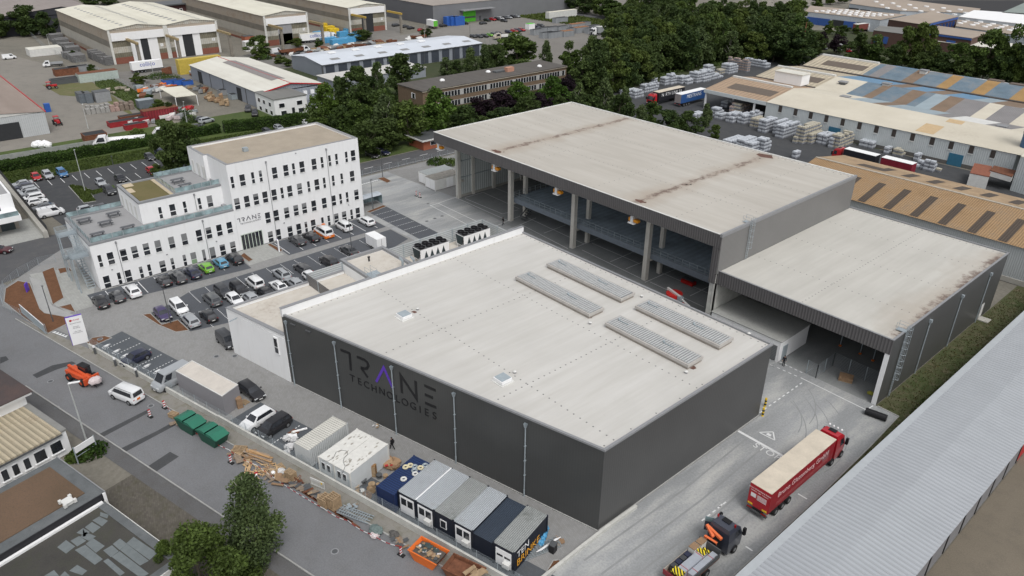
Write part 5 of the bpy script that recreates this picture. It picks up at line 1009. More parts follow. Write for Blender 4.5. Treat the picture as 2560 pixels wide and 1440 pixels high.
def car_meshes(k):
    if k in CMESH: return CMESH[k]
    L_,W_,H,bz,nz,xc,xf,xr,xb,tz,rg,sg_=KIND[k];h=L_/2;w_=W_/2
    st=[(-h,.42,tz*.78,.80),(-h+.12,.30,tz*.97,.93),(-h+.55,.25,tz,1.),(-L_*.1,.24,bz,1.),(xc,.24,bz,1.),(xc+(h-xc)*.55,.25,(bz+nz)/2+.03,.98),(h-.18,.28,nz,.90),(h,.40,nz*.8,.74)]
    b=MB();n=len(st);ring=[]
    for x,zl,zb,kw in st: ring += [(x,-w_*kw*.9,zl),(x,-w_*kw,zl+.22),(x,-w_*kw*.985,zb-.14),(x,-w_*kw*.9,zb),(x,0,zb+.035),(x,w_*kw*.9,zb),(x,w_*kw*.985,zb-.14),(x,w_*kw,zl+.22),(x,w_*kw*.9,zl)]
    fs=[]
    for i in range(n-1):
        for j in range(8): a=i*9+j;fs.append((a,a+9,a+10,a+1))
    fs.append(tuple(range(8,-1,-1)));fs.append(tuple((n-1)*9+j for j in range(9)));b.add(ring,[tuple(reversed(f)) for f in fs],0)
    # greenhouse
    kb,kr=.90,.70 if k not in ('van','panel','transit','caddy') else .80;zb=bz+.01;m1,m2=(xc+xf)/2,0
    P4=lambda t: None
    base=[(xc,kb),(xf*.2+xb*.8*0+.0,kb),(xb,kb)]
    vs=[(xc,-w_*kb,zb),(xb,-w_*kb,zb),(xb,w_*kb,zb),(xc,w_*kb,zb),(xf,-w_*kr,H-.05),(xr,-w_*kr,H-.05),(xr,w_*kr,H-.05),(xf,w_*kr,H-.05),(xf-.12,0,H),(xr+.12,0,H-.01)]
    b.add(vs,[(0,4,5,1),(3,2,6,7),(0,3,7,4),(1,5,6,2),(4,8,9,5),(7,6,9,8),(4,7,8),(5,9,6)],0)
    for x in (L_*.305,-L_*.295):
        for s in (-1,1): b.tube((x,s*(w_-.06),.34),(x,s*(w_+.008),.34),.40,n=14,m=1)
    b.box(-h+.03,-h+.14,-w_*.78,w_*.78,.3,.52,1);b.box(h-.12,h+.015,-w_*.5,w_*.5,.34,.55,1)
    for s in (-1,1): b.box(xc-.45,xc-.28,min(s*w_*.98,s*(w_+.17)),max(s*w_*.98,s*(w_+.17)),bz,bz+.13,0)
    body=b
    V=[Vector(v) for v in vs]
    def pane(a,b_,c,d,ins,off,i0=.0,i1=1.):   # a,b bottom; d,c top
        A,B,C,D=V[a],V[b_],V[c],V[d];nn=(B-A).cross(D-A).normalized()
        f=lambda s,t: (A.lerp(B,s)).lerp(D.lerp(C,s),t)+nn*off
        return [tuple(f(s,t)) for s,t in ((i0,ins[0]),(i1,ins[0]),(i1,ins[1]),(i0,ins[1]))]
    out={'body': body}
    g=MB();g.poly(pane(0,3,7,4,(.06,.95),.015,.06,.94));out['windscreen']=g
    if rg: g=MB();g.poly(pane(2,1,5,6,(.14,.9),.015,.1,.9));out['rear_window']=g
    e1=(xc-sg_)/(xc-xb);e1=min(.95,e1)
    g=MB();p_=pane(1,0,4,5,(.1,.88),.015,1-e1,.93);g.poly(p_);out['sideR']=g
    g=MB();p_=pane(3,2,6,7,(.1,.88),.015,.07,e1);g.poly(p_);out['sideL']=g
    wl=MB();wl.tube((0,-.11,0),(0,.11,0),.325,n=16,m=0);wl.tube((0,-.125,0),(0,.125,0),.21,n=12,m=1);out['wheel']=wl
    hl=MB();hl.box(-.12,.06,-.2,.2,-.07,.08);out['head']=hl;tl=MB();tl.box(-.03,.08,-.12,.12,-.06,.07);out['tail']=tl;pl_=MB();pl_.box(-.02,.02,-.26,.26,-.06,.06);out['plate']=pl_
    R_={kk: v.mesh(k+'_'+kk,{'body': [paint(PC['silver'],'silver'),M['rubber']],'wheel': [M['rubber'],M['rim']],'head': [M['lamp_w']],'tail': [M['lamp_red']],'plate': [M['plate']]}.get(kk,[M['win']])) for kk,v in out.items()}
    for kk in ('body',):
        me=R_[kk];me.polygons.foreach_set('use_smooth',[len(p.vertices)==4 for p in me.polygons]);
        try: me.set_sharp_from_angle(angle=R(32))
        except Exception: pass
    one=MB()
    for v,off in ((body,0),): one.add(v.v,v.f,0);one.m=list(v.m)
    for kk in ('windscreen','rear_window','sideR','sideL'):
        if kk in out: one.add(out[kk].v,out[kk].f,2)
    for x in (L_*.305,-L_*.295):
        for s in (-1,1): one.frame(x,s*(w_-.08),.33);one.add(wl.v,wl.f,1);one.frame()
    R_['one']=one.mesh(k+'_far',[paint(PC['silver'],'silver'),M['rubber'],M['win']]);CMESH[k]=R_;return R_
def car(kind,uv,rz,col,label,group='parked cars',far=False,roofc=None,z=0.0,name=None,pos=None,cat=None):
    me=car_meshes(kind);L_,W_,H,bz,nz,xc,xf,xr,xb,tz,rg,sg_=KIND[kind];h=L_/2;w_=W_/2
    x,y=pos or G(uv[0],uv[1],z+.7);pm=paint(PC[col] if isinstance(col,str) else col,col if isinstance(col,str) else 'custom')
    nm=name or ('parked_van' if kind in ('van','panel','transit','caddy') else 'parked_car');ct=cat or ('van' if 'van' in nm else 'car')
    if far:
        o=bpy.data.objects.new(nm,me['one']);COL.objects.link(o);o.location=(x,y,z);o.rotation_euler=(0,0,rz);o.material_slots[0].link='OBJECT';o.material_slots[0].material=pm;return tag(o,label,ct,group)
    t=thing(nm,label,ct,(x,y,z),rz,group)
    inst(me['body'],'body',t,m=pm);inst(me['windscreen'],'windscreen',t)
    if rg: inst(me['rear_window'],'rear_window',t)
    inst(me['sideR'],'side_window',t);inst(me['sideL'],'side_window',t)
    for x_ in (L_*.305,-L_*.295):
        for s in (-1,1): inst(me['wheel'],'wheel',t,(x_,s*(w_-.08),.33))
    for s in (-1,1): inst(me['head'],'headlight',t,(h-.08,s*w_*.66,nz*.84));inst(me['tail'],'taillight',t,(-h+.05,s*w_*.74,tz*.80))
    inst(me['plate'],'number_plate',t,(-h-.0,0,.58));inst(me['plate'],'number_plate',t,(h+.02,0,.45))
    if roofc: rb=MB();rb.poly([(xf-.15,-w_*.66,H-.035),(xf-.15,w_*.66,H-.035),(xr+.1,w_*.66,H-.035),(xr+.1,-w_*.66,H-.035)]);rb.build('roof_panel',M['black'],t);
    return t
PX,NX,PY,NY=0,math.pi,math.pi/2,-math.pi/2;SX=SA+R(90)
FR='cars parked in front of the office';MD='cars parked in the middle rows of the company car park';UP='cars in the upper car park'
for a in (('sedan',(251,752),NX,'black','black saloon, leftmost car of the row before the office'),('hatch',(292,739),NX,'charcoal','small dark grey hatchback between the black saloon and a white car'),('suv',(331,726),NX,'white','white car third from the left before the office'),
          ('hatch',(409,700),NX,'black','black hatchback at the lamp post before the office'),('estate',(444,691),NX,'charcoal','dark grey estate with roof rails before the office'),('sedan',(481,680),NX,'navy','dark navy saloon left of the bright green car'),
          ('hatch',(515,667),NX,'green','bright green hatchback before the office'),('hatch',(551,655),NX,'ltblue','light blue small car beside the green one'),('suv',(586,645),NX,'black','black car beside the mulch bed left of the office entrance'),
          ('estate',(742,599),NX,'charcoal','dark grey estate just right of the office entrance'),('estate',(777,590),NX,'black','black estate beside the orange and white van'),('estate',(915,551),NX,'white','white estate at the far end before the office')): car(*a,group=FR)
car('caddy',(859,565),NX,'white','white van with dark side windows and red sign, right of the orange one',FR)
ov=car('van',(809,580),NX,'white','orange and white delivery van before the office',FR)
mb=MB();mb.box(-2.49,2.2,-.985,.985,.3,.78);mb.build('orange_skirt',M['orange'],ov);mb=MB();mb.poly([(1.9,-.6,1.45),(1.1,-.8,2.02),(.2,-.8,2.02),(.6,.0,2.03),(1.0,.8,2.02),(1.9,.6,1.45)]);mb.build('orange_roof_stripe',M['orange'],ov)
for a in (('suv',(704,685),NX,'silver','silver coupe with black roof in the middle row',1),('estate',(757,670),NX,'charcoal','dark estate with silver rails in the middle row',0),('suv',(822,652),NX,'black','black car by the white plant block in the middle row',0),('sedan',(872,624),NX,'charcoal','dark grey car behind the tall lamp post',0),
          ('suv',(598,722),PX,'black','black car left of the white van, facing the camera',0),('estate',(558,727),PX,'charcoal','charcoal estate with pale rails facing the camera',0),('hatch',(406,783),PX,'purple','dark purple hatchback beside the mulch bed',0),('mpv',(447,767),PX,'white','white people carrier behind the silver estate',0),
          ('estate',(475,798),NX,'silver','silver estate next to the mulch corner',0),('hatch',(521,787),NX,'black','black hatchback near the white annex',0),('hatch',(587,747),PX,'white','white hatchback half hidden by the annex roof',0),('hatch',(625,742),NX,'silver','silver car whose roof shows above the annex parapet',0),
          ('hatch',(661,728),NX,'black','black car mostly hidden behind the annex, under the white van',0),('sedan',(697,714),NX,'white','white sports car with black roof stripes behind the annex',1),('hatch',(737,706),NX,'silver','pale silver car behind the annex next to the white sports car',0),('hatch',(778,692),PX,'white','white car whose roof shows above the louvre screen',0)): car(*a[:5],group=MD,roofc=a[5])
car('mpv',(530,747),NX,'grey','grey people carrier with dark rear window in the middle row',MD,name='parked_van');car('caddy',(637,706),NX,'white','plain white van in the middle row',MD)
car('caddy',(567,850),PX+R(2),'charcoal','dark grey van beside the white annex wall',MD)
car('hatch',(338,893),SX+math.pi,'navy','dark blue car in a charging bay','cars by the street wall');car('transit',(430,948),SX+math.pi,'silver','silver van behind the grey container','cars by the street wall');car('estate',(628,975),R(6),'black','black estate at the end of the grey container','cars by the street wall')
car('suv',(644,1048),SX+math.pi-R(0),'white','white SUV parked at the street fence','cars by the street wall');car('mpv',(685,1064),SX+math.pi,'black','black people carrier parked close to the white SUV','cars by the street wall')
sv_=car('van',(316,985),SA+math.pi+R(8),'white','white minibus with orange sticker on the street','vehicles on the street');MB().box(-2.52,-2.48,-.1,.35,.75,1.05).build('sticker',M['orange'],sv_)
mb=MB();mb.box(-2.2,.9,-.78,-.74,2.0,2.06);mb.box(-2.2,.9,.74,.78,2.0,2.06);mb.build('roof_rails',M['rim'],sv_)
for a in (('hatch',(90,441),PX,'red','small red car in the upper car park'),('estate',(119,436),PX,'silver','silver estate between the red and the blue car'),('mpv',(155,432),PX,'blue','blue people carrier in the upper car park'),('hatch',(251,455),PX,'silver','silver hatchback beside the lawn island'),('suv',(273,475),PX,'charcoal','dark SUV beside the roof terrace corner'),('sedan',(300,445),PX,'black','black saloon behind the small sign'),
          ('hatch',(374,391),PX,'charcoal','dark green-grey hatchback, left of the pair by the hedge'),('mpv',(400,382),PX,'navy','dark blue car, right of the pair by the hedge'),('sedan',(54,459),NY,'silver','silver saloon, farthest of the slanted row by the black fence'),('hatch',(58,466),NY,'navy','dark blue hatchback second in the row by the black fence'),('estate',(64,475),NY,'silver','light silver estate third in the row by the black fence'),('suv',(73,483),NY,'silver','grey car fourth in the row by the black fence'),
          ('estate',(80,493),NY,'white','white estate fifth in the row by the black fence'),('hatch',(93,503),PY,'white','white hatchback facing away from the black fence'),('sedan',(108,517),NY,'grey','grey saloon half hidden behind the white panel van'),('hatch',(219,521),PY,'silver','silver car roof behind the terrace glass'),('hatch',(258,517),PY,'black','black car just behind the terrace corner'),('hatch',(379,426),PX,'red','red car under the bush at the car park')): car(*a,group=UP)
pv=car('panel',(127,531),PY,'white','white panel van with roof bars in the upper car park',UP);mb=MB()
for x in (-1.6,-.5,.6): mb.box(x-.04,x+.04,-.75,.75,2.0,2.06)
mb.build('roof_bars',M['rim'],pv)
for a in (('estate',(930,385),PX,'black','black estate under the trees beside the side road'),('estate',(957,378),PX,'navy','dark blue estate under the trees beside the side road')): car(*a,group='cars under the trees')
car('sedan',(-6,624),R(60),(.07,.01,.015),'dark maroon car cut by the left edge')
YD='vehicles in the storage yards'
for a in (('mpv',(516,301),PY+R(12),'silver','silver people carrier in the yard of the red-trimmed hall'),('hatch',(500,296),PY+R(12),'charcoal','dark hatchback beside the silver people carrier'),('estate',(352,343),PY+R(8),'navy','dark estate behind the hedge'),('estate',(492,316),PY,'black','black car behind the bush by the hedge'),('suv',(620,272),R(-25),'charcoal','dark SUV left of the small office'),('suv',(637,283),R(-25),'black','black SUV before the small office'),
          ('panel',(23,143),PY,'white','small white van on the grass at the left edge'),('hatch',(106,82),PY,'white','white car under the top left trees'),('hatch',(122,80),PY,'black','black car under the top left trees'),('hatch',(668,327),PX,'charcoal','dark car behind the hedge left of the office roof'),('hatch',(697,319),PX,'silver','silver car behind the hedge above the office roof'),('hatch',(764,305),PX,'white','white car in the hedge gap above the office roof'),('hatch',(708,103),PX,'blue','light blue car inside the gate of hall 3'),
          ('transit',(690,130),PY+R(15),'white','white van on the rusty flatbed yard')): car(*a,group=YD,far=True)
LY='cars in the lorry yard'
pal=[('black','black'),('charcoal','dark grey'),('navy','dark blue'),('red','red'),('white','white'),('silver','silver'),('green','bright green')]
for (u,v,c,rz,w_) in ((990,62,'charcoal',PY,'left of three cars along the slate warehouse wall'),(1012,65,'charcoal',PY,'middle of three cars along the slate warehouse wall'),(1027,69,'black',PY,'right of three cars along the slate warehouse wall'),(1053,74,'red',PY,'by the round bush at the lorry yard fence'),(1108,63,'black',PY,'left of the blue containers'),(1150,57,'charcoal',PX,'right next to the blue containers'),(1163,57,'black',PX,'left of the green gate'),(1208,57,'charcoal',PY,'alone before the grey warehouse'),(1218,50,'black',PX,'first of the row at the warehouse'),(1232,48,'red',PX,'second of the row at the warehouse'),
                      (1244,47,'black',PX,'third of the row at the warehouse'),(1252,46,'white',PX,'fourth of the row at the warehouse'),(1260,51,'charcoal',PX,'in front of the white one at the warehouse'),(1263,44,'charcoal',PX,'fifth of the row at the warehouse'),(1272,43,'silver',PX,'sixth of the row at the warehouse'),(1283,41,'black',PX,'seventh of the row at the warehouse'),(1292,40,'silver',PX,'last of the row at the warehouse'),
                      (1183,90,'charcoal',PX,'first beyond the white unit roof'),(1198,90,'charcoal',PX,'second beyond the white unit roof'),(1212,89,'black',PX,'third beyond the white unit roof'),(1225,87,'green',PX,'beyond the white unit roof'),(1236,85,'charcoal',PX,'right of the green one'),(1247,83,'black',PX,'second right of the green one'),(1272,79,'navy',PX,'left in the second row'),(1286,77,'red',PX,'in the second row'),(1294,75,'navy',PX,'right of the red one in the second row'),(1304,74,'red',PX,'at the right end of the second row'),(1342,67,'navy',PX,'left of the grey skips'),(1352,63,'charcoal',PX,'behind the grey skips')):
    car('hatch' if u % 2 else 'estate',(u,v),rz,c,dict(pal)[c]+' car '+w_,LY,far=True)
for (u,v,c,lab) in ((2105,108,'white','white car, upper left of the visitor cars among the trees'),(2112,113,'white','white car, middle of the visitor cars among the trees'),(2120,118,'silver','silver car under the right-hand visitor tree'),(2095,125,'silver','silver car at the front of the visitor cars'),(2058,120,'charcoal','dark car at the left of the visitor cars'),(2123,127,'red','reddish car at the front of the visitor cars')): car('hatch',(u,v),PX,c,lab,'visitor cars among the trees',far=True)
mv=car('transit',(2028,55),PY,'white','white van with red lettering before the barrel-roofed workshop',YD,far=True)
# ---- lorries
def wheels(t,xs,w_=1.15,r=.48):
    wl=MB();wl.tube((0,-.17,0),(0,.17,0),r,n=16,m=0);wl.tube((0,-.18,0),(0,.18,0),r*.5,n=10,m=1);me=wl.mesh('truck_wheel',[M['rubber'],M['rim']])
    for x in xs:
        for s in (-1,1): inst(me,'wheel',t,(x,s*w_,r))
def cab(t,x0,col,H=3.75,deflect=True,ln=2.2,nm='cab'):
    """cab with its rear wall at x0"""
    pm=paint(PC[col] if isinstance(col,str) else col,col if isinstance(col,str) else nm);b=MB();w_=1.23;x1=x0+ln
    b.add([(x0,-w_,.55),(x1-.05,-w_*.97,.5),(x1-.05,w_*.97,.5),(x0,w_,.55),(x0,-w_,2.0),(x1,-w_,1.9),(x1,w_,1.9),(x0,w_,2.0),(x0,-w_*.93,H-.45),(x1-.38,-w_*.9,H-.55),(x1-.38,w_*.9,H-.55),(x0,w_*.93,H-.45),(x0+.1,-w_*.8,H),(x1-.9,-w_*.8,H-.12),(x1-.9,w_*.8,H-.12),(x0+.1,w_*.8,H)],
          [(0,1,5,4),(1,2,6,5),(2,3,7,6),(3,0,4,7),(4,5,9,8),(5,6,10,9),(6,7,11,10),(7,4,8,11),(8,9,13,12),(9,10,14,13),(10,11,15,14),(11,8,12,15),(12,13,14,15),(3,2,1,0)])
    b.build('cab',pm,t);g=MB();g.add([(x1-.02+.03,-w_*.92,2.0),(x1-.02+.03,w_*.92,2.0),(x1-.33+.03,w_*.84,H-.65),(x1-.33+.03,-w_*.84,H-.65)],[(0,1,2,3)]);g.build('windscreen',M['win'],t)
    for s in (-1,1):
        g=MB();g.add([(x1-.3,s*(w_*.995),2.05),(x1-1.25,s*(w_*.995),2.05),(x1-1.2,s*(w_*.95),H-.75),(x1-.55,s*(w_*.94),H-.75)],[(0,1,2,3) if s >0 else (3,2,1,0)]);g.build('side_window',M['win'],t)
        MB().box(x1-.2,x1+.1,s*1.42-.14,s*1.42+.14,1.9,2.75).build('mirror',M['black'],t);MB().box(x1-.1,x1+.02,s*.9-.2,s*.9+.2,.75,.98).build('headlight',M['lamp_w'],t)
    MB().box(x1-.04,x1+.03,-.8,.8,.6,1.7).build('grille',M['black'],t);MB().box(x1-1.55,x1-.95,-.45,.45,H-.04,H+.02).build('roof_hatch',M['black'],t)
def semi(lab,pos,rz,ccol,side,roof,txt=None,tsz=1.0,ln=13.6,H=4.0,z=0,group='articulated lorries',cabon=True,rearm=None,tcol=None,txm=None,tside=-1):
    t=thing('articulated_lorry' if cabon else 'semi_trailer',lab,'lorry' if cabon else 'trailer',(pos[0],pos[1],z),rz,group)
    bx('curtain_body',-ln,0,-1.25,1.25,1.15,H-.04,side,t);bx('roof',-ln-.02,.02,-1.27,1.27,H-.04,H+.02,roof,t);bx('chassis',-ln,.5,-.5,.5,.75,1.14,M['black'],t);bx('rear_doors',-ln-.06,-ln,-1.2,1.2,1.2,H-.1,rearm or side,t)
    bx('rear_bumper',-ln-.1,-ln+.2,-1.2,1.2,.55,.75,M['darksteel'],t)
    for s in (-.85,.85): bx('taillight',-ln-.12,-ln-.05,s-.3,s+.3,.8,.95,M['lamp_red'],t)
    wheels(t,[-ln+1.8,-ln+3.1,-ln+4.4])
    if cabon: cab(t,.75,ccol);wheels(t,[.3,2.55]);bx('cab_chassis',-.8,3.0,-.45,.45,.5,.9,M['black'],t)
    if txt:
        y=1.26*tside;me_=text_mesh(txt,tsz,.01);me_.materials.clear();me_.materials.append(txm or M['white']);o=bpy.data.objects.new('lettering',me_);COL.objects.link(o);o.parent=t;o.location=(-ln/2,y+.01*tside,(H+1.15)/2+.35);o.rotation_euler=(R(90),0,0 if tside <0 else math.pi)
    return t
def ltext(t,s,size,loc,rz,m,name='lettering'):
    me_=text_mesh(s,size,.01);me_.materials.clear();me_.materials.append(m);o=bpy.data.objects.new(name,me_);COL.objects.link(o);o.parent=t;o.location=loc;o.rotation_euler=(R(90),0,rz);return o
redc=mat('red_curtain',(.30,.012,.02),.45,.1,1);trf=mat('dirty_cream_tarpaulin',(.56,.50,.41),.7,.12,.7)
rl=semi('red articulated lorry with cream roof standing in the delivery yard',(9.7,27.95),R(90),(.42,.015,.025),redc,trf,'Bruno Glettenberg GmbH',1.0,rearm=mat('bright_red_doors',(.42,.015,.025),.4),txm=mat('pale_red_lettering',(.75,.55,.55),.6))
wt=mat('white_lettering',(.8,.78,.78),.6)
ltext(rl,'Bruno Glettenberg GmbH',.24,(-13.68,0,3.55),-R(90),wt);ltext(rl,'Spedition  Lager  Transport',.18,(-13.68,0,3.25),-R(90),wt)
mb=MB();mb.box(-13.69,-13.67,.35,.95,2.4,2.9)
for k in range(5): mb.box(-13.69,-13.67,-.9,.2,2.85-k*.14,2.9-k*.14)
mb.build('door_print',wt,rl)
for s in (-.85,.85): bx('reflector_plate',-13.7,-13.66,s-.28,s+.28,1.3,1.5,M['yellow'],rl)
for i in range(4): mb=MB();mb.ball((2.3,-.75+i*.5,3.9),.13);mb.build('roof_lamp',M['white'],rl)
mb=MB()
for k in range(2): mb.box(-12.2,-1.2,-1.275,-1.262,1.9-k*.22,1.95-k*.22)
mb.build('small_print',mat('faint_red_lettering',(.42,.14,.14),.6),rl)
bx('curtain_picture',-2.6,-1.2,-1.272,-1.262,2.1,3.3,mat('grey_curtain_print',(.30,.12,.13),.7),rl)
# flatbed crane lorry
t=thing('crane_lorry','dark blue-grey flatbed lorry with orange loading crane, open door and metal ducts','lorry',(9.8,6.85),R(90));cab(t,0.1,(.045,.05,.07),3.5,ln=2.45,nm='bluegrey_cab');wheels(t,[1.4,-3.3,-4.7]);bx('chassis',-7.0,2.1,-.45,.45,.6,1.0,M['black'],t)
for s in (-1.0,1.0): mb=MB();mb.tube((1.2,s,3.4),(1.2,s,3.7),.1,n=8);mb.build('beacon_lamp',M['lamp_red'],t)
bx('flatbed',-7.0,-1.3,-1.25,1.25,1.05,1.2,mat('bed_planks',(.16,.07,.045),.8,.25),t);cr_=mat('pale_bed_side',(.42,.38,.33),.7,.15)
bx('side_board',-7.0,-1.3,1.2,1.26,1.2,1.75,cr_,t);bx('side_board',-7.0,-1.3,-1.26,-1.2,1.2,1.7,M['darksteel'],t);bx('tail_board',-7.06,-7.0,-1.25,1.25,1.2,1.75,mat('dull_red_board',(.24,.03,.04),.6),t);bx('head_board',-1.35,-1.25,-1.25,1.25,1.2,2.2,M['darksteel'],t)
bx('crane_base',-1.1,-.2,-.5,.5,1.0,2.3,M['black'],t);mb=MB();mb.bar((-.7,.1,2.5),(-.2,1.3,2.95),.28,.28);mb.bar((-.2,1.1,2.85),(-.5,-.7,2.7),.28,.26);mb.bar((-.9,-.5,2.2),(-1.0,.9,2.25),.25,.26);mb.build('crane_arm',mat('crane_arm_orange',(.72,.17,.06),.5),t)
mb=MB();mb.bar((1.2,1.3,1.7),(.75,2.1,1.7),.05,1.2);mb.build('open_door',paint((.045,.05,.07),'bluegrey_cab'),t);mb=MB();mb.bar((1.2,1.33,2.6),(.75,2.12,2.6),.04,.6);mb.build('door_window',M['glassbal'],t)
for i,(x0,x1,y0,y1,h_,lab) in enumerate(((-6.3,-2.4,-.5,.35,.8,'large duct section on the lorry bed'),(-5.6,-1.6,-1.15,-.55,.55,'flat duct section along the right side of the lorry bed'))):
    o=thing('metal_duct',lab+', galvanised metal','duct',(0,0,0),0,'metal ducts on the lorry');mb=MB();mb.frame(9.8,6.85,0,R(90));mb.box(x0,x1,y0,y1,1.21,1.21+h_);mb.build('duct',mat('bright_zinc',(.47,.50,.55),.35,.08,2,.4),o)
    for xx in (x0+.7,x1-.8): mb=MB();mb.frame(9.8,6.85,0,R(90));mb.box(xx,xx+.05,y0-.01,y1+.01,1.2,1.23+h_);mb.build('strap',M['red'],o)
chev=newmat('yellow_black_chevrons',.5);tt=NT(chev);xx=tt.xyz(tt.pos());s_=tt.m('SINE',tt.m('MULTIPLY',tt.m('ADD',tt.m('ADD',xx[0],xx[1]),xx[2]),16));tt.col(tt.mix(tt.rng(s_,-.08,.08),(.75,.6,.03),(.02,.02,.02)))
for i,(x0,x1,y0,y1,z0,z1) in enumerate(((-2.0,-1.8,-1.15,.6,1.25,1.75),(-3.0,-2.5,-.5,.4,2.0,2.15),(-6.9,-6.1,-.6,.5,1.95,2.15))):
    mb=MB();mb.frame(9.8,6.85,0,R(90));mb.box(x0,x1,y0,y1,z0,z1);tag(mb.build('chevron_pad',chev),['yellow and black striped pad against the head board','yellow and black striped pad on the front of the duct','yellow and black striped pad at the rear end of the duct'][i],'pad','striped pads on the lorry load')
for i,(x,y) in enumerate(((-1.85,.7),(-2.9,.75))):
    o=thing('wrapped_box',['box with cardboard lid nearest the crane','box with cardboard lid second from the crane'][i],'box',(0,0,0),0,'boxes on the lorry');mb=MB();mb.frame(9.8,6.85,0,R(90));mb.box(x-.45,x+.45,y-.35,y+.35,1.21,2.25);mb.build('carton',M['whitedirty'],o);mb=MB();mb.frame(9.8,6.85,0,R(90));mb.box(x-.46,x+.46,y-.36,y+.36,2.25,2.33);mb.build('lid',M['card'],o)
for i,(x,c) in enumerate(((-3.9,'navy'),(-4.6,'charcoal'),(-5.3,'navy'),(-6.0,'charcoal'))):
    mb=MB();mb.frame(9.8,6.85,0,R(90));mb.box(x-.35,x+.35,.45,1.1,1.21,1.7);mb.box(x-.3,x+.3,.5,1.05,1.7,1.95);tag(mb.build('tool_case',paint(PC[c],c)),['blue tool case next to the cartons','dark tool case on the lorry bed','blue tool case behind a dark one','dark tool case rearmost on the bed'][i],'case','tool cases on the lorry')
wl_=M['whitedirty']
semi('lorry with red cab and black trailer reading NORTH LINK beside the pallets',(-114.2,150.5),R(-90),'red',mat('black_curtain',(.02,.02,.025),.5),trf,'N  RTH LINK SA',1.5,z=0,tside=1)
semi('blue and white trailer reading MESTRANS beside the tan canopy',(-107.8,167.4),R(90),'white',mat('blue_curtain',(.03,.09,.26),.5),M['white'],'MESTRANS',1.6,cabon=False,rearm=mat('grey_doors',(.25,.23,.23),.6),tside=-1)
semi('red cab lorry with white roof behind the tan-roofed hall, left vehicle of the pair',(-44.2,139.2),R(179),'red',mat('black_curtain',(.02,.02,.025),.5),M['white'],None,1.2,tside=1,ln=8)
semi('dark red trailer with white roof behind the tan-roofed hall, right vehicle of the pair',(-34.9,139.4),R(179),'red',mat('maroon_curtain',(.20,.015,.03),.5),M['white'],None,1,cabon=False,ln=7.4)
bxm=mat('blue_lettering',(.02,.06,.40),.5)
semi('white lorry lettered collico in front of hall 3',G(823,82,3.5),PY-R(8),'white',M['white'],creamw,'collico',2.1,ln=14,txm=bxm,z=0)
semi('white trailer lettered collico beside the yellow container',G(402,150,3.6),PY,'white',M['white'],M['white'],'collico',2.1,ln=11,cabon=False,txm=bxm)
semi('white box lorry with green printed rear at the slate warehouse',G(1071,50,3.5),R(175),'white',M['white'],M['white'],None,cabon=False,ln=7,rearm=mat('green_print',(.12,.45,.05),.5))
semi('grey lorry with white cab beside the grey skips',G(1492,72,3.0),NY-R(15),'white',mat('grey_curtain',(.3,.32,.33),.6),M['whitedirty'],None,ln=8)
semi('white tractor unit with red curtain trailer before the far workshop',G(2166,60,3.5),R(80),'white',mat('brown_red_curtain',(.2,.06,.05),.6),M['whitedirty'],None,ln=9)
def tipper(lab,uv,rz,ccol,bcol,ln=4.2,z=0,sc=1.):
    x,y=G(*uv,1.0);t=thing('tipper_truck',lab,'lorry',(x,y,z),rz,'tipper trucks and pick-ups');t.scale=(sc,)*3
    b=MB();b.add([(0,-.95,.5),(2.3,-.9,.5),(2.3,.9,.5),(0,.95,.5),(0,-.95,1.2),(2.3,-.9,1.0),(2.3,.9,1.0),(0,.95,1.2),(.1,-.8,2.1),(1.3,-.78,2.05),(1.3,.78,2.05),(.1,.8,2.1)],[(0,1,5,4),(1,2,6,5),(2,3,7,6),(3,0,4,7),(4,5,9,8),(5,6,10,9),(6,7,11,10),(7,4,8,11),(8,9,10,11)]);b.build('cab',paint(PC[ccol],ccol),t)
    g=MB();g.add([(2.1,-.8,1.1),(2.1,.8,1.1),(1.4,.72,1.98),(1.4,-.72,1.98)],[(0,1,2,3)]);g.build('windscreen',M['win'],t)
    for s in (-1,1): g=MB();g.add([(1.7,s*.93,1.2),(.3,s*.96,1.25),(.4,s*.86,1.95),(1.25,s*.84,1.92)],[(0,1,2,3) if s >0 else (3,2,1,0)]);g.build('side_window',M['win'],t)
    mb=MB();mb.box(-ln,-.1,-1,1,.9,1.0)
    for a in ((-ln,-.1,.95,1.0,1.0,1.45),(-ln,-.1,-1.0,-.95,1.0,1.45),(-ln-.05,-ln,-1,1,1.0,1.45),(-.12,-.06,-1,1,1,1.9)): mb.box(*a)
    mb.build('bed',bcol,t);wheels(t,[1.4,-ln+1],.85,.36);bx('chassis',-ln,2,-.4,.4,.45,.88,M['black'],t)
tipper('white tipper truck behind the hedge',(270,358),NY-R(20)+math.pi*0,'white',M['white'],6,sc=1.5)
tipper('white crew-cab pick-up with green bed behind the hedge',(408,332),NY-R(15),'white',mat('green_bed',(.10,.20,.15),.6),4.5,sc=1.2)
tipper('white crew-cab pick-up by the rusty skips at the left',(125,160),NY-R(10),'white',mat('grey_bed',(.3,.31,.32),.6),4,sc=1.1)
tipper('white tractor unit with crane by the unit row',(757,125),PY,'white',M['rust'],8,sc=1.3)
tipper('cream flatbed truck in the lorry yard',(1250,93),NY-R(20),'beige',M['whitedirty'],6,sc=1.4)
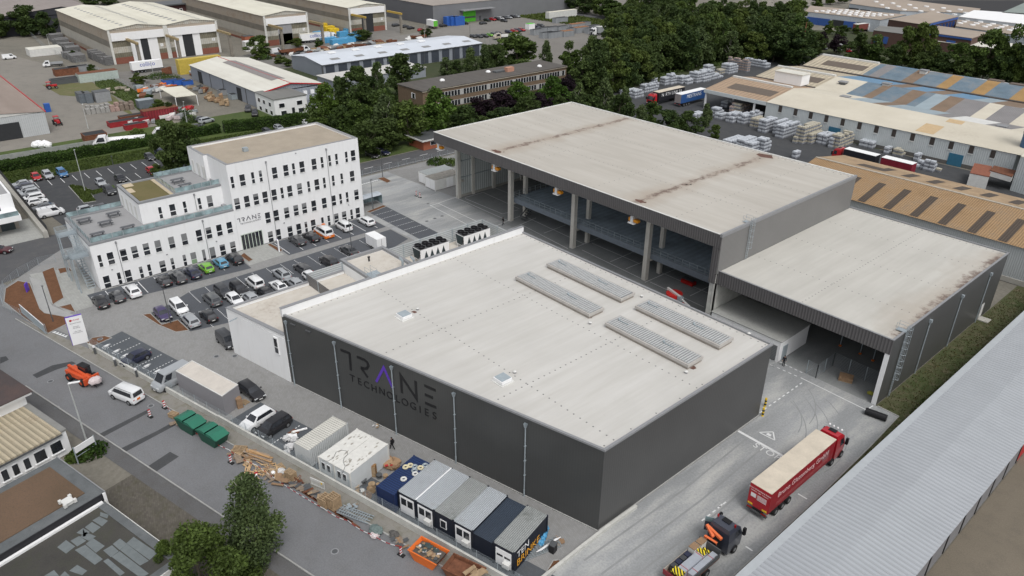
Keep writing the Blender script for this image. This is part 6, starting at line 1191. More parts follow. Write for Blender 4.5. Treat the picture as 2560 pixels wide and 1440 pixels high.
# telehandler on the street
x,y=G(203,935,1.0);t=thing('telehandler','orange telehandler with black cab carrying a wrapped load on the street','telehandler',(x,y,0),SA+R(6));tor=mat('telehandler_orange',(.58,.09,.03),.45)
mb=MB();mb.add([(-2.2,-.8,.7),(1.7,-.8,.7),(1.7,.8,.7),(-2.2,.8,.7),(-2.3,-.75,1.35),(1.5,-.75,1.25),(1.5,.2,1.25),(-2.3,.75,1.35)],[(0,1,5,4),(1,2,6,5),(2,3,7,6),(3,0,4,7),(4,5,6,7)]);mb.build('body',tor,t)
mb=MB();mb.bar((-2.2,-.15,1.75),(2.2,-.15,.95),.35,.4);mb.build('boom',tor,t);mb=MB();mb.box(-.7,.9,.15,.95,.9,2.1,1);mb.box(-.75,.9,.12,1.0,2.1,2.2,0);mb.build('cab',[M['black'],M['win']],t);bx('fork_carriage',2.0,2.2,-1.1,1.1,.4,1.3,tor,t)
for s in (-.4,.4): bx('fork',2.2,3.6,s-.06,s+.06,.35,.42,M['black'],t)
wl=MB();wl.tube((0,-.2,0),(0,.2,0),.55,n=16,m=0);wl.tube((0,-.21,0),(0,.21,0),.26,n=10,m=1);me=wl.mesh('tractor_wheel',[M['rubber'],tor])
for xx in (-1.4,1.35):
    for s in (-1,1): inst(me,'wheel',t,(xx,s*.92,.55))
mb=MB();mb.frame(x,y,0,SA+R(6));mb.ball((2.95,0,.95),(.72,.85,.52),nu=10,nv=6,jit=.12);tag(mb.build('wrapped_load',mat('foil_white_pink',(.60,.52,.52),.5,.12,5)),'white foil-wrapped load on the forks of the orange telehandler','load')
mb=MB();mb.frame(-75.6,30.2,0,R(180))
x,y=G(940,604,1.2);t=thing('box_trailer','white box trailer at the end of the middle parking row','trailer',(x,y,0),0);bx('box',-2.0,2.0,-1.0,1.0,.5,2.5,M['white'],t);bx('edge_trim',1.98,2.03,-1.0,1.0,.5,.58,M['darksteel'],t);bx('door_gap',2.0,2.03,-.02,.02,.6,2.4,M['darksteel'],t);wheels(t,[0],.95,.33);bx('drawbar',-3.2,-2.0,-.06,.06,.4,.5,M['darksteel'],t)
# boom lift and scissor lift in the crane hall
x,y=G(1685,742,1.6);t=thing('boom_lift','red and white boom lift parked under the mezzanine','boom lift',(x,y,0),R(-12));mb=MB();mb.tube((0,0,1.0),(0,0,2.3),1.35,n=16);mb.build('turret',mat('lift_red',(.5,.02,.015),.4),t,False);bx('chassis',-1.8,1.8,-1.1,1.1,.4,.95,mat('lift_red',(.5,.02,.015),.4),t);wheels(t,[-1.3,1.3],1.0,.45)
mb=MB();mb.bar((-1.5,-.2,2.6),(1.9,-.2,2.3),.35,.35);mb.bar((1.8,-.2,2.2),(5.6,-.2,1.4),.22,.22);mb.build('boom',M['whitedirty'],t);bx('elbow',1.3,2.1,-.55,.15,1.6,2.5,M['steel'],t);mb=MB();mb.box(5.6,6.5,-.8,.5,.4,.5);mb.box(5.6,5.66,-.8,.5,.5,1.5);mb.box(6.44,6.5,-.8,.5,.5,1.5);mb.build('basket',M['darksteel'],t)
x,y=G(1722,700,.8);t=thing('scissor_lift','low red scissor lift in the shade under the mezzanine','scissor lift',(x,y,0),0);bx('chassis',-1.2,1.2,-.6,.6,.15,.7,mat('lift_red',(.5,.02,.015),.4),t);bx('platform',-1.1,1.1,-.5,.5,.95,1.02,M['darksteel'],t);mb=MB();mb.bar((-1,0,.7),(1,0,.95),.08,.08);mb.bar((1,0,.7),(-1,0,.95),.08,.08);mb.build('scissors',M['darksteel'],t)
for (u,v,rz,lab) in ((128,216,R(90),'red tractor beside the dark skips'),(143,305,R(0),'red loader beside the open hall gate')):
    x,y=G(u,v,.8);t=thing('farm_tractor',lab,'tractor',(x,y,0),rz);bx('bonnet',.1,1.8,-.4,.4,.8,1.4,M['red'],t);bx('cab',-1.3,.1,-.65,.65,.9,1.5,M['red'],t);bx('cab_roof',-1.4,.2,-.7,.7,2.3,2.4,M['red'],t);mb=MB()
    for a in ((-1.2,-.55),(-1.2,.55),(0,-.55),(0,.55)): mb.bar((*a,1.5),(*a,2.3),.06,.06)
    mb.build('cab_frame',M['black'],t);wheels(t,[-.8],.85,.7);wheels(t,[1.4],.75,.42)
# ================================================================ trees, hedges, bushes
LM={'g': mat_leaf('broad_green_leaves',(.027,.052,.013),(.115,.18,.040)),'d': mat_leaf('dark_green_leaves',(.020,.039,.012),(.080,.122,.032),(.085,.115,.03)),'b': mat_leaf('birch_leaves',(.040,.066,.022),(.15,.205,.070),(.10,.13,.06)),'y': mat_leaf('fresh_green_leaves',(.026,.06,.010),(.10,.20,.03)),'p': mat_leaf('copper_leaves',(.010,.006,.009),(.035,.018,.026),(.03,.02,.03)),'h': mat_leaf('hedge_leaves',(.020,.044,.008),(.080,.140,.026),(.05,.08,.02))}
def leaves(n,pts_r,size,flat=0.0,rng=None):
    """leaf quads: pts_r = function giving n points; one numpy batch"""
    P_=pts_r(n);u_=rng.normal(size=(n,3));u_ /= np.linalg.norm(u_,axis=1)[:,None];w_=rng.normal(size=(n,3));w_[:,2] *= (1-flat);v_=np.cross(u_,w_);v_ /= np.linalg.norm(v_,axis=1)[:,None]
    s=size*rng.uniform(.6,1.35,size=(n,1));a,b=u_*s,v_*s*.75
    V=np.stack([P_-a,P_-b*.9,P_+a,P_+b*.9],axis=1).reshape(-1,3);return V
def quadmesh(name,V,m):
    n=len(V)//4;me=bpy.data.meshes.new(name);me.vertices.add(len(V));me.vertices.foreach_set('co',V.astype(np.float32).ravel());me.loops.add(4*n);me.loops.foreach_set('vertex_index',np.arange(4*n,dtype=np.int32));me.polygons.add(n);me.polygons.foreach_set('loop_start',np.arange(0,4*n,4,dtype=np.int32));me.polygons.foreach_set('loop_total',np.full(n,4,dtype=np.int32));me.materials.append(m);me.update(calc_edges=True);return me
def crown(kind,seed,n=3000,leaf=.026):
    """unit crown: height 1, widest radius about .3; base of foliage at .18"""
    rng=np.random.default_rng(seed);nl=38;C_=[];Rr=[];ph=rng.uniform(0,6.28,3)
    for i in range(nl):
        t_=rng.uniform(0,1);z=.13+.80*t_;prof_=math.sin(math.pi*min(1,(.12+.88*t_)**(.85 if kind in 'gyp' else 1.15)))**.65 if kind != 'b' else (1-t_)**.55*min(1,.35+t_*3)
        rad=.30*prof_*rng.uniform(.35,1.0);a=rng.uniform(0,2*math.pi);rad *= 1+.32*math.sin(a+ph[0])+.22*math.sin(2*a+ph[1]+5*t_);C_.append((rad*math.cos(a),rad*math.sin(a),z));Rr.append(rng.uniform(.06,.125)*(1 if kind != 'b' else .85))
    C_=np.array(C_);Rr=np.array(Rr)
    def pts(n_):
        i=rng.integers(0,nl,n_);d=rng.normal(size=(n_,3));d /= np.linalg.norm(d,axis=1)[:,None];r_=Rr[i][:,None]*rng.uniform(.55,1.08,size=(n_,1));p=C_[i]+d*r_*np.array([1,1,.85])
        if kind =='b': p[:,2] -= np.abs(rng.normal(0,.075,n_))*(np.linalg.norm(p[:,:2],axis=1)>.10)*(.4+.6*np.sin(np.arctan2(p[:,1],p[:,0])*9)**2)
        return p
    return quadmesh('crown_'+kind,leaves(n,pts,leaf,.3,rng),LM[kind])
def trunk(kind,seed):
    rng=random.Random(seed);mb=MB();top=(rng.uniform(-.02,.02),rng.uniform(-.02,.02),.62);mb.tube((0,0,-.01),(top[0]*.5,top[1]*.5,.32),.018,.013,8);mb.tube((top[0]*.5,top[1]*.5,.32),top,.013,.006,7);mb.tube(top,(top[0],top[1],.88),.006,.002,5)
    for i in range(9):
        z=.2+i*.065;a=rng.uniform(0,6.28);r_=rng.uniform(.12,.24)*(1-.4*i/9);f=min(1,z/.62);b=(top[0]*f,top[1]*f,z);m_=(b[0]+math.cos(a)*r_*.55,b[1]+math.sin(a)*r_*.55,z+.07);mb.tube(b,m_,.008,.005,5);mb.tube(m_,(b[0]+math.cos(a)*r_,b[1]+math.sin(a)*r_,z+.16),.005,.0015,5)
    return mb.mesh('trunk_'+kind,M['barkw'] if kind =='b' else M['bark'])
CR={k: [crown(k,11*i+ord(k),5200 if k in 'gdb' else 4200) for i in range(3 if k in 'gdb' else 2)] for k in 'gdbyp'};TR={k: trunk(k,ord(k)) for k in 'gdbyp'}
CRN={'g': crown('g',501,17000,.0125),'b': crown('b',506,12500,.0112),'d': crown('g',503,15000,.0125)}
NM={'g': ('deciduous_tree','tree'),'d': ('deciduous_tree','tree'),'b': ('birch_tree','birch'),'y': ('deciduous_tree','tree'),'p': ('copper_beech','tree')}
rt_=random.Random(3)
def tree(kind,x,y,h,rad,label,group,near=False,lo=0.0):
    t=thing(NM[kind][0],label,NM[kind][1],(x,y,0),rt_.uniform(0,6.28),group);s=rad/.31
    inst(CRN[kind] if near else rt_.choice(CR[kind]),'crown',t,(0,0,-h*lo),0,(s,s,h));inst(TR[kind],'trunk',t,(0,0,0),0,(s*.8,s*.8,h));return t
def HT(u,v,vt):
    x,y=G(u,v);lo,hi=0,40;q=CAM
    for _ in range(30):
        m_=(lo+hi)/2;d=Vector((x,y,m_))-CAM;vv=720-FPX*d.dot(up2)/d.dot(fw)
        if vv >vt: lo=m_
        else: hi=m_
    return x,y,lo
def ptree(kind,u,vb,vt,rpx,label,group,near=False,lo=0.0):
    x,y,h=HT(u,vb,vt);dist=(Vector((x,y,h/2))-CAM).dot(fw);return tree(kind,x,y,h,rpx*dist/FPX*1.12,label,group,near,lo)
KD={'g': 'green broad-leaved tree','d': 'dark green tree','b': 'pale birch-like tree','y': 'bright green tree','p': 'dark purple-leaved tree'}
W1='trees between the office and the brown brick block'
for (k,u,vb,vt,r_,w_) in (('y',822,318,208,34,'leftmost, right beside the small white office'),('b',858,300,180,26,'with yellowish leaves right of the small office'),('d',905,312,162,42,'rising behind the office roof corner'),('b',948,262,152,24,'with bare pale twigs in front of the unit row'),('d',1010,240,132,42,'tall, in front of the unit row doors'),('g',893,352,250,38,'round, just above the gravel roof of the office'),('b',972,358,226,38,'tall and loose, in the middle of the group'),('g',1022,362,244,42,'behind the brick gatehouse'),('y',1092,342,220,42,'round crowned, before the brick block corner'),('d',1166,322,262,30,'low, between the bright tree and the purple trees'),
                             ('p',1204,305,236,32,'left of the two before the brick block'),('p',1254,292,224,34,'right of the two before the brick block'),('d',925,392,300,40,'low, above the cars by the side road'),('d',972,378,295,36,'wide, left of the brick gatehouse'),('g',806,335,272,32,'bushy, at the right end of the hedge'),('b',1118,192,138,24,'left of those behind the brick block'),('d',1145,195,150,20,'small, behind the brick block'),('b',1178,190,118,24,'at the right end of the unit row'),('b',1216,180,104,24,'beside the green fence of the lorry yard'),('d',1240,178,108,28,'right of the unit row, below the cream truck'),('g',1292,172,80,44,'tall, before the grey skips'),('b',1365,175,100,18,'slim, at the far end of the brick block'),
                             ('d',862,345,262,30,'behind the office roof'),('g',960,330,215,34,'in the second row behind the loose birch'),('d',935,300,190,34,'rearmost above the office roof')): ptree(k,u,vb,vt,r_,KD[k]+' '+w_,W1)
W2='trees behind the crane hall'
for (k,u,vb,vt,r_,w_) in (('g',1421,190,104,26,'at the back end of the brick block'),('d',1475,200,94,30,'tall, right of the brick block'),('d',1452,240,150,34,'right behind the brick block roof'),('y',1296,285,204,28,'left round one before the brick block'),('y',1380,275,190,31,'right round one before the brick block'),('p',1415,262,186,22,'at the end of the brick block'),('p',1350,285,225,22,'between the two bright round trees'),('b',1442,300,200,28,'left of three before the dark wood'),('b',1506,305,184,28,'middle of three before the dark wood'),('d',1470,312,235,30,'low, above the far corner of the crane hall'),('d',1545,322,235,34,'above the roof edge left of the pallets'),('b',1560,300,215,22,'at the left end of the pallet rows'),('d',1318,310,240,32,'low, behind the crane hall roof corner'),('d',1255,325,268,32,'low, left above the crane hall roof'),
                             ('g',1628,318,252,20,'before the red cab of the black lorry'),('d',1668,340,272,32,'wide, below the black lorry'),('d',1716,338,276,30,'wide, below the blue trailer'),('b',1760,316,256,18,'with pallets behind it, near the canopy post'),('g',1786,350,308,13,'slim, standing alone at the roof edge'),('b',1600,330,262,22,'low, at the roof edge'),('d',1400,300,240,26,'behind the crane hall roof peak'),('d',1205,345,290,26,'low, behind the gatehouse side of the roof')): ptree(k,u,vb,vt,r_,KD[k]+' '+w_,W2)
# the dark belt of wood: individual trees
def inpoly(u,v,P_):
    c=False;n=len(P_)
    for i in range(n):
        (x1,y1),(x2,y2)=P_[i],P_[(i+1) % n]
        if (y1 >v) != (y2 >v) and u <(x2-x1)*(v-y1)/(y2-y1)+x1: c=not c
    return c
BELT=[(1440,215),(1520,160),(1540,95),(1600,60),(1800,70),(2000,95),(2010,150),(1920,158),(1800,165),(1700,180),(1620,205),(1540,235),(1500,262)]
pts_=[];tr_=0
while len(pts_)<150 and tr_ <9000:
    tr_ += 1;u,v=rt_.uniform(1430,2020),rt_.uniform(55,265)
    if not inpoly(u,v,BELT): continue
    x,y=G(u,v)
    if all((x-a)**2+(y-b)**2 >25 for a,b,_,_ in pts_): pts_.append((x,y,u,v))
for i,(x,y,u,v) in enumerate(sorted(pts_,key=lambda p: p[3])):
    k=rt_.choice('dddggb');tree(k,x,y,rt_.uniform(12,17.5),rt_.uniform(4.2,5.8),'tree of the dense dark wood behind the crane hall','trees of the dark wood')
W3='trees along the right-hand workshops'
for (k,u,vb,vt,r_,w_) in (('g',1985,72,-6,34,'at the left end of the barrel-roofed workshop'),('d',1950,110,28,36,'left of the barrel-roofed workshop'),('d',1995,165,66,42,'large, by the rusty mast'),('d',2028,150,80,26,'right of the rusty mast'),('p',2051,122,78,14,'small, before the parked vans'),('p',2086,135,80,20,'above the visitor cars'),('g',2072,85,52,14,'small, beside the workshop gates'),('g',2105,95,62,16,'beside the grey road before the workshop'),('g',2140,85,62,10,'smallest, before the white tractor unit'),('d',2140,160,82,28,'left before the flat brown office'),('g',2180,165,88,30,'before the flat brown office'),('g',2252,172,56,26,'tall, left one of the tall pair'),('g',2290,175,46,30,'tallest, right one of the tall pair'),('d',2225,175,110,26,'low, left of the tall pair'),('d',2325,182,110,26,'right of the tall pair'),('g',2382,190,98,30,'round, before the brown annex'),('d',2350,190,130,24,'low, before the brown annex'),
                             ('g',2455,200,62,34,'tall, left of the right-hand row'),('d',2425,196,118,26,'dense, in the right-hand row'),('g',2505,208,64,30,'tall, in the right-hand row'),('d',2485,206,110,26,'dense, second in the right-hand row'),('g',2545,216,62,28,'tall, at the right edge'),('d',2530,214,118,26,'dense, at the right edge'),('d',2570,220,90,30,'cut by the right edge'),('d',2405,200,140,22,'low, above the blue roof'),('d',2300,182,130,22,'low, under the tall pair')): ptree(k,u,vb,vt,r_,KD[k]+' '+w_,W3)
W4='trees at the far edge of the works'
for (k,u,vb,vt,r_,w_) in (('d',75,90,10,32,'large, left of the double hall'),('d',122,92,28,26,'next to the double hall corner'),('d',3,95,30,26,'at the left edge'),('g',150,42,10,14,'behind the double hall'),('d',225,14,-12,22,'above the roof of the double hall'),('d',270,12,-12,22,'beyond the roof of the double hall'),('d',457,30,2,9,'pointed, beside the dark brick house'),('g',655,142,84,26,'before hall 3'),('g',740,108,94,14,'low, in the gateway of hall 3'),('g',747,118,95,12,'before the white collico lorry'),('g',797,118,96,11,'in the middle of the collico lorry'),('d',905,100,74,26,'wide, at the gate of hall 4'),('g',640,150,120,12,'low, left before hall 3'),('g',700,158,138,16,'before the unit row gable'),('g',718,166,145,12,'small, at the unit row gable'),('d',1070,92,70,9,'round, at the lorry yard fence'),('d',1058,90,72,7,'smaller round, at the lorry yard fence'),('d',445,432,305,34,'dense, behind the office car park'),('d',478,425,318,26,'dense, at the rear corner of the office'),('g',395,440,410,16,'bushy, by the red car'),
                             ('g',400,285,248,18,'dense, by the cream shelter roof'),('d',425,290,255,14,'right beside the cream shelter roof'),('g',348,210,182,16,'behind the storage yard fence'),('d',185,148,125,9,'at the pallet stacks'),('g',230,180,160,9,'at the white containers'),('g',345,345,320,16,'at the hedge before the red skips'),('d',375,262,235,12,'behind the storage fence'),('g',470,340,305,20,'in the hedge behind the pick-up')): ptree(k,u,vb,vt,r_,KD[k]+' '+w_,W4)
u=1290
TB=[(1300,12),(1345,16),(1390,22),(1430,26),(1460,34),(1500,40),(1315,4),(1360,6),(1405,10),(1445,14),(1475,22),(1330,-4),(1380,-4),(1425,0),(1465,4),(1520,46),(1538,50)]
for (u,v) in TB: x,y=G(u,v);tree(rt_.choice('dddg'),x,y,rt_.uniform(9,13),rt_.uniform(5,7),'tree in the dark row behind the country road','trees behind the country road')
for (u,v,h_) in ((1620,22,12),(1650,26,14),(1690,24,12),(1570,50,10),(1790,60,11),(1860,64,13),(1830,56,10),(2040,20,11),(2075,12,12),(2105,8,10),(1725,30,12),(1900,62,12)): x,y=G(u,v);tree(rt_.choice('dg'),x,y,h_,h_*.42,'tree scattered before the far quarry','trees before the far quarry')
# foreground
ptree('b',648,1392,1158,96,'large drooping birch at the lower left with its pale trunk beside the street',None,True,.12)
ptree('d',515,1490,1290,98,'dense broad-leaved tree cut by the lower edge, below the birch',None,True,.14)
ptree('g',430,1440,1330,30,'small bushy tree beside the patched roof',None,True,.16)
# hedges and bushes
def leafbox(name,lab,cat,a,b,w_,h,m,n,leaf=.16,group=None,seed=1,jit=.35):
    rng=np.random.default_rng(seed);a=np.array([*a,0.]);b=np.array([*b,0.]);d=b-a;ln=np.linalg.norm(d);d /= ln;nn=np.array([-d[1],d[0],0])
    def pts(k):
        f=rng.integers(0,4,k);s=rng.uniform(0,ln,k);q=rng.uniform(-1,1,k);z=rng.uniform(0,1,k);q=np.where(f ==0,-1,np.where(f ==1,1,q));z=np.where(f >= 2,1,z);wob=jit*np.sin(s*.7)+jit*.7*np.sin(s*2.1+1)
        return a+d*s[:,None]+nn*(q*w_/2*(1-.15*z)+rng.normal(0,.12,k))[:,None]+np.array([0,0,1])*(z*h*(1+.0*s)+wob*.35*z+rng.normal(0,.12,k)*z)[:,None]
    t=thing(name,lab,cat,(0,0,0),0,group);me=quadmesh('foliage',leaves(n,pts,leaf,.2,rng),m);o=bpy.data.objects.new('foliage',me);COL.objects.link(o);o.parent=t
    mb=MB();A_,B_=Vector(a),Vector(b);mb.bar(A_+Vector((0,0,h*.45)),B_+Vector((0,0,h*.45)),w_*.82,h*.9);mb.build('inner_shade_box',mat('hedge_inside',(.018,.03,.010),.95,.3,3),t);return t  # dark inner box stands in for the shade within the hedge
leafbox('hedge','long clipped green hedge between the upper car park and the storage yard','hedge',(-172.6,-34),(-172.6,30),3.2,2.0,LM['h'],26000,.2)
leafbox('hedge','clipped green hedge continuing right towards the trees','hedge',(-171.5,31),(-166,54),3.4,2.6,LM['h'],9000,.2,seed=2)
for i,(u,v,w_,h_,lab) in enumerate(((155,392,2,1.4,'low shrub at the grey boundary wall'),(110,398,2.5,1.6,'shrub in front of the boundary wall'),(60,408,3,1.5,'wide shrub by the boundary wall'),(345,348,3.2,2.2,'shrub beside the white tipper truck'),(460,292,3.5,2.5,'shrub along the storage fence below the shelter roof'),(475,305,3,2,'shrub right of the storage fence'),(225,1135,2.2,1.3,'dark shrub below the white street sign'),(200,1142,1.6,1.0,'low shrub beside the white wall corner'),(1092,408,3,1.4,'weedy shrub at the left corner of the crane hall'),(1120,412,3,1.5,'weedy shrub behind the white containers'),(395,195,4,2,'shrub row before the yellow container'),(430,200,4,2,'second shrub before the yellow container'),(665,148,3,2,'shrub left before the white van'))):
    x,y=G(u,v);rng=np.random.default_rng(40+i)
    def pts(k,x=x,y=y,w_=w_,h_=h_):
        d=rng.normal(size=(k,3));d /= np.linalg.norm(d,axis=1)[:,None];d *= rng.uniform(.6,1.1,size=(k,1));d[:,2]=np.abs(d[:,2]);return d*np.array([w_*.7,w_*.9,h_])
    me=quadmesh('shrub',leaves(700,pts,.2,.2,rng),LM['g' if i % 2 else 'h']);o=bpy.data.objects.new('shrub',me);COL.objects.link(o);o.location=(x,y,0);tag(o,lab,'shrub','shrubs')
# tufts of grass
def tufts(name,lab,poly,n,m,h=.35,seed=5,px=True):
    rng=np.random.default_rng(seed);P_=[G(*q) for q in poly] if px else poly;xs=[p[0] for p in P_];ys=[p[1] for p in P_];out=[];c=0
    while len(out)<n and c <n*40:
        c += 1;x,y=rng.uniform(min(xs),max(xs)),rng.uniform(min(ys),max(ys))
        if inpoly(x,y,P_): out.append((x,y,0.05))
    out=np.array(out);V=leaves(len(out),lambda k: out+np.array([0,0,1])*rng.uniform(0,h*.5,(k,1)),h*.6,0,rng);o=bpy.data.objects.new(name,quadmesh(name,V,m));COL.objects.link(o);tag(o,lab,'grass',kind='stuff')
gl_=mat_leaf('grass_tuft_green',(.03,.05,.012),(.09,.13,.03));gd_=mat_leaf('dry_grass_tuft',(.05,.045,.02),(.13,.11,.05))
tufts('grass_tufts','grass tufts in the verge by the hedge',[(-171,-26),(-161,-25),(-160.5,26),(-152,36),(-166,50)],16000,gl_,.3,px=False)
tufts('grass_tufts','rough tufts in the strip beside the ribbed roof',[(13.0,-6),(15.0,-6),(15,43),(16,96),(9.3,96),(9.3,44.2),(12.2,44.2),(13,23)],6000,gd_,.16,6,px=False)
tufts('grass_tufts','green tufts in the strip beside the ribbed roof',[(13.6,-6),(15.1,-6),(15.1,43),(17,96),(14,96),(12.4,50),(13.6,23)],7000,gl_,.2,7,px=False)
tufts('grass_tufts','grass tufts on the lawn island',[(173,465),(180,462),(205,466),(232,477),(262,469),(290,470),(230,488),(240,503),(210,508)],3500,gl_,.25,8)
tufts('undergrowth','undergrowth at the foot of the wood',[(640,330),(890,385),(1010,350),(1180,320),(1470,300),(1530,228),(1740,172),(1950,148),(1500,150),(900,250)],26000,LM['d'],.9,9)
tufts('weeds','weeds on the bank of the storage yard',[(225,168),(245,175),(400,260),(450,330),(400,320),(330,262),(240,215)],5000,gl_,.32,10)
tufts('weeds','weeds along the embankment',[(1272,12),(1520,52),(1540,80),(1272,40)],6000,gl_,.8,11)
# ================================================================ street wall, fences, posts
def seg(t,name,m,p,q,w_,z0,z1): mb=MB();mb.bar((*p,(z0+z1)/2),(*q,(z0+z1)/2),w_,z1-z0);return mb.build(name,m,t)
WN=-10.95
t=thing('street_wall','low pale concrete wall along the street in front of the site','wall',(0,0,0));mb=MB()
for i,(s0,s1) in enumerate([(-78.3+k*3.0,-78.3+k*3.0+2.98) for k in range(27)]): sbox('wall_element',s0,s1,WN-.15,WN+.1,-.03,.78+.1*(i >9),M['concl'],t)
def meshfence(lab,pts,z0,h,step=2.5,lines=9,m=None,pm=None,pale=None,group='mesh fences'):
    t=thing('mesh_fence',lab,'fence',(0,0,0),0,group);m=m or M['steel'];mb=MB();pn=MB();pn.box(-.025,.025,-.025,.025,0,h+.05);pme=pn.mesh('post',pm or m)
    for i in range(len(pts)-1):
        a=Vector((*pts[i],0));b=Vector((*pts[i+1],0));d=b-a;n=max(1,round(d.length/step))
        for k in range(n+(i ==len(pts)-2)): inst(pme,'post',t,tuple(a+d*k/n+Vector((0,0,z0))))
        for k in range(lines): mb.bar(a+Vector((0,0,z0+.05+h*k/(lines-1))),b+Vector((0,0,z0+.05+h*k/(lines-1))),.012,.014)
    mb.build('wires',m,t)
meshfence('grey wire fence on top of the street wall, with slim posts',[ST(-78.3,WN+.12),ST(2.3,WN+.12)],.75,1.1,2.5,9)
cv=[(u,v) for u,v in ((118,832),(78,803),(30,783),(10,770),(5,752),(12,722),(48,692),(98,664),(140,655))]
meshfence('curved wire fence around the mulch bed at the street corner',[G(*q) for q in cv],0,1.5,2.2,8)
meshfence('wire fence along the side road behind the concrete yard',[(-113.6,28),(-113.6,66),(-108,66.5)],0,1.4,2.6,7)
meshfence('green wire fence at the corner of the lorry yard',[G(1200,110),G(1330,128)],0,3.0,3,8,mat('green_wire',(.06,.14,.12),.6))
meshfence('grey sheet fence along the storage yard',[G(75,88),G(125,132),G(240,178),G(290,205),G(355,235),G(400,275),G(470,310)],0,2.2,4,12,mat('pale_fence',(.33,.36,.37),.6))
a,b=G(55,783),G(116,836);t=thing('sliding_gate','galvanised sliding gate leaf with bright top rail at the street corner','gate',(0,0,0));seg(t,'top_rail',M['white'],a,b,.08,1.55,1.65);seg(t,'bottom_rail',M['steel'],a,b,.1,.1,.25);mb=MB();A_,B_=Vector((*a,0)),Vector((*b,0))
for k in range(60): c=A_.lerp(B_,k/59);mb.box(c.x-.02,c.x+.02,c.y-.02,c.y+.02,.2,1.6)
mb.build('bars',M['steel'],t)
a,b=ST(-3.2,WN-.6),ST(4.5,WN-.6);t=thing('sliding_gate','pale sliding gate leaf behind the rusty skip at the bottom edge','gate',(0,0,0));mb=MB();A_,B_=Vector((*a,0)),Vector((*b,0))
for k in range(50): c=A_.lerp(B_,k/49);mb.box(c.x-.025,c.x+.025,c.y-.025,c.y+.025,.15,1.5)
mb.build('bars',M['whitedirty'],t);seg(t,'top_rail',M['white'],a,b,.08,1.5,1.6);seg(t,'bottom_rail',M['white'],a,b,.1,.1,.2)
t=thing('loading_ramp_wall','pale concrete kerb wall between the paved yard and the sunken delivery yard','wall',(0,0,0))
for k,(p,q) in enumerate((((.45,5.6),(.42,1.5)),((.42,1.48),(.55,-3)),((.55,-3.02),(.8,-9)))): seg(t,'wall_element',M['concl'],p,q,.32,0,.42)
t=thing('boundary_wall','weathered grey panel wall at the near edge of the storage yard','wall',(0,0,0));seg(t,'wall',mat('grey_weathered_panels',(.27,.28,.27),.85,.25,1.2),(-181.5,-34),(-180.5,2),.2,0,1.5)
# lamps
def lamp(uv,h,lab,col='d',arm=1.2,rz=0.0,pos=None):
    x,y=pos or G(*uv);m=M['darksteel'] if col =='d' else mat('pale_grey_post',(.42,.44,.43),.6);t=thing('street_lamp',lab,'street lamp',(x,y,0),rz,'lamp posts');mb=MB();mb.tube((0,0,0),(0,0,h),.09 if col =='d' else .11,.05,8);mb.build('post',m,t)
    if arm: mb=MB();mb.bar((0,0,h),(arm,0,h+.12),.25,.1);mb.build('lamp_head',m if col =='d' else M['white'],t)
lamp((427,808),6.6,'dark slim lamp post at the mulch corner of the car park',arm=.6);lamp((133,803),6.3,'dark slim lamp post in the large mulch bed',arm=.6,pos=G(133,804));lamp((881,640),7.3,'dark slim lamp post in the middle parking row',arm=.6);lamp((933,523),6.6,'dark slim lamp post at the bicycle shelter',arm=.5);lamp((957,443),6.5,'dark lamp post in the mulch bed by the side road',arm=.5)
lamp((213,478),9.5,'tall pale lamp post on the lawn island','p',.3);lamp((215,1098),8.2,'tall pale street lamp beside the far pavement','p',1.3,R(60));lamp((662,1240),8,'pale street lamp half hidden by the birch','p',1.2,R(70),pos=G(612,1196,8.0))
for i,(u,v,h_,c) in enumerate(((797,330,7,'p'),(1103,325,7,'p'),(128,130,7,'p'),(372,255,6,'p'),(469,315,7,'p'),(221,322,7,'p'),(1175,92,9,'d'),(1062,105,7,'p'),(385,195,6,'p'),(283,412,2.2,'d'))): lamp((u,v),h_,'pole lamp '+['before the round trees by the office','behind the gatehouse','by the small white containers','beside the storage fence','at the silver people carrier','in the gravel yard beside the skips','rusty and tall, in the lorry yard','at the round bushes of the lorry yard','near the shelter roof','short, beside the car park sign'][i],c,.7)
# signs
x,y=G(203,858);t=thing('totem_sign','tall white sign panel with violet edge at the site entrance','sign',(x,y,0),R(-8));bx('panel',-.12,.12,-1.05,1.05,0,4.6,M['white'],t);bx('violet_edge',-.16,.13,-1.12,-1.05,0,4.66,M['purple'],t);bx('violet_top',-.16,.13,-1.12,1.05,4.6,4.66,M['purple'],t)
nv=t;rz_=R(62)
def ontotem(s,size,yy,z,m): me_=text_mesh(s,size,.005);me_.materials.clear();me_.materials.append(m);o=bpy.data.objects.new('lettering',me_);COL.objects.link(o);o.parent=nv;o.location=(.135,yy,z);o.rotation_euler=(R(90),0,R(90))
gtx=mat('sign_grey',(.10,.10,.12),.5);ontotem('TRANE',.3,.15,4.0,M['red']);ontotem('TECHNOLOGIES',.2,0,3.5,gtx);ontotem('Besucher',.2,0,2.95,gtx);ontotem('Anmeldung',.2,0,2.72,gtx);ontotem('Lieferungen',.2,0,2.15,gtx);ontotem('Warenannahme',.2,0,1.92,gtx)
mb=MB();mb.tube((.12,-.5,4.02),(.145,-.5,4.02),.17,n=14);mb.build('logo_disc',M['red'],t)
for (u,v,h_,lab,rz) in ((698,629,2.4,'small white and violet sign board in the mulch bed at the entrance',R(75)),(70,728,1.5,'small violet sign board in the large mulch bed',R(60))): x,y=G(u,v);t=thing('info_sign',lab,'sign',(x,y,0),rz);bx('panel',-.1,.1,-.45,.3,0,h_,M['white'] if h_ >2 else M['purple'],t);bx('violet_side',-.1,.1,.3,.5,0,h_,M['purple'],t)
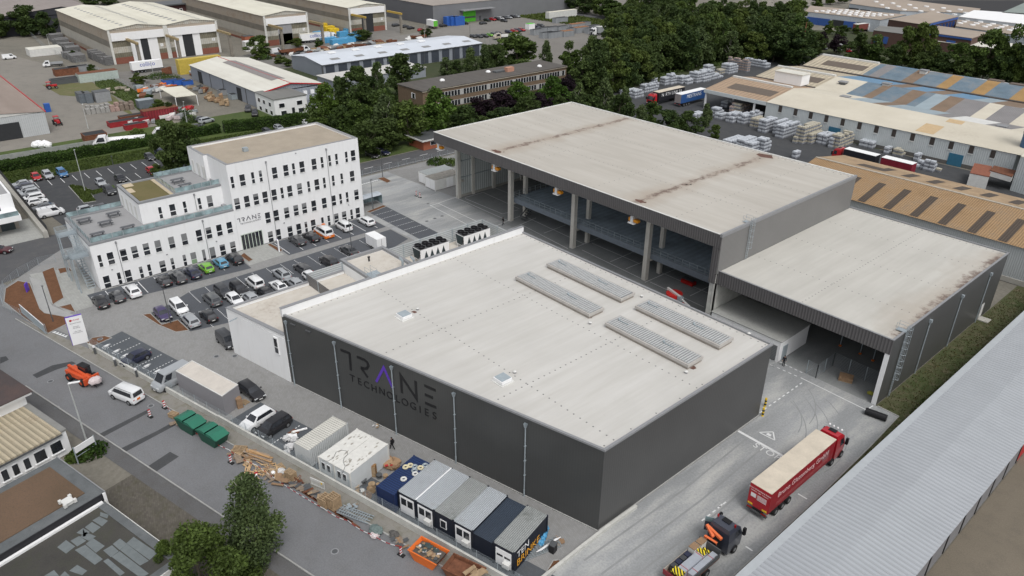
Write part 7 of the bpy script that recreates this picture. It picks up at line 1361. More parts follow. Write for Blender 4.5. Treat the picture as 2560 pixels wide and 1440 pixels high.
for i,(u,v) in enumerate(((239,885),(290,915),(343,942),(397,970))): x,y=G(u,v);t=thing('charging_post','white-headed charging post, '+['first from the site entrance','second from the site entrance','beside the dark blue car','beside the silver van'][i],'charging post',(x,y,0),SA,'charging posts');bx('post',-.1,.1,-.12,.12,0,1.1,M['darksteel'],t);bx('head',-.1,.1,-.14,.14,1.1,1.4,M['white'],t)
P0,P1=G(196,1160),G(245,1128);t=thing('street_board','long narrow white board on a metal frame at the lower left','sign',(0,0,0));seg(t,'board',M['white'],P0,P1,.1,1.5,2.3)
for q in (P0,P1): mb=MB();mb.box(q[0]-.06,q[0]+.06,q[1]-.06,q[1]+.06,0,2.4);mb.build('post',M['steel'],t)
seg(t,'rail',M['steel'],P0,P1,.06,.95,1.02)
def beacon(uv,lab,rz=SA):
    x,y=G(*uv);t=thing('warning_beacon',lab,'barrier',(x,y,-.02),rz,'red and white warning beacons');bx('foot',-.4,.4,-.2,.2,0,.12,M['rubber'],t);mb=MB()
    for k in range(6): mb.box(-.04,.04,-.14,.14,.15+k*.17,.32+k*.17,k % 2)
    mb.build('board',[M['white'],M['red']],t)
for a in (((376,1042),'red and white warning beacon on the street before the broken pallets'),((412,1020),'red and white warning beacon by the street wall'),((578,1157),'red and white warning beacon beside the timber scrap'),((1003,1388),'red and white warning beacon beside the orange skip'),((1041,490),'left warning beacon in the concrete yard'),((1050,494),'right warning beacon in the concrete yard')): beacon(*a)
# red and white tape on pins
t=thing('barrier_tape','red and white barrier tape strung along the storage strip on the street','tape',(0,0,0));tp_=[(u,v) for u,v in ((412,1010),(446,1062),(572,1132),(640,1170),(810,1280),(870,1310),(930,1345),(1000,1375))]
for i in range(len(tp_)-1):
    a,b=Vector((*G(*tp_[i]),.55)),Vector((*G(*tp_[i+1]),.5));n=max(2,int((b-a).length/.5));mb=MB()
    for k in range(n): mb.bar(a.lerp(b,k/n)-Vector((0,0,.3*math.sin(math.pi*k/n))),a.lerp(b,(k+1)/n)-Vector((0,0,.3*math.sin(math.pi*(k+1)/n))),.02,.09,k % 2)
    mb.build('tape',[M['white'],M['red']],t)
# ================================================================ containers and cabins
def container(name,lab,near,s0,l,w_,h,m,roofm,rz=0.0,group=None,cat='container',ribs=True):
    """corner at (x, y); extends l along its own x and w along its own y"""
    t=thing(name,lab,cat,(near[0],near[1],0),rz,group);mb=MB();mb.box(0,l,0,w_,.1,h-.05);mb.build('body',m,t);bx('roof',-.02,l+.02,-.02,w_+.02,h-.05,h,roofm,t)
    for (x,y) in ((0,0),(l,0),(0,w_),(l,w_)): bx('corner_post',x-.07,x+.07,y-.07,y+.07,0,h+.02,roofm if not ribs else m,t)
    return t
def rib(name,c,per=.28,dirt=None,ax=1,dep=.3): return mat_rib(name,c,ax,per,dep,rough=.5,bump=.9,dirt=dirt,obj=True,var=.1)
S2=SA+R(90);whc=rib('white_container_ribs',(.60,.62,.62),.28,None,0,.12)
# local x = away from the street, local y = back along the street
def sc_(s,n): return ST(s,n)
s0,n0=tost(*G(765,1134+44));container('shipping_container','white ribbed shipping container behind the street fence',ST(-32.05,-10.4),0,6.06,2.44,2.6,whc,rib('white_container_roof',(.62,.61,.56),.32,None,0,.14),S2,'site containers')
cab_m=mat('cabin_grey_white',(.56,.59,.60),.6,.05);flk=mat('flaked_white_roof',(.66,.655,.62),.8,.10,2)
for i,s in enumerate((-30.1,-27.6)):
    t=container('site_cabin',['left half of the white twin cabin with peeling roof and two windows','right half of the white twin cabin with peeling roof and lower windows'][i],ST(s+2.42,-10.7),0,6.06,2.42,2.85,cab_m,flk,S2,'site cabins','cabin',False)
    for y in (.55,1.4): fo=bx('window',-.04,.0,y,y+.62,1.35,2.35,M['white'],t);bx('pane',-.06,-.04,y+.07,y+.55,1.42,2.28,M['win'],fo)
    rng=random.Random(i);mb=MB()
    for k in range(20):
        x,y=rng.uniform(.4,5.6),rng.uniform(.2,2.1);r_=rng.uniform(.05,.17);P_=[(x+r_*rng.uniform(.5,1.6)*math.cos(a)*1.6,min(2.35,max(.05,y+r_*rng.uniform(.5,1.)*math.sin(a)))) for a in np.linspace(0,5.6,8)];mb.sheet(P_,2.855)
    mb.build('peeled_patches',mat('peeled_roof_primer',(.36,.34,.30),.85,.2),t)
t=thing('roof_cable','thin grey cable looped over the peeling cabin roof','cable',(0,0,0));mb=MB();pv_=None
for u,v in ((805,1152),(820,1152),(833,1145),(840,1130),(852,1125),(866,1127),(870,1135),(860,1145),(858,1155),(863,1165),(858,1178),(852,1188)):
    q=Vector((*G(u,v,2.9),2.88))
    if pv_: mb.tube(pv_,q,.025,n=4)
    pv_=q
mb.build('cable',M['darksteel'],t)
nvc=rib('navy_container_ribs',(.014,.03,.10),.28,None,0);t=container('shipping_container','navy blue shipping container with hose coils on its roof',ST(-19.15,-10.25),0,6.06,2.44,2.6,nvc,rib('navy_container_roof',(.022,.045,.13),.3,None,0),S2,'site containers')
blk=rib('black_blue_cabin',(.016,.02,.032),.25,None,0,.2);zr=rib('zinc_cabin_roof',(.44,.47,.50),.2,(.30,.31,.31),1,.25);zrd=rib('dirty_zinc_cabin_roof',(.33,.345,.34),.2,(.15,.16,.15),1,.25);dkr=rib('dark_cabin_roof',(.045,.06,.085),.2,None,1,.25)
cabs=[('wd',zr,'first black cabin from the left, silver roof beside a white seam'),('wda',zr,'second black cabin, silver roof with white door panel and air conditioner'),('w1',zrd,'third black cabin, stained grey roof and single white window'),('wda',zr,'fourth black cabin, silver roof above a white door panel'),('c',dkr,'fifth in the row, dark roofed container without windows'),('g',zrd,'last black cabin of the row with TEN BRINKE lettering on its end')]
for i,(k,rf_,lab) in enumerate(cabs):
    s=-19.05+i*2.5;hh=2.85 if k != 'c' else 2.6;t=container('site_cabin',lab,ST(s+2.46,-9.7),0,6.06,2.42,hh,blk,rf_,S2,'row of black cabins','cabin',True)
    if 'wd' in k:
        fo=bx('door_panel',-.05,.01,.25,2.2,.15,2.45,M['white'],t)
        for y in (.4,1.3): bx('pane',-.07,-.05,y,y+.72,1.3,2.2,M['win'],fo)
    if k =='w1': fo=bx('window',-.05,.01,.85,1.7,1.0,2.1,M['white'],t);bx('pane',-.07,-.05,.95,1.6,1.1,2.0,M['win'],fo)
    if k =='g': fo=bx('door_panel',-.05,.01,.3,2.15,.3,2.4,M['white'],t);[bx('pane',-.07,-.05,y,y+.7,1.5,1.75,M['win'],fo) for y in (.4,1.3)]
    if 'a' in k or k =='g': bx('air_conditioner',-.5,-.06,.3,1.1,.7,1.25,M['whitedirty'],t)
    if i ==0: bx('white_seam',0,6.06,-.06,.08,hh,hh+.04,M['white'],t)
    if k =='g': ltext(t,'TEN',1.15,(1.5,-.09,2.1),0,M['white']);ltext(t,'BRINKE.',1.25,(2.6,-.09,1.05),0,mat('amber_lettering',(.8,.38,.03),.5))
t=thing('grey_container','grey box container with pale roof between the silver van and the black estate','container',(0,0,0));gm=mat('smooth_lilac_grey',(.255,.25,.265),.6,.04)
a,b,d=G(450,975),G(565,1040),G(605,1010);A_=Vector(a);B_=Vector(b);D_=Vector(d);E_=A_+(D_-B_);mb=MB();mb.prism([tuple(A_),tuple(B_),tuple(D_),tuple(E_)],0,3.0);mb.build('body',gm,t);parapet('roof_edge',[tuple(A_),tuple(B_),tuple(D_),tuple(E_)],2.98,3.1,.12,M['whitedirty'],t);c=(A_+B_+D_+E_)/4;mb=MB();mb.sheet([tuple(c+(p-c)*.97) for p in (A_,B_,D_,E_)],3.03);mb.build('roof',mat('cream_sandwich_roof',(.56,.52,.47),.7,.1,.8),t)
for i,(q,l,w_,h_,lab) in enumerate((((-101.8,48.7),3.6,7.5,2.6,'left white store container with flat grey roof by the crane hall'),((-98.1,47.9),3.8,7.6,2.6,'right white store container with double doors and rusty roof'))):
    t=container('store_container',lab,q,0,l,w_,h_,M['whitedirty'],mat('mossy_grey_roof',(.22,.21,.19),.9,.3,1.5) if i else mat('grey_tarp_roof',(.30,.32,.32),.8),0,'white store containers');[bx('door',x,x+l/2-.25,-.05,0,.2,h_-.25,M['white'],t) for x in (.15,l/2+.1)];[bx('side_door',l,l+.05,y,y+.9,.2,h_-.25,M['white'],t) for y in (3.2,4.2)]
# ================================================================ skips
def skip(lab,uv,rz,l,w_,h,m,fill=None,lid=None,group='skips',pos=None,near=False):
    x,y=pos or G(*uv,h*.5);t=thing('waste_skip',lab,'skip',(x,y,-.02),rz,group);a=l*.32;mb=MB();T=.07
    o=[(-l/2,h),(l/2,h),(a,0),(-a,0)]
    for s in (-1,1): mb.add([(-a,s*w_/2*.9,.05),(a,s*w_/2*.9,.05),(l/2,s*w_/2,h),(-l/2,s*w_/2,h),(-a,s*(w_/2*.9-T),.05),(a,s*(w_/2*.9-T),.05),(l/2-T,s*(w_/2-T),h),(-l/2+T,s*(w_/2-T),h)],[(0,1,2,3),(4,7,6,5),(3,2,6,7),(0,3,7,4),(1,5,6,2)])
    for s in (-1,1): mb.add([(s*a,-w_/2*.9,.05),(s*a,w_/2*.9,.05),(s*l/2,w_/2,h),(s*l/2,-w_/2,h)],[(0,1,2,3)])
    mb.box(-a,a,-w_*.45,w_*.45,.02,.1);mb.build('tub',m,t)
    mb=MB();mb.bar((-l/2,-w_/2,h),(l/2,-w_/2,h),.12,.1);mb.bar((-l/2,w_/2,h),(l/2,w_/2,h),.12,.1);mb.build('rim',m,t)
    if lid:
        for s in (-1,1):
            mb=MB();f=lambda q: s*q*l/2;mb.add([(f(.06),-w_/2,h+.35),(f(.5),-w_/2,h+.42),(f(1.02),-w_/2,h-.02),(f(1.02),w_/2,h-.02),(f(.5),w_/2,h+.42),(f(.06),w_/2,h+.35),(f(.06),-w_/2,h),(f(.06),w_/2,h)],[(0,1,4,5),(1,2,3,4),(0,6,2,1),(5,4,3,7)]);mb.build('lid',lid,t)
    if fill: bx('load_bed',-l*.42,l*.42,-w_*.43,w_*.43,h*.55,h*.75,fill,t)
    return t
grl=mat('green_skip_lid',(.028,.16,.105),.45,.08);grt=mat('green_skip_tub',(.016,.08,.052),.5,.1)
skip('green lidded waste skip, left one of the pair',(478,1060),SA,3.9,1.95,1.45,grt,lid=grl,group='green lidded skips');skip('green lidded waste skip, right one of the pair',(533,1090),SA,3.9,1.95,1.45,grt,lid=grl,group='green lidded skips')
osk=skip('orange skip full of mixed waste beside the gate',(1072,1387),SA+R(2),3.6,2.1,1.25,mat('orange_skip',(.70,.16,.03),.5,.1),mat('skip_rubbish_bed',(.09,.08,.07),.9,.4,4));skip('rusty open skip at the bottom edge',(1160,1432),SA+R(5),3.8,2.1,1.3,M['rust'],M['rust'])
rg=random.Random(5)
def heap(uv,n,rx,ry,z0,cols,label,group,size=(.15,.45),name='waste_piece',rz=SA,flat=.35,long=1.,pos=None):
    x0,y0=pos or G(*uv,z0)
    for i in range(n):
        a,b,c=(rg.uniform(*size) for _ in range(3));mb=MB();q=rg.uniform(0,3.14);dx,dy=rg.uniform(-rx,rx),rg.uniform(-ry,ry);cs,sn=math.cos(rz),math.sin(rz)
        mb.frame(x0+dx*cs-dy*sn,y0+dx*sn+dy*cs,z0+rg.uniform(0,.25),q);mb.add([(-a*long,-b,0),(a*long,-b*.7,.05),(a*long*.8,b,0),(-a*long*.9,b*.8,0),(-a*long,-b*.9,c*flat),(a*long*.9,-b,c*flat*1.3),(a*long,b,c*flat),(-a*long,b,c*flat*.8)],[(0,3,2,1),(4,5,6,7),(0,1,5,4),(1,2,6,5),(2,3,7,6),(3,0,4,7)])
        tag(mb.build(name,rg.choice(cols)),label,name.replace('_',' '),group)
wc=mat('white_sacks',(.6,.6,.6),.7,.15,5);gtp=mat('dark_green_sheet',(.05,.075,.075),.6,.3,5)
heap((1072,1380),34,1.25,.65,.85,[wc,M['card'],gtp,gtp,M['darksteel'],M['wood']],'piece of rubbish lying in the orange skip','rubbish in the orange skip',(.1,.3))
heap((1180,1430),5,.8,.5,.95,[M['wood']],'slat bundle lying in the rusty skip','timber in the rusty skip',long=2.2)
# timber, pallets and small goods on the storage strip
def pallets(uv,n,rz,lab,grp,w_=1.2,d=.8,z=0.0,pos=None):
    x,y=pos or G(*uv)
    for k in range(n):
        mb=MB();mb.frame(x,y,z+k*.15,rz+rg.uniform(-.03,.03))
        for j in range(5): mb.box(-w_/2,w_/2,-d/2+j*d/4.6,-d/2+j*d/4.6+.11,.11,.135)
        for j in (-1,0,1): mb.box(j*w_*.42-.05,j*w_*.42+.05,-d/2,d/2,.02,.11)
        for j in (-1,1): mb.box(-w_/2,w_/2,j*d*.42-.05,j*d*.42+.05,0,.02)
        tag(mb.build('wooden_pallet',M['wood']),lab,'pallet',grp)
pallets((815,1262),8,SA,'pallet of the left stack before the ladder rack','stacked pallets by the street wall',1.2,1.2);pallets((836,1268),11,SA,'pallet of the tall right stack before the ladder rack','stacked pallets by the street wall',1.2,1.2);pallets((728,1196),7,SA,'pallet of the stack beside the white big bag','stacked pallets by the street wall')
pallets((435,1042),4,SA+R(8),'grey weathered pallet beside the green skips','stacked pallets by the street wall');pallets((600,1130),4,SA+R(30),'orange-brown pallet frame beside the planks','stacked pallets by the street wall',1.6,1.1);pallets((701,1168),1,0,'single pallet leaning between the containers','stacked pallets by the street wall')
pallets((612,1006),1,SA,'single pallet at the end of the grey container','stacked pallets by the street wall')
bx_t=thing('printed_cardboard_box','brown printed cardboard box at the end of the grey container','box',(*G(600,1018),0),SA+R(70));bx('carton',-.35,.35,-.35,.35,0,1.5,M['card'],bx_t);bx('label',.351,.36,-.12,.15,.4,.8,M['white'],bx_t);bx('orange_print',.351,.36,-.3,.3,1.15,1.45,M['orange'],bx_t)
for i in range(14):
    x,y=G(648+rg.uniform(-6,6),1148+rg.uniform(-7,7));mb=MB();mb.frame(x,y,.1+i*.055,SA+R(12)+rg.uniform(-.06,.06));l=rg.uniform(1.4,2.1);mb.box(-l,l,-.14,.14,0,.05);tag(mb.build('plank',mat('warm_planks',(.42,.26,.13),.8,.25,3) if i % 3 else mat('greyed_planks',(.30,.24,.19),.85,.25,3)),'long plank on the tidy pile beside the wall','plank','long planks')
for i in range(40):
    x,y=G(650+rg.uniform(-38,45),1178+rg.uniform(-16,16)+rg.uniform(-6,6));mb=MB();mb.frame(x,y,.02+rg.uniform(0,.3),SA+rg.uniform(-1.0,.9));l=rg.uniform(.4,1.1);mb.box(-l,l,-.05,.05,0,.05);tag(mb.build('wood_scrap',mat('pale_fresh_wood',(.52,.36,.20),.8,.2,3)),'loose piece of scrap wood scattered on the street edge','wood scrap','scattered scrap wood')
for i in range(9): x,y=G(720+i*20,1208+i*12.5);mb=MB();mb.frame(x,y,.03,SA+rg.uniform(-.12,.12));mb.box(-1.2,1.2,-.1,.1,0,.1);tag(mb.build('rusty_sheet_strip',M['rust']),'rusty metal strip lying along the kerb of the street','metal strip','rusty strips')
def blob(name,lab,cat,uv,r,m,grp=None,z=0.3,jit=.18): x,y=G(*uv,z);mb=MB();mb.frame(x,y,z,SA);mb.ball((0,0,0),r,nu=12,nv=8,jit=jit);return tag(mb.build(name,m),lab,cat,grp)
blob('big_bag','white big bag with brown scraps next to the pallet stack','bag',(703,1178),(.42,.4,.38),wc,None,.35,.2);blob('bucket_pair','white plastic canisters beside the big bag','canister',(683,1182),(.3,.25,.25),M['white'],None,.25,.05)
blob('tarpaulin_heap','grey-green tarpaulin heap with white foil below it, by the ladder rack','tarpaulin',(940,1325),(.75,.6,.45),mat('grey_green_tarp',(.13,.17,.165),.7,.25,5),None,.4);blob('foil_heap','pinkish white foil heap in front of the tarpaulin','foil',(936,1337),(.55,.4,.3),mat('foil_white_pink',(.60,.52,.52),.5,.12,5),None,.25)
blob('debris_pile','small dark debris pile on a sheet beside the wall','debris',(985,1337),(.6,.45,.3),mat('dark_debris',(.10,.095,.09),.9,.4,6),None,.1,.3)
for i,(u,v,c) in enumerate(((640,1185,'red'),(1010,1268,'orange'),(1365-30,1310,'blue'))): blob('plastic_bag',['small red bag beside the scrap wood','orange bag among the cable drums','blue bag behind the last cabin'][i],'bag',(u,v),.25,M['bluep'] if c =='blue' else M[c],None,.2)
for i in range(5): blob('blue_sack','blue rubbish sack stacked against the end of the last cabin','sack',(1352+i*3,1357-i*9),.4,M['tarp'],'blue sacks',.35,.1)
x,y=G(888,1290);t=thing('ladder_rack','grey metal ladder frames lying flat beside the wall','ladder',(x,y,0),SA+R(10));mb=MB()
for k in (-.55,-.15,.3,.6): mb.box(-2.0,2.0,k,k+.07,.15,.25)
mb.build('rails',M['steel'],t);mb=MB();[mb.box(-1.8+k*.3,-1.74+k*.3,-.55,.65,.25,.29) for k in range(12)];mb.build('rungs',M['steel'],t)
x,y=G(795,1218);t=thing('site_barrier','white plastic site barrier leaning on the wall','barrier',(x,y,0),SA+R(6));bx('top_rail',-1,1,-.04,.04,.75,1.05,M['whitedirty'],t);bx('bottom_rail',-1,1,-.04,.04,.08,.18,M['whitedirty'],t);[bx('slat',-.95+k*.19,-.87+k*.19,-.03,.03,.18,.75,M['whitedirty'],t) for k in range(11)];bx('warning_label',.55,.75,-.06,-.04,.7,.95,M['yellow'],t)
x,y=G(747,1208);mb=MB();mb.frame(x,y,0,SA);[mb.tube((a,b,0),(a*.2,-b,.9),.03,n=5) for a in (-.5,0,.5) for b in (-.4,.4)];mb.bar((-.7,0,.5),(.7,0,.5),.06,.06);tag(mb.build('rusty_trestle',M['rust']),'rusty red trestle beside the pallet stack','trestle')
gw_=mat('weathered_boards',(.24,.19,.145),.9,.3,3)
for (uv,n,rx,ry,cols,nm,lab,grp,sz) in (((446,1052),12,1.3,.6,[gw_,M['wood']],'broken_board','broken weathered board heaped beside the green skips','broken boards by the skips',(.15,.4)),((612,1142),14,1.5,.8,[M['wood'],gw_,M['card']],'timber_offcut','timber offcut at the head of the plank pile','timber offcuts',(.15,.45)),((690,1192),18,2.2,.9,[gw_,M['wood'],M['card'],gw_],'timber_offcut','timber offcut heaped behind the plank pile','timber offcuts',(.12,.4)),
                                            ((765,1222),14,1.6,.6,[M['rust'],gw_,M['darksteel']],'rusty_part','rusty part left on the strip before the white barrier','rusty parts',(.12,.35)),((1000,1355),10,1.0,.5,[gw_,M['darksteel'],M['card']],'loose_debris','loose debris between the tarpaulin and the orange skip','loose debris',(.1,.3)),((880,1265),8,1.4,.5,[gw_,M['steel']],'loose_debris','loose debris behind the ladder frames','loose debris',(.1,.25)),((800,1250),9,1.6,.5,[gw_,M['wood']],'slat','single slat on the strip around the pallet stacks','loose slats',(.1,.25))): heap(uv,n,rx,ry,.03,cols,lab,grp,sz,nm,long=2.0)
# cable drums, coils, cardboard by the cabins
def drum(uv,r,h,lab,upright=False,m=None,z=0.0):
    x,y=G(*uv,z+.2);t=thing('cable_drum',lab,'cable drum',(x,y,z),rg.uniform(0,3),'cable drums between the containers');f=MB();wd_=m or M['wood']
    if upright: [f.tube((0,s*h/2-.03,r),(0,s*h/2+.03,r),r,n=16) for s in (-1,1)];f.tube((0,-h/2,r),(0,h/2,r),r*.5,n=10)
    else: f.tube((0,0,0),(0,0,.05),r,n=16);f.tube((0,0,.05),(0,0,h),r*.6,n=10);f.tube((0,0,h),(0,0,h+.05),r,n=16)
    f.build('flanges',wd_,t)
for a in (((908,1205),.42,.5,'grey cable drum nearest the twin cabin',False,M['darksteel']),((890,1217),.4,.35,'pale drum at the cabin corner',False),((895,1230),.32,.3,'small drum at the fence',False),((930,1215),.4,.5,'drum with pale top in the middle',False),((928,1228),.45,.5,'upright drum beside the navy container',True),((917,1245),.5,.6,'large upright drum at the fence with a red core',True,M['card']),((948,1190),.35,.4,'dark wheel-like drum beside the crate',False,M['darksteel']),((964,1190),.3,.3,'small drum beside the navy container',False),((905,1228),.3,.3,'white drum behind the fence',False,M['whitedirty']),((945,1212),.25,.3,'small pale drum at the container corner',False)): drum(*a)
x,y=G(930,1188);t=thing('wooden_crate','brown wooden crate leaning upright behind the cabin','crate',(x,y,0),SA+R(20));bx('box',-.55,.55,-.25,.25,0,1.6,mat('crate_brown',(.26,.15,.07),.8,.25,3),t);bx('lid_frame',-.6,.6,-.3,-.25,.1,1.5,M['wood'],t)
heap((977,1163),16,1.1,.75,.1,[M['card'],mat('light_card',(.38,.25,.15),.85)],'flattened brown cardboard box on the heap by the navy container','cardboard heap',(.3,.6),'cardboard_box',flat=.6);heap((968,1165),2,.5,.3,.5,[M['red']],'small red item on the cardboard heap','cardboard heap',(.12,.2),'red_scrap')
for i,(u,v) in enumerate(((1014,1167),(1026,1163),(1037,1166),(1051,1169),(1036,1176),(1063,1163),(1038,1184),(1009,1197))):
    x,y=G(u,v,2.75);mb=MB();mb.frame(x,y,2.6);P_=[(.26*math.cos(a),.26*math.sin(a)) for a in np.linspace(0,2*math.pi,13)]
    for k in range(12): mb.tube((*P_[k],.13),(*P_[k+1],.13),.12,n=6)
    tag(mb.build('hose_coil',[mat('cream_hose',(.62,.56,.38),.6),M['steel'],M['whitedirty']][(0,0,1,0,1,1,2,2)[i]]),['cream hose coil at the left of the group','second cream hose coil at the back','grey coil in the middle of the group','cream coil near the silver roof','small grey coil below the middle','grey coil touching the silver roof edge','white coil lowest of the group','single white coil alone on the roof'][i],'coil','hose coils on the navy container')
x,y=G(734,1083);t=thing('manhole_ring','rusty square frame with pale round core on the bay paving','frame',(x,y,0),SA);bx('frame',-.5,.5,-.5,.5,.01,.14,M['rust'],t);mb=MB();mb.tube((0,0,.14),(0,0,.2),.3,n=12);mb.build('core',M['conc'],t)
x,y=G(750,1078);mb=MB();mb.frame(x,y,0,SA+R(60));mb.tube((-.9,0,.16),(.9,0,.16),.14,n=10);tag(mb.build('foil_roll',M['white']),'white roll of foil lying beside the white container','roll')
heap((728,1102),9,.7,.5,.05,[wc,M['white']],'crumpled white sack next to the white container','white sacks',(.25,.45),'sack',flat=.9);heap((718,1122),9,.6,.5,.05,[wc,M['steel']],'crumpled grey-white sack behind the street fence','white sacks',(.2,.4),'sack',flat=.9);heap((940,1067),6,.3,.25,.05,[M['wood'],wc],'small scrap on the paving by the anthracite wall','scraps by the anthracite wall',(.1,.2),'scrap')
x,y=G(1352,1375);t=thing('scaffold_stack','stack of galvanised scaffold frames beside the last cabin','scaffold',(x,y,0),SA+R(62));mb=MB()
for k in range(9): mb.box(-2.2,2.2,-.6+k*.13,-.56+k*.13,.1+k*.04,.16+k*.04)
mb.build('rails',M['steel'],t);mb=MB();[mb.box(-2+k*.4,-1.95+k*.4,-.6,.55,.3,.34) for k in range(11)];mb.build('rungs',M['steel'],t)
for i in range(4): x,y=G(1366+i*4,1352-i*1.5,1.3);mb=MB();mb.frame(x,y,0,SA+R(66));mb.bar((-1.2,0,.4),(1.2,0,.95),.07,.05);tag(mb.build('white_profile',M['white']),'white plastic profile leaning on the scaffold frames','profile','white profiles')
heap((1395,1360),3,.3,.5,.05,[M['card'],M['wood']],'cardboard sheet on the paving beside the scaffold','sheets by the scaffold',(.3,.6),'cardboard_sheet',flat=.1);x,y=G(1382,1378);t=thing('black_bin','black bin beside the scaffold frames','bin',(x,y,0),SA);bx('body',-.3,.3,-.35,.35,0,1.0,M['black'],t);bx('lid',-.33,.33,-.38,.38,1.0,1.08,M['darksteel'],t)
# delivery yard things
for i,(u,v) in enumerate(((1906,1040),(1912,1016))):
    x,y=G(u,v);t=thing('striped_bollard',['near yellow and black bollard at the hall corner','far yellow and black bollard at the hall corner'][i],'bollard',(x,y,0),0,'striped bollards');mb=MB();[mb.tube((0,0,k*.26),(0,0,k*.26+.26),.15,n=10,m=k % 2) for k in range(5)];mb.build('post',[M['yellow'],M['black']],t)
x,y=G(2190,1037,.4);t=thing('black_foil_roll','large black roll lying at the corner of the low open hall','roll',(x,y,0),R(10));mb=MB();mb.tube((-1.3,0,.45),(1.3,0,.45),.45,n=14);mb.build('roll',M['black'],t)
x,y=G(2115,945,.3);t=thing('cardboard_pallet','brown cardboard box on a pallet inside the mesh cage','box',(x,y,0),R(20));bx('carton',-.9,.9,-.7,.7,.12,.65,M['card'],t);bx('pallet',-.9,.9,-.7,.7,0,.11,M['wood'],t)
blob('yellow_hose_heap','yellow hose heap at the white end post of the low hall','hose',(2177,983),(.45,.35,.25),mat('dull_yellow',(.35,.33,.05),.6,.3,6),None,.2)
for i,(u,v) in enumerate(((2102,858),(2152,878),(2184,895))): x,y=G(u,v,.5);t=thing('prop_stand','orange-footed prop stand in the dark hall, '+['left','middle','right'][i]+' one of three','stand',(x,y,0),0,'orange-footed stands');bx('foot',-.16,.16,-.16,.16,0,.2,M['orange'],t);bx('post',-.06,.06,-.06,.06,.3,2.6,M['steel'],t)
t=thing('bicycle_shelter','low glazed bicycle shelter with translucent curved roof beside the office','shelter',(-97.6,29.2,0));mb=MB()
for k in range(6): a0,a1=k/6,(k+1)/6;mb.add([(a0*2.6,0,2.2+.35*math.sin(math.pi*a0)),(a1*2.6,0,2.2+.35*math.sin(math.pi*a1)),(a1*2.6,5.2,2.2+.35*math.sin(math.pi*a1)),(a0*2.6,5.2,2.2+.35*math.sin(math.pi*a0))],[(0,1,2,3)])
mb.build('roof',mat('translucent_roof',(.42,.46,.50),.35),t);mb=MB();[mb.box(a-.04,a+.04,b-.04,b+.04,0,2.3) for a in (.05,2.55) for b in (.05,2.6,5.15)];mb.build('posts',M['steel'],t);[bx('glass_side',*q,.2,2.1,M['glassbal'],t) for q in ((.1,2.5,5.15,5.18),(.0,.03,.1,5.1))]
for i,(u,v) in enumerate(((541,891),(1070,509),(1087,546),(1067,553),(1105,540),(837,1378),(126,953),(140,1019),(587,890),(250,848),(377,1014))): x,y=G(u,v);t=thing('manhole_cover','round manhole cover '+['on the car park paving before the annex','by the white line of the concrete yard','second of the cluster in the concrete yard','first of the cluster in the concrete yard','last of the cluster in the concrete yard','in the street before the pallets','in the street near the telehandler','at the far kerb','beside the dark van','in the small mulch bed','in the street before the wall'][i],'manhole cover',(x,y,.03 if i ==9 else (-.03 if i in (5,6,7,10) else .0)),0,'manhole covers');mb=MB();mb.tube((0,0,0),(0,0,.015),.42,n=16);mb.build('ring',M['cap'],t);mb=MB();mb.tube((0,0,.015),(0,0,.02),.3,n=16);mb.build('lid',M['darksteel'],t)
# ================================================================ people
def person(lab,uv,rz,stride=.28,hand=None):
    x,y=G(*uv);J=[(0,0,.95),(0,0,1.2),(.01,0,1.42),(.02,0,1.52),(.04,0,1.66),(-.02,.09,.92),(stride*.5,.1,.5),(stride*.75,.1,.07),(stride*.75+.15,.1,.04),(-.02,-.09,.92),(-.02,-.1,.5),(-stride,-.1,.1),(-stride+.14,-.1,.04),(0,.19,1.4),(-.08,.25,1.14),(.06,.25,.92),(0,-.19,1.4),(.06,-.25,1.14),(.25,-.24,1.02)]
    E_=[(0,1),(1,2),(2,3),(3,4),(0,5),(5,6),(6,7),(7,8),(0,9),(9,10),(10,11),(11,12),(2,13),(13,14),(14,15),(2,16),(16,17),(17,18)];rr=[.15,.14,.15,.06,.105,.1,.07,.05,.04,.1,.07,.05,.04,.08,.055,.035,.08,.055,.035]
    me=bpy.data.meshes.new('sk');me.from_pydata(J,E_,[]);o=bpy.data.objects.new('sk',me);COL.objects.link(o);md_=o.modifiers.new('s','SKIN')
    for i,v in enumerate(me.skin_vertices[0].data): v.radius=(rr[i],rr[i]);v.use_root=i ==0
    sb=o.modifiers.new('u','SUBSURF');sb.levels=1;dg=bpy.context.evaluated_depsgraph_get();dg.update();me2=bpy.data.meshes.new_from_object(o.evaluated_get(dg));bpy.data.objects.remove(o);me2.name='person';me2.materials.clear();me2.materials.append(mat('black_clothing',(.015,.015,.018),.85));me2.materials.append(mat('skin',(.42,.24,.17),.6))
    for p in me2.polygons: c=p.center;p.material_index=1 if c.z >1.53 or (c.z <1.08 and abs(c.y)>.19 and (c.x >.2 or c.z <.95)) else 0
    b=MB();b.v=[tuple(v.co) for v in me2.vertices];b.f=[tuple(p.vertices) for p in me2.polygons];b.m=[p.material_index for p in me2.polygons]
    for s,(hx_,hy_,hz_) in ((1,(.06,.25,.92)),(-1,(.25,-.24,1.02))):
        for k in range(5): b.tube((hx_,hy_-.03+k*.015,hz_),(hx_+.05,hy_-.035+k*.018,hz_-.09+(.03 if k ==4 else 0)),.009,.006,5,1)
    t=thing('person',lab,'person',(x,y,.0),rz);b.build('body',[mat('black_clothing',(.015,.015,.018),.85),mat('skin',(.42,.24,.17),.6)],t,True)
    h_=MB();h_.ball((.02,0,1.71),(.115,.105,.09),nu=10,nv=6);h_.build('hair',M['black'],t)
person('person in black with cap and backpack walking left beside the anthracite wall',(981,1123),R(195),.3);pk=bpy.data.objects['person'];bx('backpack',-.3,-.14,-.15,.15,1.05,1.42,M['black'],pk)
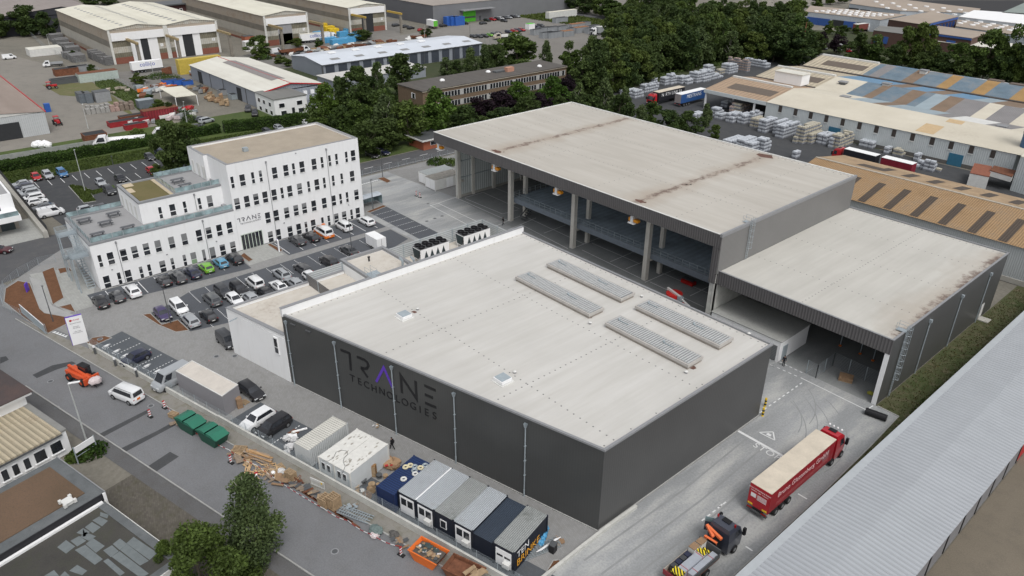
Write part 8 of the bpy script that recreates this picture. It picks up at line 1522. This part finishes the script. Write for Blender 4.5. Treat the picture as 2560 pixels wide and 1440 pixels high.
person('person in black standing by the steel door of the inner room',(1958,915),R(-60),.1);person('person in black walking near the open crane hall',(1258,563),R(-100),.3)
# ================================================================ pallets of stone in the neighbour's yard
PL=[(1547,231,1,3,1,0),(1562,240,2,4,2,0),(1585,247,3,4,3,0),(1610,233,2,6,3,0),(1630,222,1,3,4,0),(1660,214,2,5,3,0),(1675,212,2,4,4,0),(1702,211,2,5,3,0),(1716,212,1,3,2,0),(1740,208,3,9,4,0),(1757,206,2,4,2,0),(1778,200,2,6,2,0),(1767,182,2,4,3,0),(1797,187,2,6,2,1),(1820,186,3,5,4,0),(1864,180,7,2,5,2),(1885,166,4,3,3,0),(1912,171,5,3,3,0),
      (1828,308,2,5,3,0),(1857,311,2,5,3,0),(1876,310,1,5,4,0),(1889,321,2,5,3,1),(1909,333,2,6,4,0),(1936,336,1,6,4,0),(1953,347,2,8,4,0),(1987,358,1,6,3,1),(2003,360,2,8,5,1),(2024,360,2,6,3,1),(2045,359,1,4,3,0),(2060,363,2,5,3,0),(2076,370,1,5,3,0),(2092,373,2,7,4,1),(2125,356,2,3,2,0),(2150,362,2,4,2,1),(2176,372,3,2,2,0),(2215,385,1,2,2,0),(2250,392,2,2,2,1),(2290,402,1,2,2,0),
      (2307,424,2,2,2,0),(2327,430,2,2,3,0),(2345,430,2,1,1,1),(1822,368,2,6,2,0),(1838,370,2,6,2,0),(1855,376,2,6,3,0),(1875,384,2,7,3,0),(1905,382,2,3,4,0),(1985,396,1,2,2,0),(1800,300,2,3,2,0),(1735,300,2,4,2,0),(1790,293,2,3,3,0),(1826,288,1,3,4,2),(1845,290,2,2,4,1),(1815,270,2,3,2,0),(1860,285,2,3,3,2),(1885,290,1,2,2,1),(2108,362,1,4,3,1)]
fw_=[mat('white_shrink_wrap',(.50,.53,.57),.35,.12,3),mat('beige_stone_wrap',(.44,.41,.33),.5,.15,3),mat('brownish_stone_wrap',(.36,.29,.26),.5,.15,3)];gap=mat('stone_side_grey',(.22,.23,.26),.7,.3,5)
PM_=[]
for c in range(3): mb=MB();mb.box(-.55,.55,-.5,.5,.0,.14,1);mb.box(-.56,.56,-.52,.52,.14,.56,1);mb.add([(-.57,-.53,.42),(.57,-.53,.38),(.57,.53,.42),(-.57,.53,.38),(-.57,-.53,.8),(.57,-.53,.82),(.57,.53,.8),(-.57,.53,.82),(0,0,.9)],[(0,1,5,4),(1,2,6,5),(2,3,7,6),(3,0,4,7),(4,5,8),(5,6,8),(6,7,8),(7,4,8)],0);PM_.append(mb.mesh('stone_pallet',[fw_[c],gap]))
allp=[]
for (u,v,nx,ny,nz,c) in PL:
    x0,y0=G(u,v)
    for i in range(nx):
        for j in range(ny):
            top=nz-(1 if rg.random()<.12 else 0)-(1 if j >ny-2 and nz >2 else 0)
            for k in range(max(1,top)):
                if 0 <i <nx-1 and 0 <j <ny-1 and k <top-1: continue
                if y0+j*1.2 >158 and 1905 <u <2600 and v >300: continue
                allp.append((x0-.2-i*1.3+rg.uniform(-.06,.06),y0+.5+j*1.2+rg.uniform(-.05,.05),k*.95,c,rg.uniform(-.06,.06),u))
allp.sort(key=lambda p: (Vector(p[:3])-CAM).length);rest={0: [],1: [],2: []}
for n_,(x,y,z,c,r_,u) in enumerate(allp):
    if n_ <290:
        o=bpy.data.objects.new('stone_pallet',PM_[c]);COL.objects.link(o);o.location=(x,y,z);o.rotation_euler=(0,0,r_);cn=('white','beige','brownish')[c]
        tag(o,cn+'-wrapped pallet of paving stones in the yard '+('before the white factory wall' if u >1900 else 'beside the tan canopy' if u >1720 else 'beside the wood'),'pallet',cn+' stone pallets in the neighbouring yard')
    else: rest[c].append((x,y,z))
for c,L_ in rest.items():
    mb=MB();b0=PM_[c];V0=[tuple(v.co) for v in b0.vertices];F0=[tuple(p.vertices) for p in b0.polygons];M0=[p.material_index for p in b0.polygons]
    for (x,y,z) in L_: n0=len(mb.f);mb.frame(x,y,z);mb.add(V0,F0,0);mb.m[n0:]=M0
    mb.frame()
    if L_: tag(mb.build('stone_pallets_far',[fw_[c],gap]),'farther pallets of wrapped paving stones','pallet',kind='stuff')
# ================================================================ storage yards at the upper left, lorry yard
def crate(name,lab,cat,uv,l,w_,h,m,grp,rz=0.0,top=None,n=None):
    x,y=G(*uv);t=thing(name,lab,cat,(x,y,0),rz,grp);bx('body',-l/2,l/2,0,w_,0,h,m,t)
    if top: bx('top',-l/2-.03,l/2+.03,-.03,w_+.03,h,h+.08,top,t)
    else: bx('rim',-l/2-.06,l/2+.06,-.06,w_+.06,h-.12,h+.02,m,t);bx('inside',-l/2+.15,l/2-.15,.15,w_-.15,h+.021,h+.03,M['dark'],t)  # dark plate on the solid body stands in for the shaded hollow
    return t
YG='containers and bins in the storage yards';gs=mat('grey_skip',(.26,.27,.28),.7,.15);rs=rib('dark_red_container',(.25,.03,.04),.8,None,1)
for a in (('container','white office container on the grass at the top left',(72,140),7,12,2.8,M['whitedirty'],creamw),('container','pale green twin container with rusty roof',(197,206),4,13,3,mat('pale_green_container',(.40,.46,.43),.7,.15),M['rust']),('rolloff_bin','dark open roll-off bin behind the red tractor',(128,212),3,9,1.8,M['darksteel'],None),('rolloff_bin','brown open roll-off bin upper left of the green containers',(137,190),3.5,8,2.4,M['rust'],None),('rolloff_bin','grey-brown roll-off bin beside the green containers',(172,184),3.5,7,2.4,gs,None),('container','dark red container with bags on top in the storage yard',(359,302),3,10,2.9,rs,M['rust']),('rolloff_bin','long red open bin with white marks',(272,318),3,11,1.4,mat('dull_red_steel',(.27,.02,.025),.6,.2),None),('rolloff_bin','short bright red skip before the long red bin',(312,325),2.4,6,1.4,mat('dull_red_steel',(.27,.02,.025),.6,.2),None),('rolloff_bin','low rusty bin behind the long red bin',(300,306),2.4,14,1.7,M['rust'],None),
          ('rolloff_bin','dark rusty bin at the hedge',(211,355),4,5.5,2,M['rust'],None),('steel_hopper','leftmost grey steel tank in the storage yard',(197,256),4.5,2.0,3,mat('blue_grey_steel',(.13,.15,.17),.5,.2),M['darksteel']),('steel_hopper','middle grey steel tank in the storage yard',(213,256),4.5,2.0,3,mat('blue_grey_steel',(.13,.15,.17),.5,.2),M['darksteel']),('steel_hopper','wide grey steel tank in the storage yard',(238,255),4,4.5,3.2,gs,M['darksteel']),('steel_hopper','blue-grey box pair at the storage fence',(346,272),3,4.5,2.6,mat('blue_grey_steel',(.13,.15,.17),.5,.2),M['steel']),('container','yellow double-stacked container beside the collico trailer',(448,186),3,16,5.2,mat('yellow_container',(.50,.38,.07),.6,.15),mat('yellow_container',(.50,.38,.07),.6,.15)),('rolloff_bin','blue bin, left of three by the hall',(408,215),2.5,4.5,2,M['bluep'],None),('rolloff_bin','blue bin, middle of three by the hall',(433,213),2.5,4,1.8,M['bluep'],None),('rolloff_bin','blue bin, right of three by the hall',(456,213),2.5,3.5,1.4,M['bluep'],None),('container','blue portable toilet beside the brown-roofed hall',(114,280),1.5,1.5,2.4,M['bluep'],M['bluep']),('rolloff_bin','grey metal stillage by the hall wall',(548,237),3,7,1.6,gs,None),('rolloff_bin','second grey metal stillage by the hall wall',(575,248),3,6,1.6,M['steel'],None),
          ('container','white refrigerated box with lettering between halls 2 and 3',(612,128),3,8,4,M['whitedirty'],M['white']),('container','dark container with red side between halls 2 and 3',(610,108),4,7,3,mat('orange_brick_side',(.35,.12,.07),.8),M['darksteel'])):
    crate(*a[:2],'container' if a[0]=='container' else 'bin',*a[2:7],YG,0,a[7])
x,y=G(440,262);t=thing('shelter_roof','cream flat shelter roof on thin posts in the middle yard','shelter',(x,y,0),R(0));P_=[G(398,221,3.2),G(455,216,3.2),G(491,238,3.2),G(438,244,3.2)];mb=MB();mb.prism([(a-x,b-y) for a,b in P_],3.2,3.35);mb.build('roof',cream,t);mb=MB();[mb.box(a-x-.08,a-x+.08,b-y-.08,b-y+.08,0,3.2) for a,b in P_];mb.build('posts',M['white'],t)
for i,(u,v) in enumerate(((165,148),(180,156),(232,150),(247,157),(262,163),(160,130),(140,115),(150,122),(170,138),(130,105))):
    x,y=G(u,v)
    for k in range(3): mb=MB();mb.frame(x-k*2.6,y+rg.uniform(-.3,.3),0);[mb.box(-1.2,1.2,-.1,5,.05+j*.55,.45+j*.55) for j in range(rg.choice((4,5,6)))];tag(mb.build('formwork_stack',mat('grey_formwork',(.17,.17,.17),.85,.3,2)),'tall grey stack of formwork beside the double hall','stack','grey formwork stacks')
SM=[mat('grey_kerb_stones',(.30,.295,.28),.85,.25,3),mat('pinkish_bricks',(.34,.24,.21),.85,.25,3),mat('brown_stone_block',(.20,.16,.13),.9,.3,3)]
for i in range(20): u,v=216+(i % 10)*12,286-(i % 10)*1.4-(i//10)*7;x,y=G(u,v);mb=MB();mb.frame(x,y,0);mb.box(-.9,.9,0,1.2,0,rg.uniform(.9,1.6));mb.box(-.8,.8,.1,1.1,0,rg.uniform(1.6,1.9)) if i % 3 else None;tag(mb.build('stone_stack',SM[0 if i % 10 <5 else 1 if i % 10 <7 else 2]),'stack of stone blocks in the long row of the storage yard','stack','stone stacks in the storage yard')
for i in range(5): blob('white_big_bag','white big bag behind the boundary wall','bag',(88+i*8,362-(i % 2)*3),(1.0,1.0,.9),M['white'],'white big bags',.7,.1)
heap((262,232),14,3.5,7,.1,[mat('pale_rubble',(.38,.34,.28),.9,.3)],'pale rubble stone on the yard grass','rubble stones',(.4,.9),'rubble_stone',flat=.9);heap((390,228),22,8,7,.1,[M['rust'],gs,M['orange'],M['steel'],M['whitedirty']],'piece of scaffold scrap beside the cream shelter','scrap in the middle yard',(.5,1.3),'scrap_part',flat=.9,rz=0,long=2);heap((545,252),20,9,2.5,.1,[M['wood'],M['wood'],M['card']],'wooden crate part by the wall of the red-trimmed hall','crates at the red-trimmed hall',(.4,.8),'crate_part',flat=1.6,rz=0)
heap((500,225),12,8,2,.1,[gs,M['rust'],M['darksteel'],M['wood']],'metal box by the wall of the red-trimmed hall','boxes at the red-trimmed hall',(.4,.9),'metal_box',flat=1.5,rz=0);heap((440,285),18,5,5,.1,[M['steel'],M['red'],M['whitedirty'],M['darksteel']],'metal frame part before the cream shelter','metal parts in the middle yard',(.4,1.1),'metal_part',flat=1.2,rz=0,long=2.2);heap((405,300),22,3,9,.1,[mat('foil_white_pink',(.60,.52,.52),.5,.12,5),gs,M['whitedirty']],'barrier part stacked in the storage yard','barrier parts',(.5,1.0),'barrier_part',flat=1.3,rz=0)
heap((560,178),14,2,12,.1,[M['rust'],M['darksteel'],gs],'rusty scrap between the halls','scrap between the halls',(.5,1.1),'scrap_part',flat=1,rz=0);heap((880,118),50,4,42,.1,[M['rust'],M['darksteel'],gs,M['wood'],M['whitedirty'],M['rust']],'steel section stored behind the unit row','steel stored behind the unit row',(.5,1.4),'steel_section',flat=.9,rz=0,long=2.4);heap((470,175),10,3,10,.1,[M['rust'],mat('grey_formwork',(.17,.17,.17),.85,.3,2)],'rusty stack before the yellow container','stacks before the yellow container',(1,1.8),'metal_stack',flat=1.2,rz=0)
for i,(u,v,l) in enumerate(((785,92,4),(805,108,7),(828,112,8),(848,108,8),(868,104,7),(845,92,5),(862,84,5),(875,96,4),(885,92,4))): x,y=G(u,v);t=thing('wrapped_bundle','blue foil-wrapped bundle stacked beside the collico lorry','bundle',(x,y,0),0,'blue wrapped bundles');mb=MB();mb.add([(-1.5,0,0),(1.5,0,0),(1.5,l,0),(-1.5,l,0),(-1.4,.1,2.2),(1.4,.1,2.3),(1.4,l-.1,2.1),(-1.4,l-.1,2.3)],[(0,1,5,4),(1,2,6,5),(2,3,7,6),(3,0,4,7),(4,5,6,7)]);mb.build('wrap',M['tarp'],t)
for (u,v) in ((812,80),(822,86),(806,72)): x,y=G(u,v);mb=MB();mb.frame(x,y,0);mb.box(-1.5,1.5,0,5,0,2.6);tag(mb.build('yellow_bundle',M['yellow']),'yellow wrapped bundle between halls 3 and 4','bundle','yellow bundles')
for i,(u,v) in enumerate(((1113,64),(1124,64),(1135,64))): crate('blue_container',['left','middle','right'][i]+' blue container at the grey warehouse','container',(u,v),3,6,4.2,M['bluep'],'blue containers at the warehouse',0,M['bluep'])
GS=rib('galvanised_skip_ribs',(.34,.36,.38),.9,None,1)
for i,(u,v,l) in enumerate(((1352,96,8),(1368,96,6),(1388,93,6),(1405,92,7),(1345,84,8),(1365,82,8),(1392,80,7),(1420,84,9),(1436,83,9),(1466,84,6),(1425,74,10),(1445,70,8),(1330,88,6),(1385,58,9),(1470,78,7))): crate('grey_skip','grey steel skip in the lorry yard cluster, '+('with orange load' if i in (3,8,10) else 'plain'),'skip',(u,v),3,l,2.6,GS,'grey skips in the lorry yard',0,mat('orange_skip_load',(.27,.13,.06),.8,.3) if i in (3,8,10) else None)
crate('long_white_box','long white trailer box standing at the embankment','box',(1368,48),3,22,3.6,M['whitedirty'],YG,0,cream);crate('green_white_skip','small white and green box truck body in the lorry yard','box',(1318,73),3,4,2.6,M['white'],YG,0,mat('bright_green_door',(.10,.50,.03),.5))
for i in range(14): x,y=G(1905+i*5,8+rg.uniform(-3,14));mb=MB();mb.ball((x,y,0),(rg.uniform(4,9),rg.uniform(4,9),rg.uniform(1,3)),nu=12,nv=8,jit=.12);tag(mb.build('sand_heap',gravel),'sand heap in the far quarry yard','heap','sand heaps')

# tyre marks in the delivery yard
mb=MB();rg=random.Random(8)
for k in range(6):
    cx_,cy_,r_,a0=rg.uniform(-6,1),rg.uniform(26,33),rg.uniform(7,13),rg.uniform(-.4,.3);n=16;da=rg.uniform(.8,1.5)
    for dr in (0,1.9):
        P_=[(cx_+(r_+dr)*math.cos(a0+da*j/n),cy_+(r_+dr)*math.sin(a0+da*j/n)) for j in range(n+1)]
        if all(.6 <p[0]<12 and p[1]<41.5 for p in P_): strip(mb,P_,.13,.0055+k*.0006+dr*.0001)
for k in range(4): x=1.8+k*2.3;strip(mb,[(x,-4),(x+.3,12),(x-.2,26)],.22,.012+k*.0005)
struct('tyre_marks',mb,mat('tyre_mark_grey',(.255,.262,.265),.85,.12,.6))
# every thing's origin goes to its own base
def bounds(o,M4,out):
    if o.type =='MESH': out += [M4 @ Vector(c) for c in o.bound_box]
    for ch in o.children: bounds(ch,M4 @ ch.matrix_parent_inverse @ Matrix.LocRotScale(ch.location,ch.rotation_euler,ch.scale),out)
for o in [o for o in COL.objects if o.parent is None and 'category' in o and o.location.length <1e-6 and o.rotation_euler.z ==0]:
    P_=[];bounds(o,Matrix.Identity(4),P_)
    if not P_: continue
    c=Vector(((min(p.x for p in P_)+max(p.x for p in P_))/2,(min(p.y for p in P_)+max(p.y for p in P_))/2,min(p.z for p in P_)))
    if o.type =='EMPTY':
        o.location=c
        for ch in o.children: ch.matrix_parent_inverse=Matrix.Translation(-c) @ ch.matrix_parent_inverse
    elif o.data.users ==1: o.data.transform(Matrix.Translation(-c));o.location=c
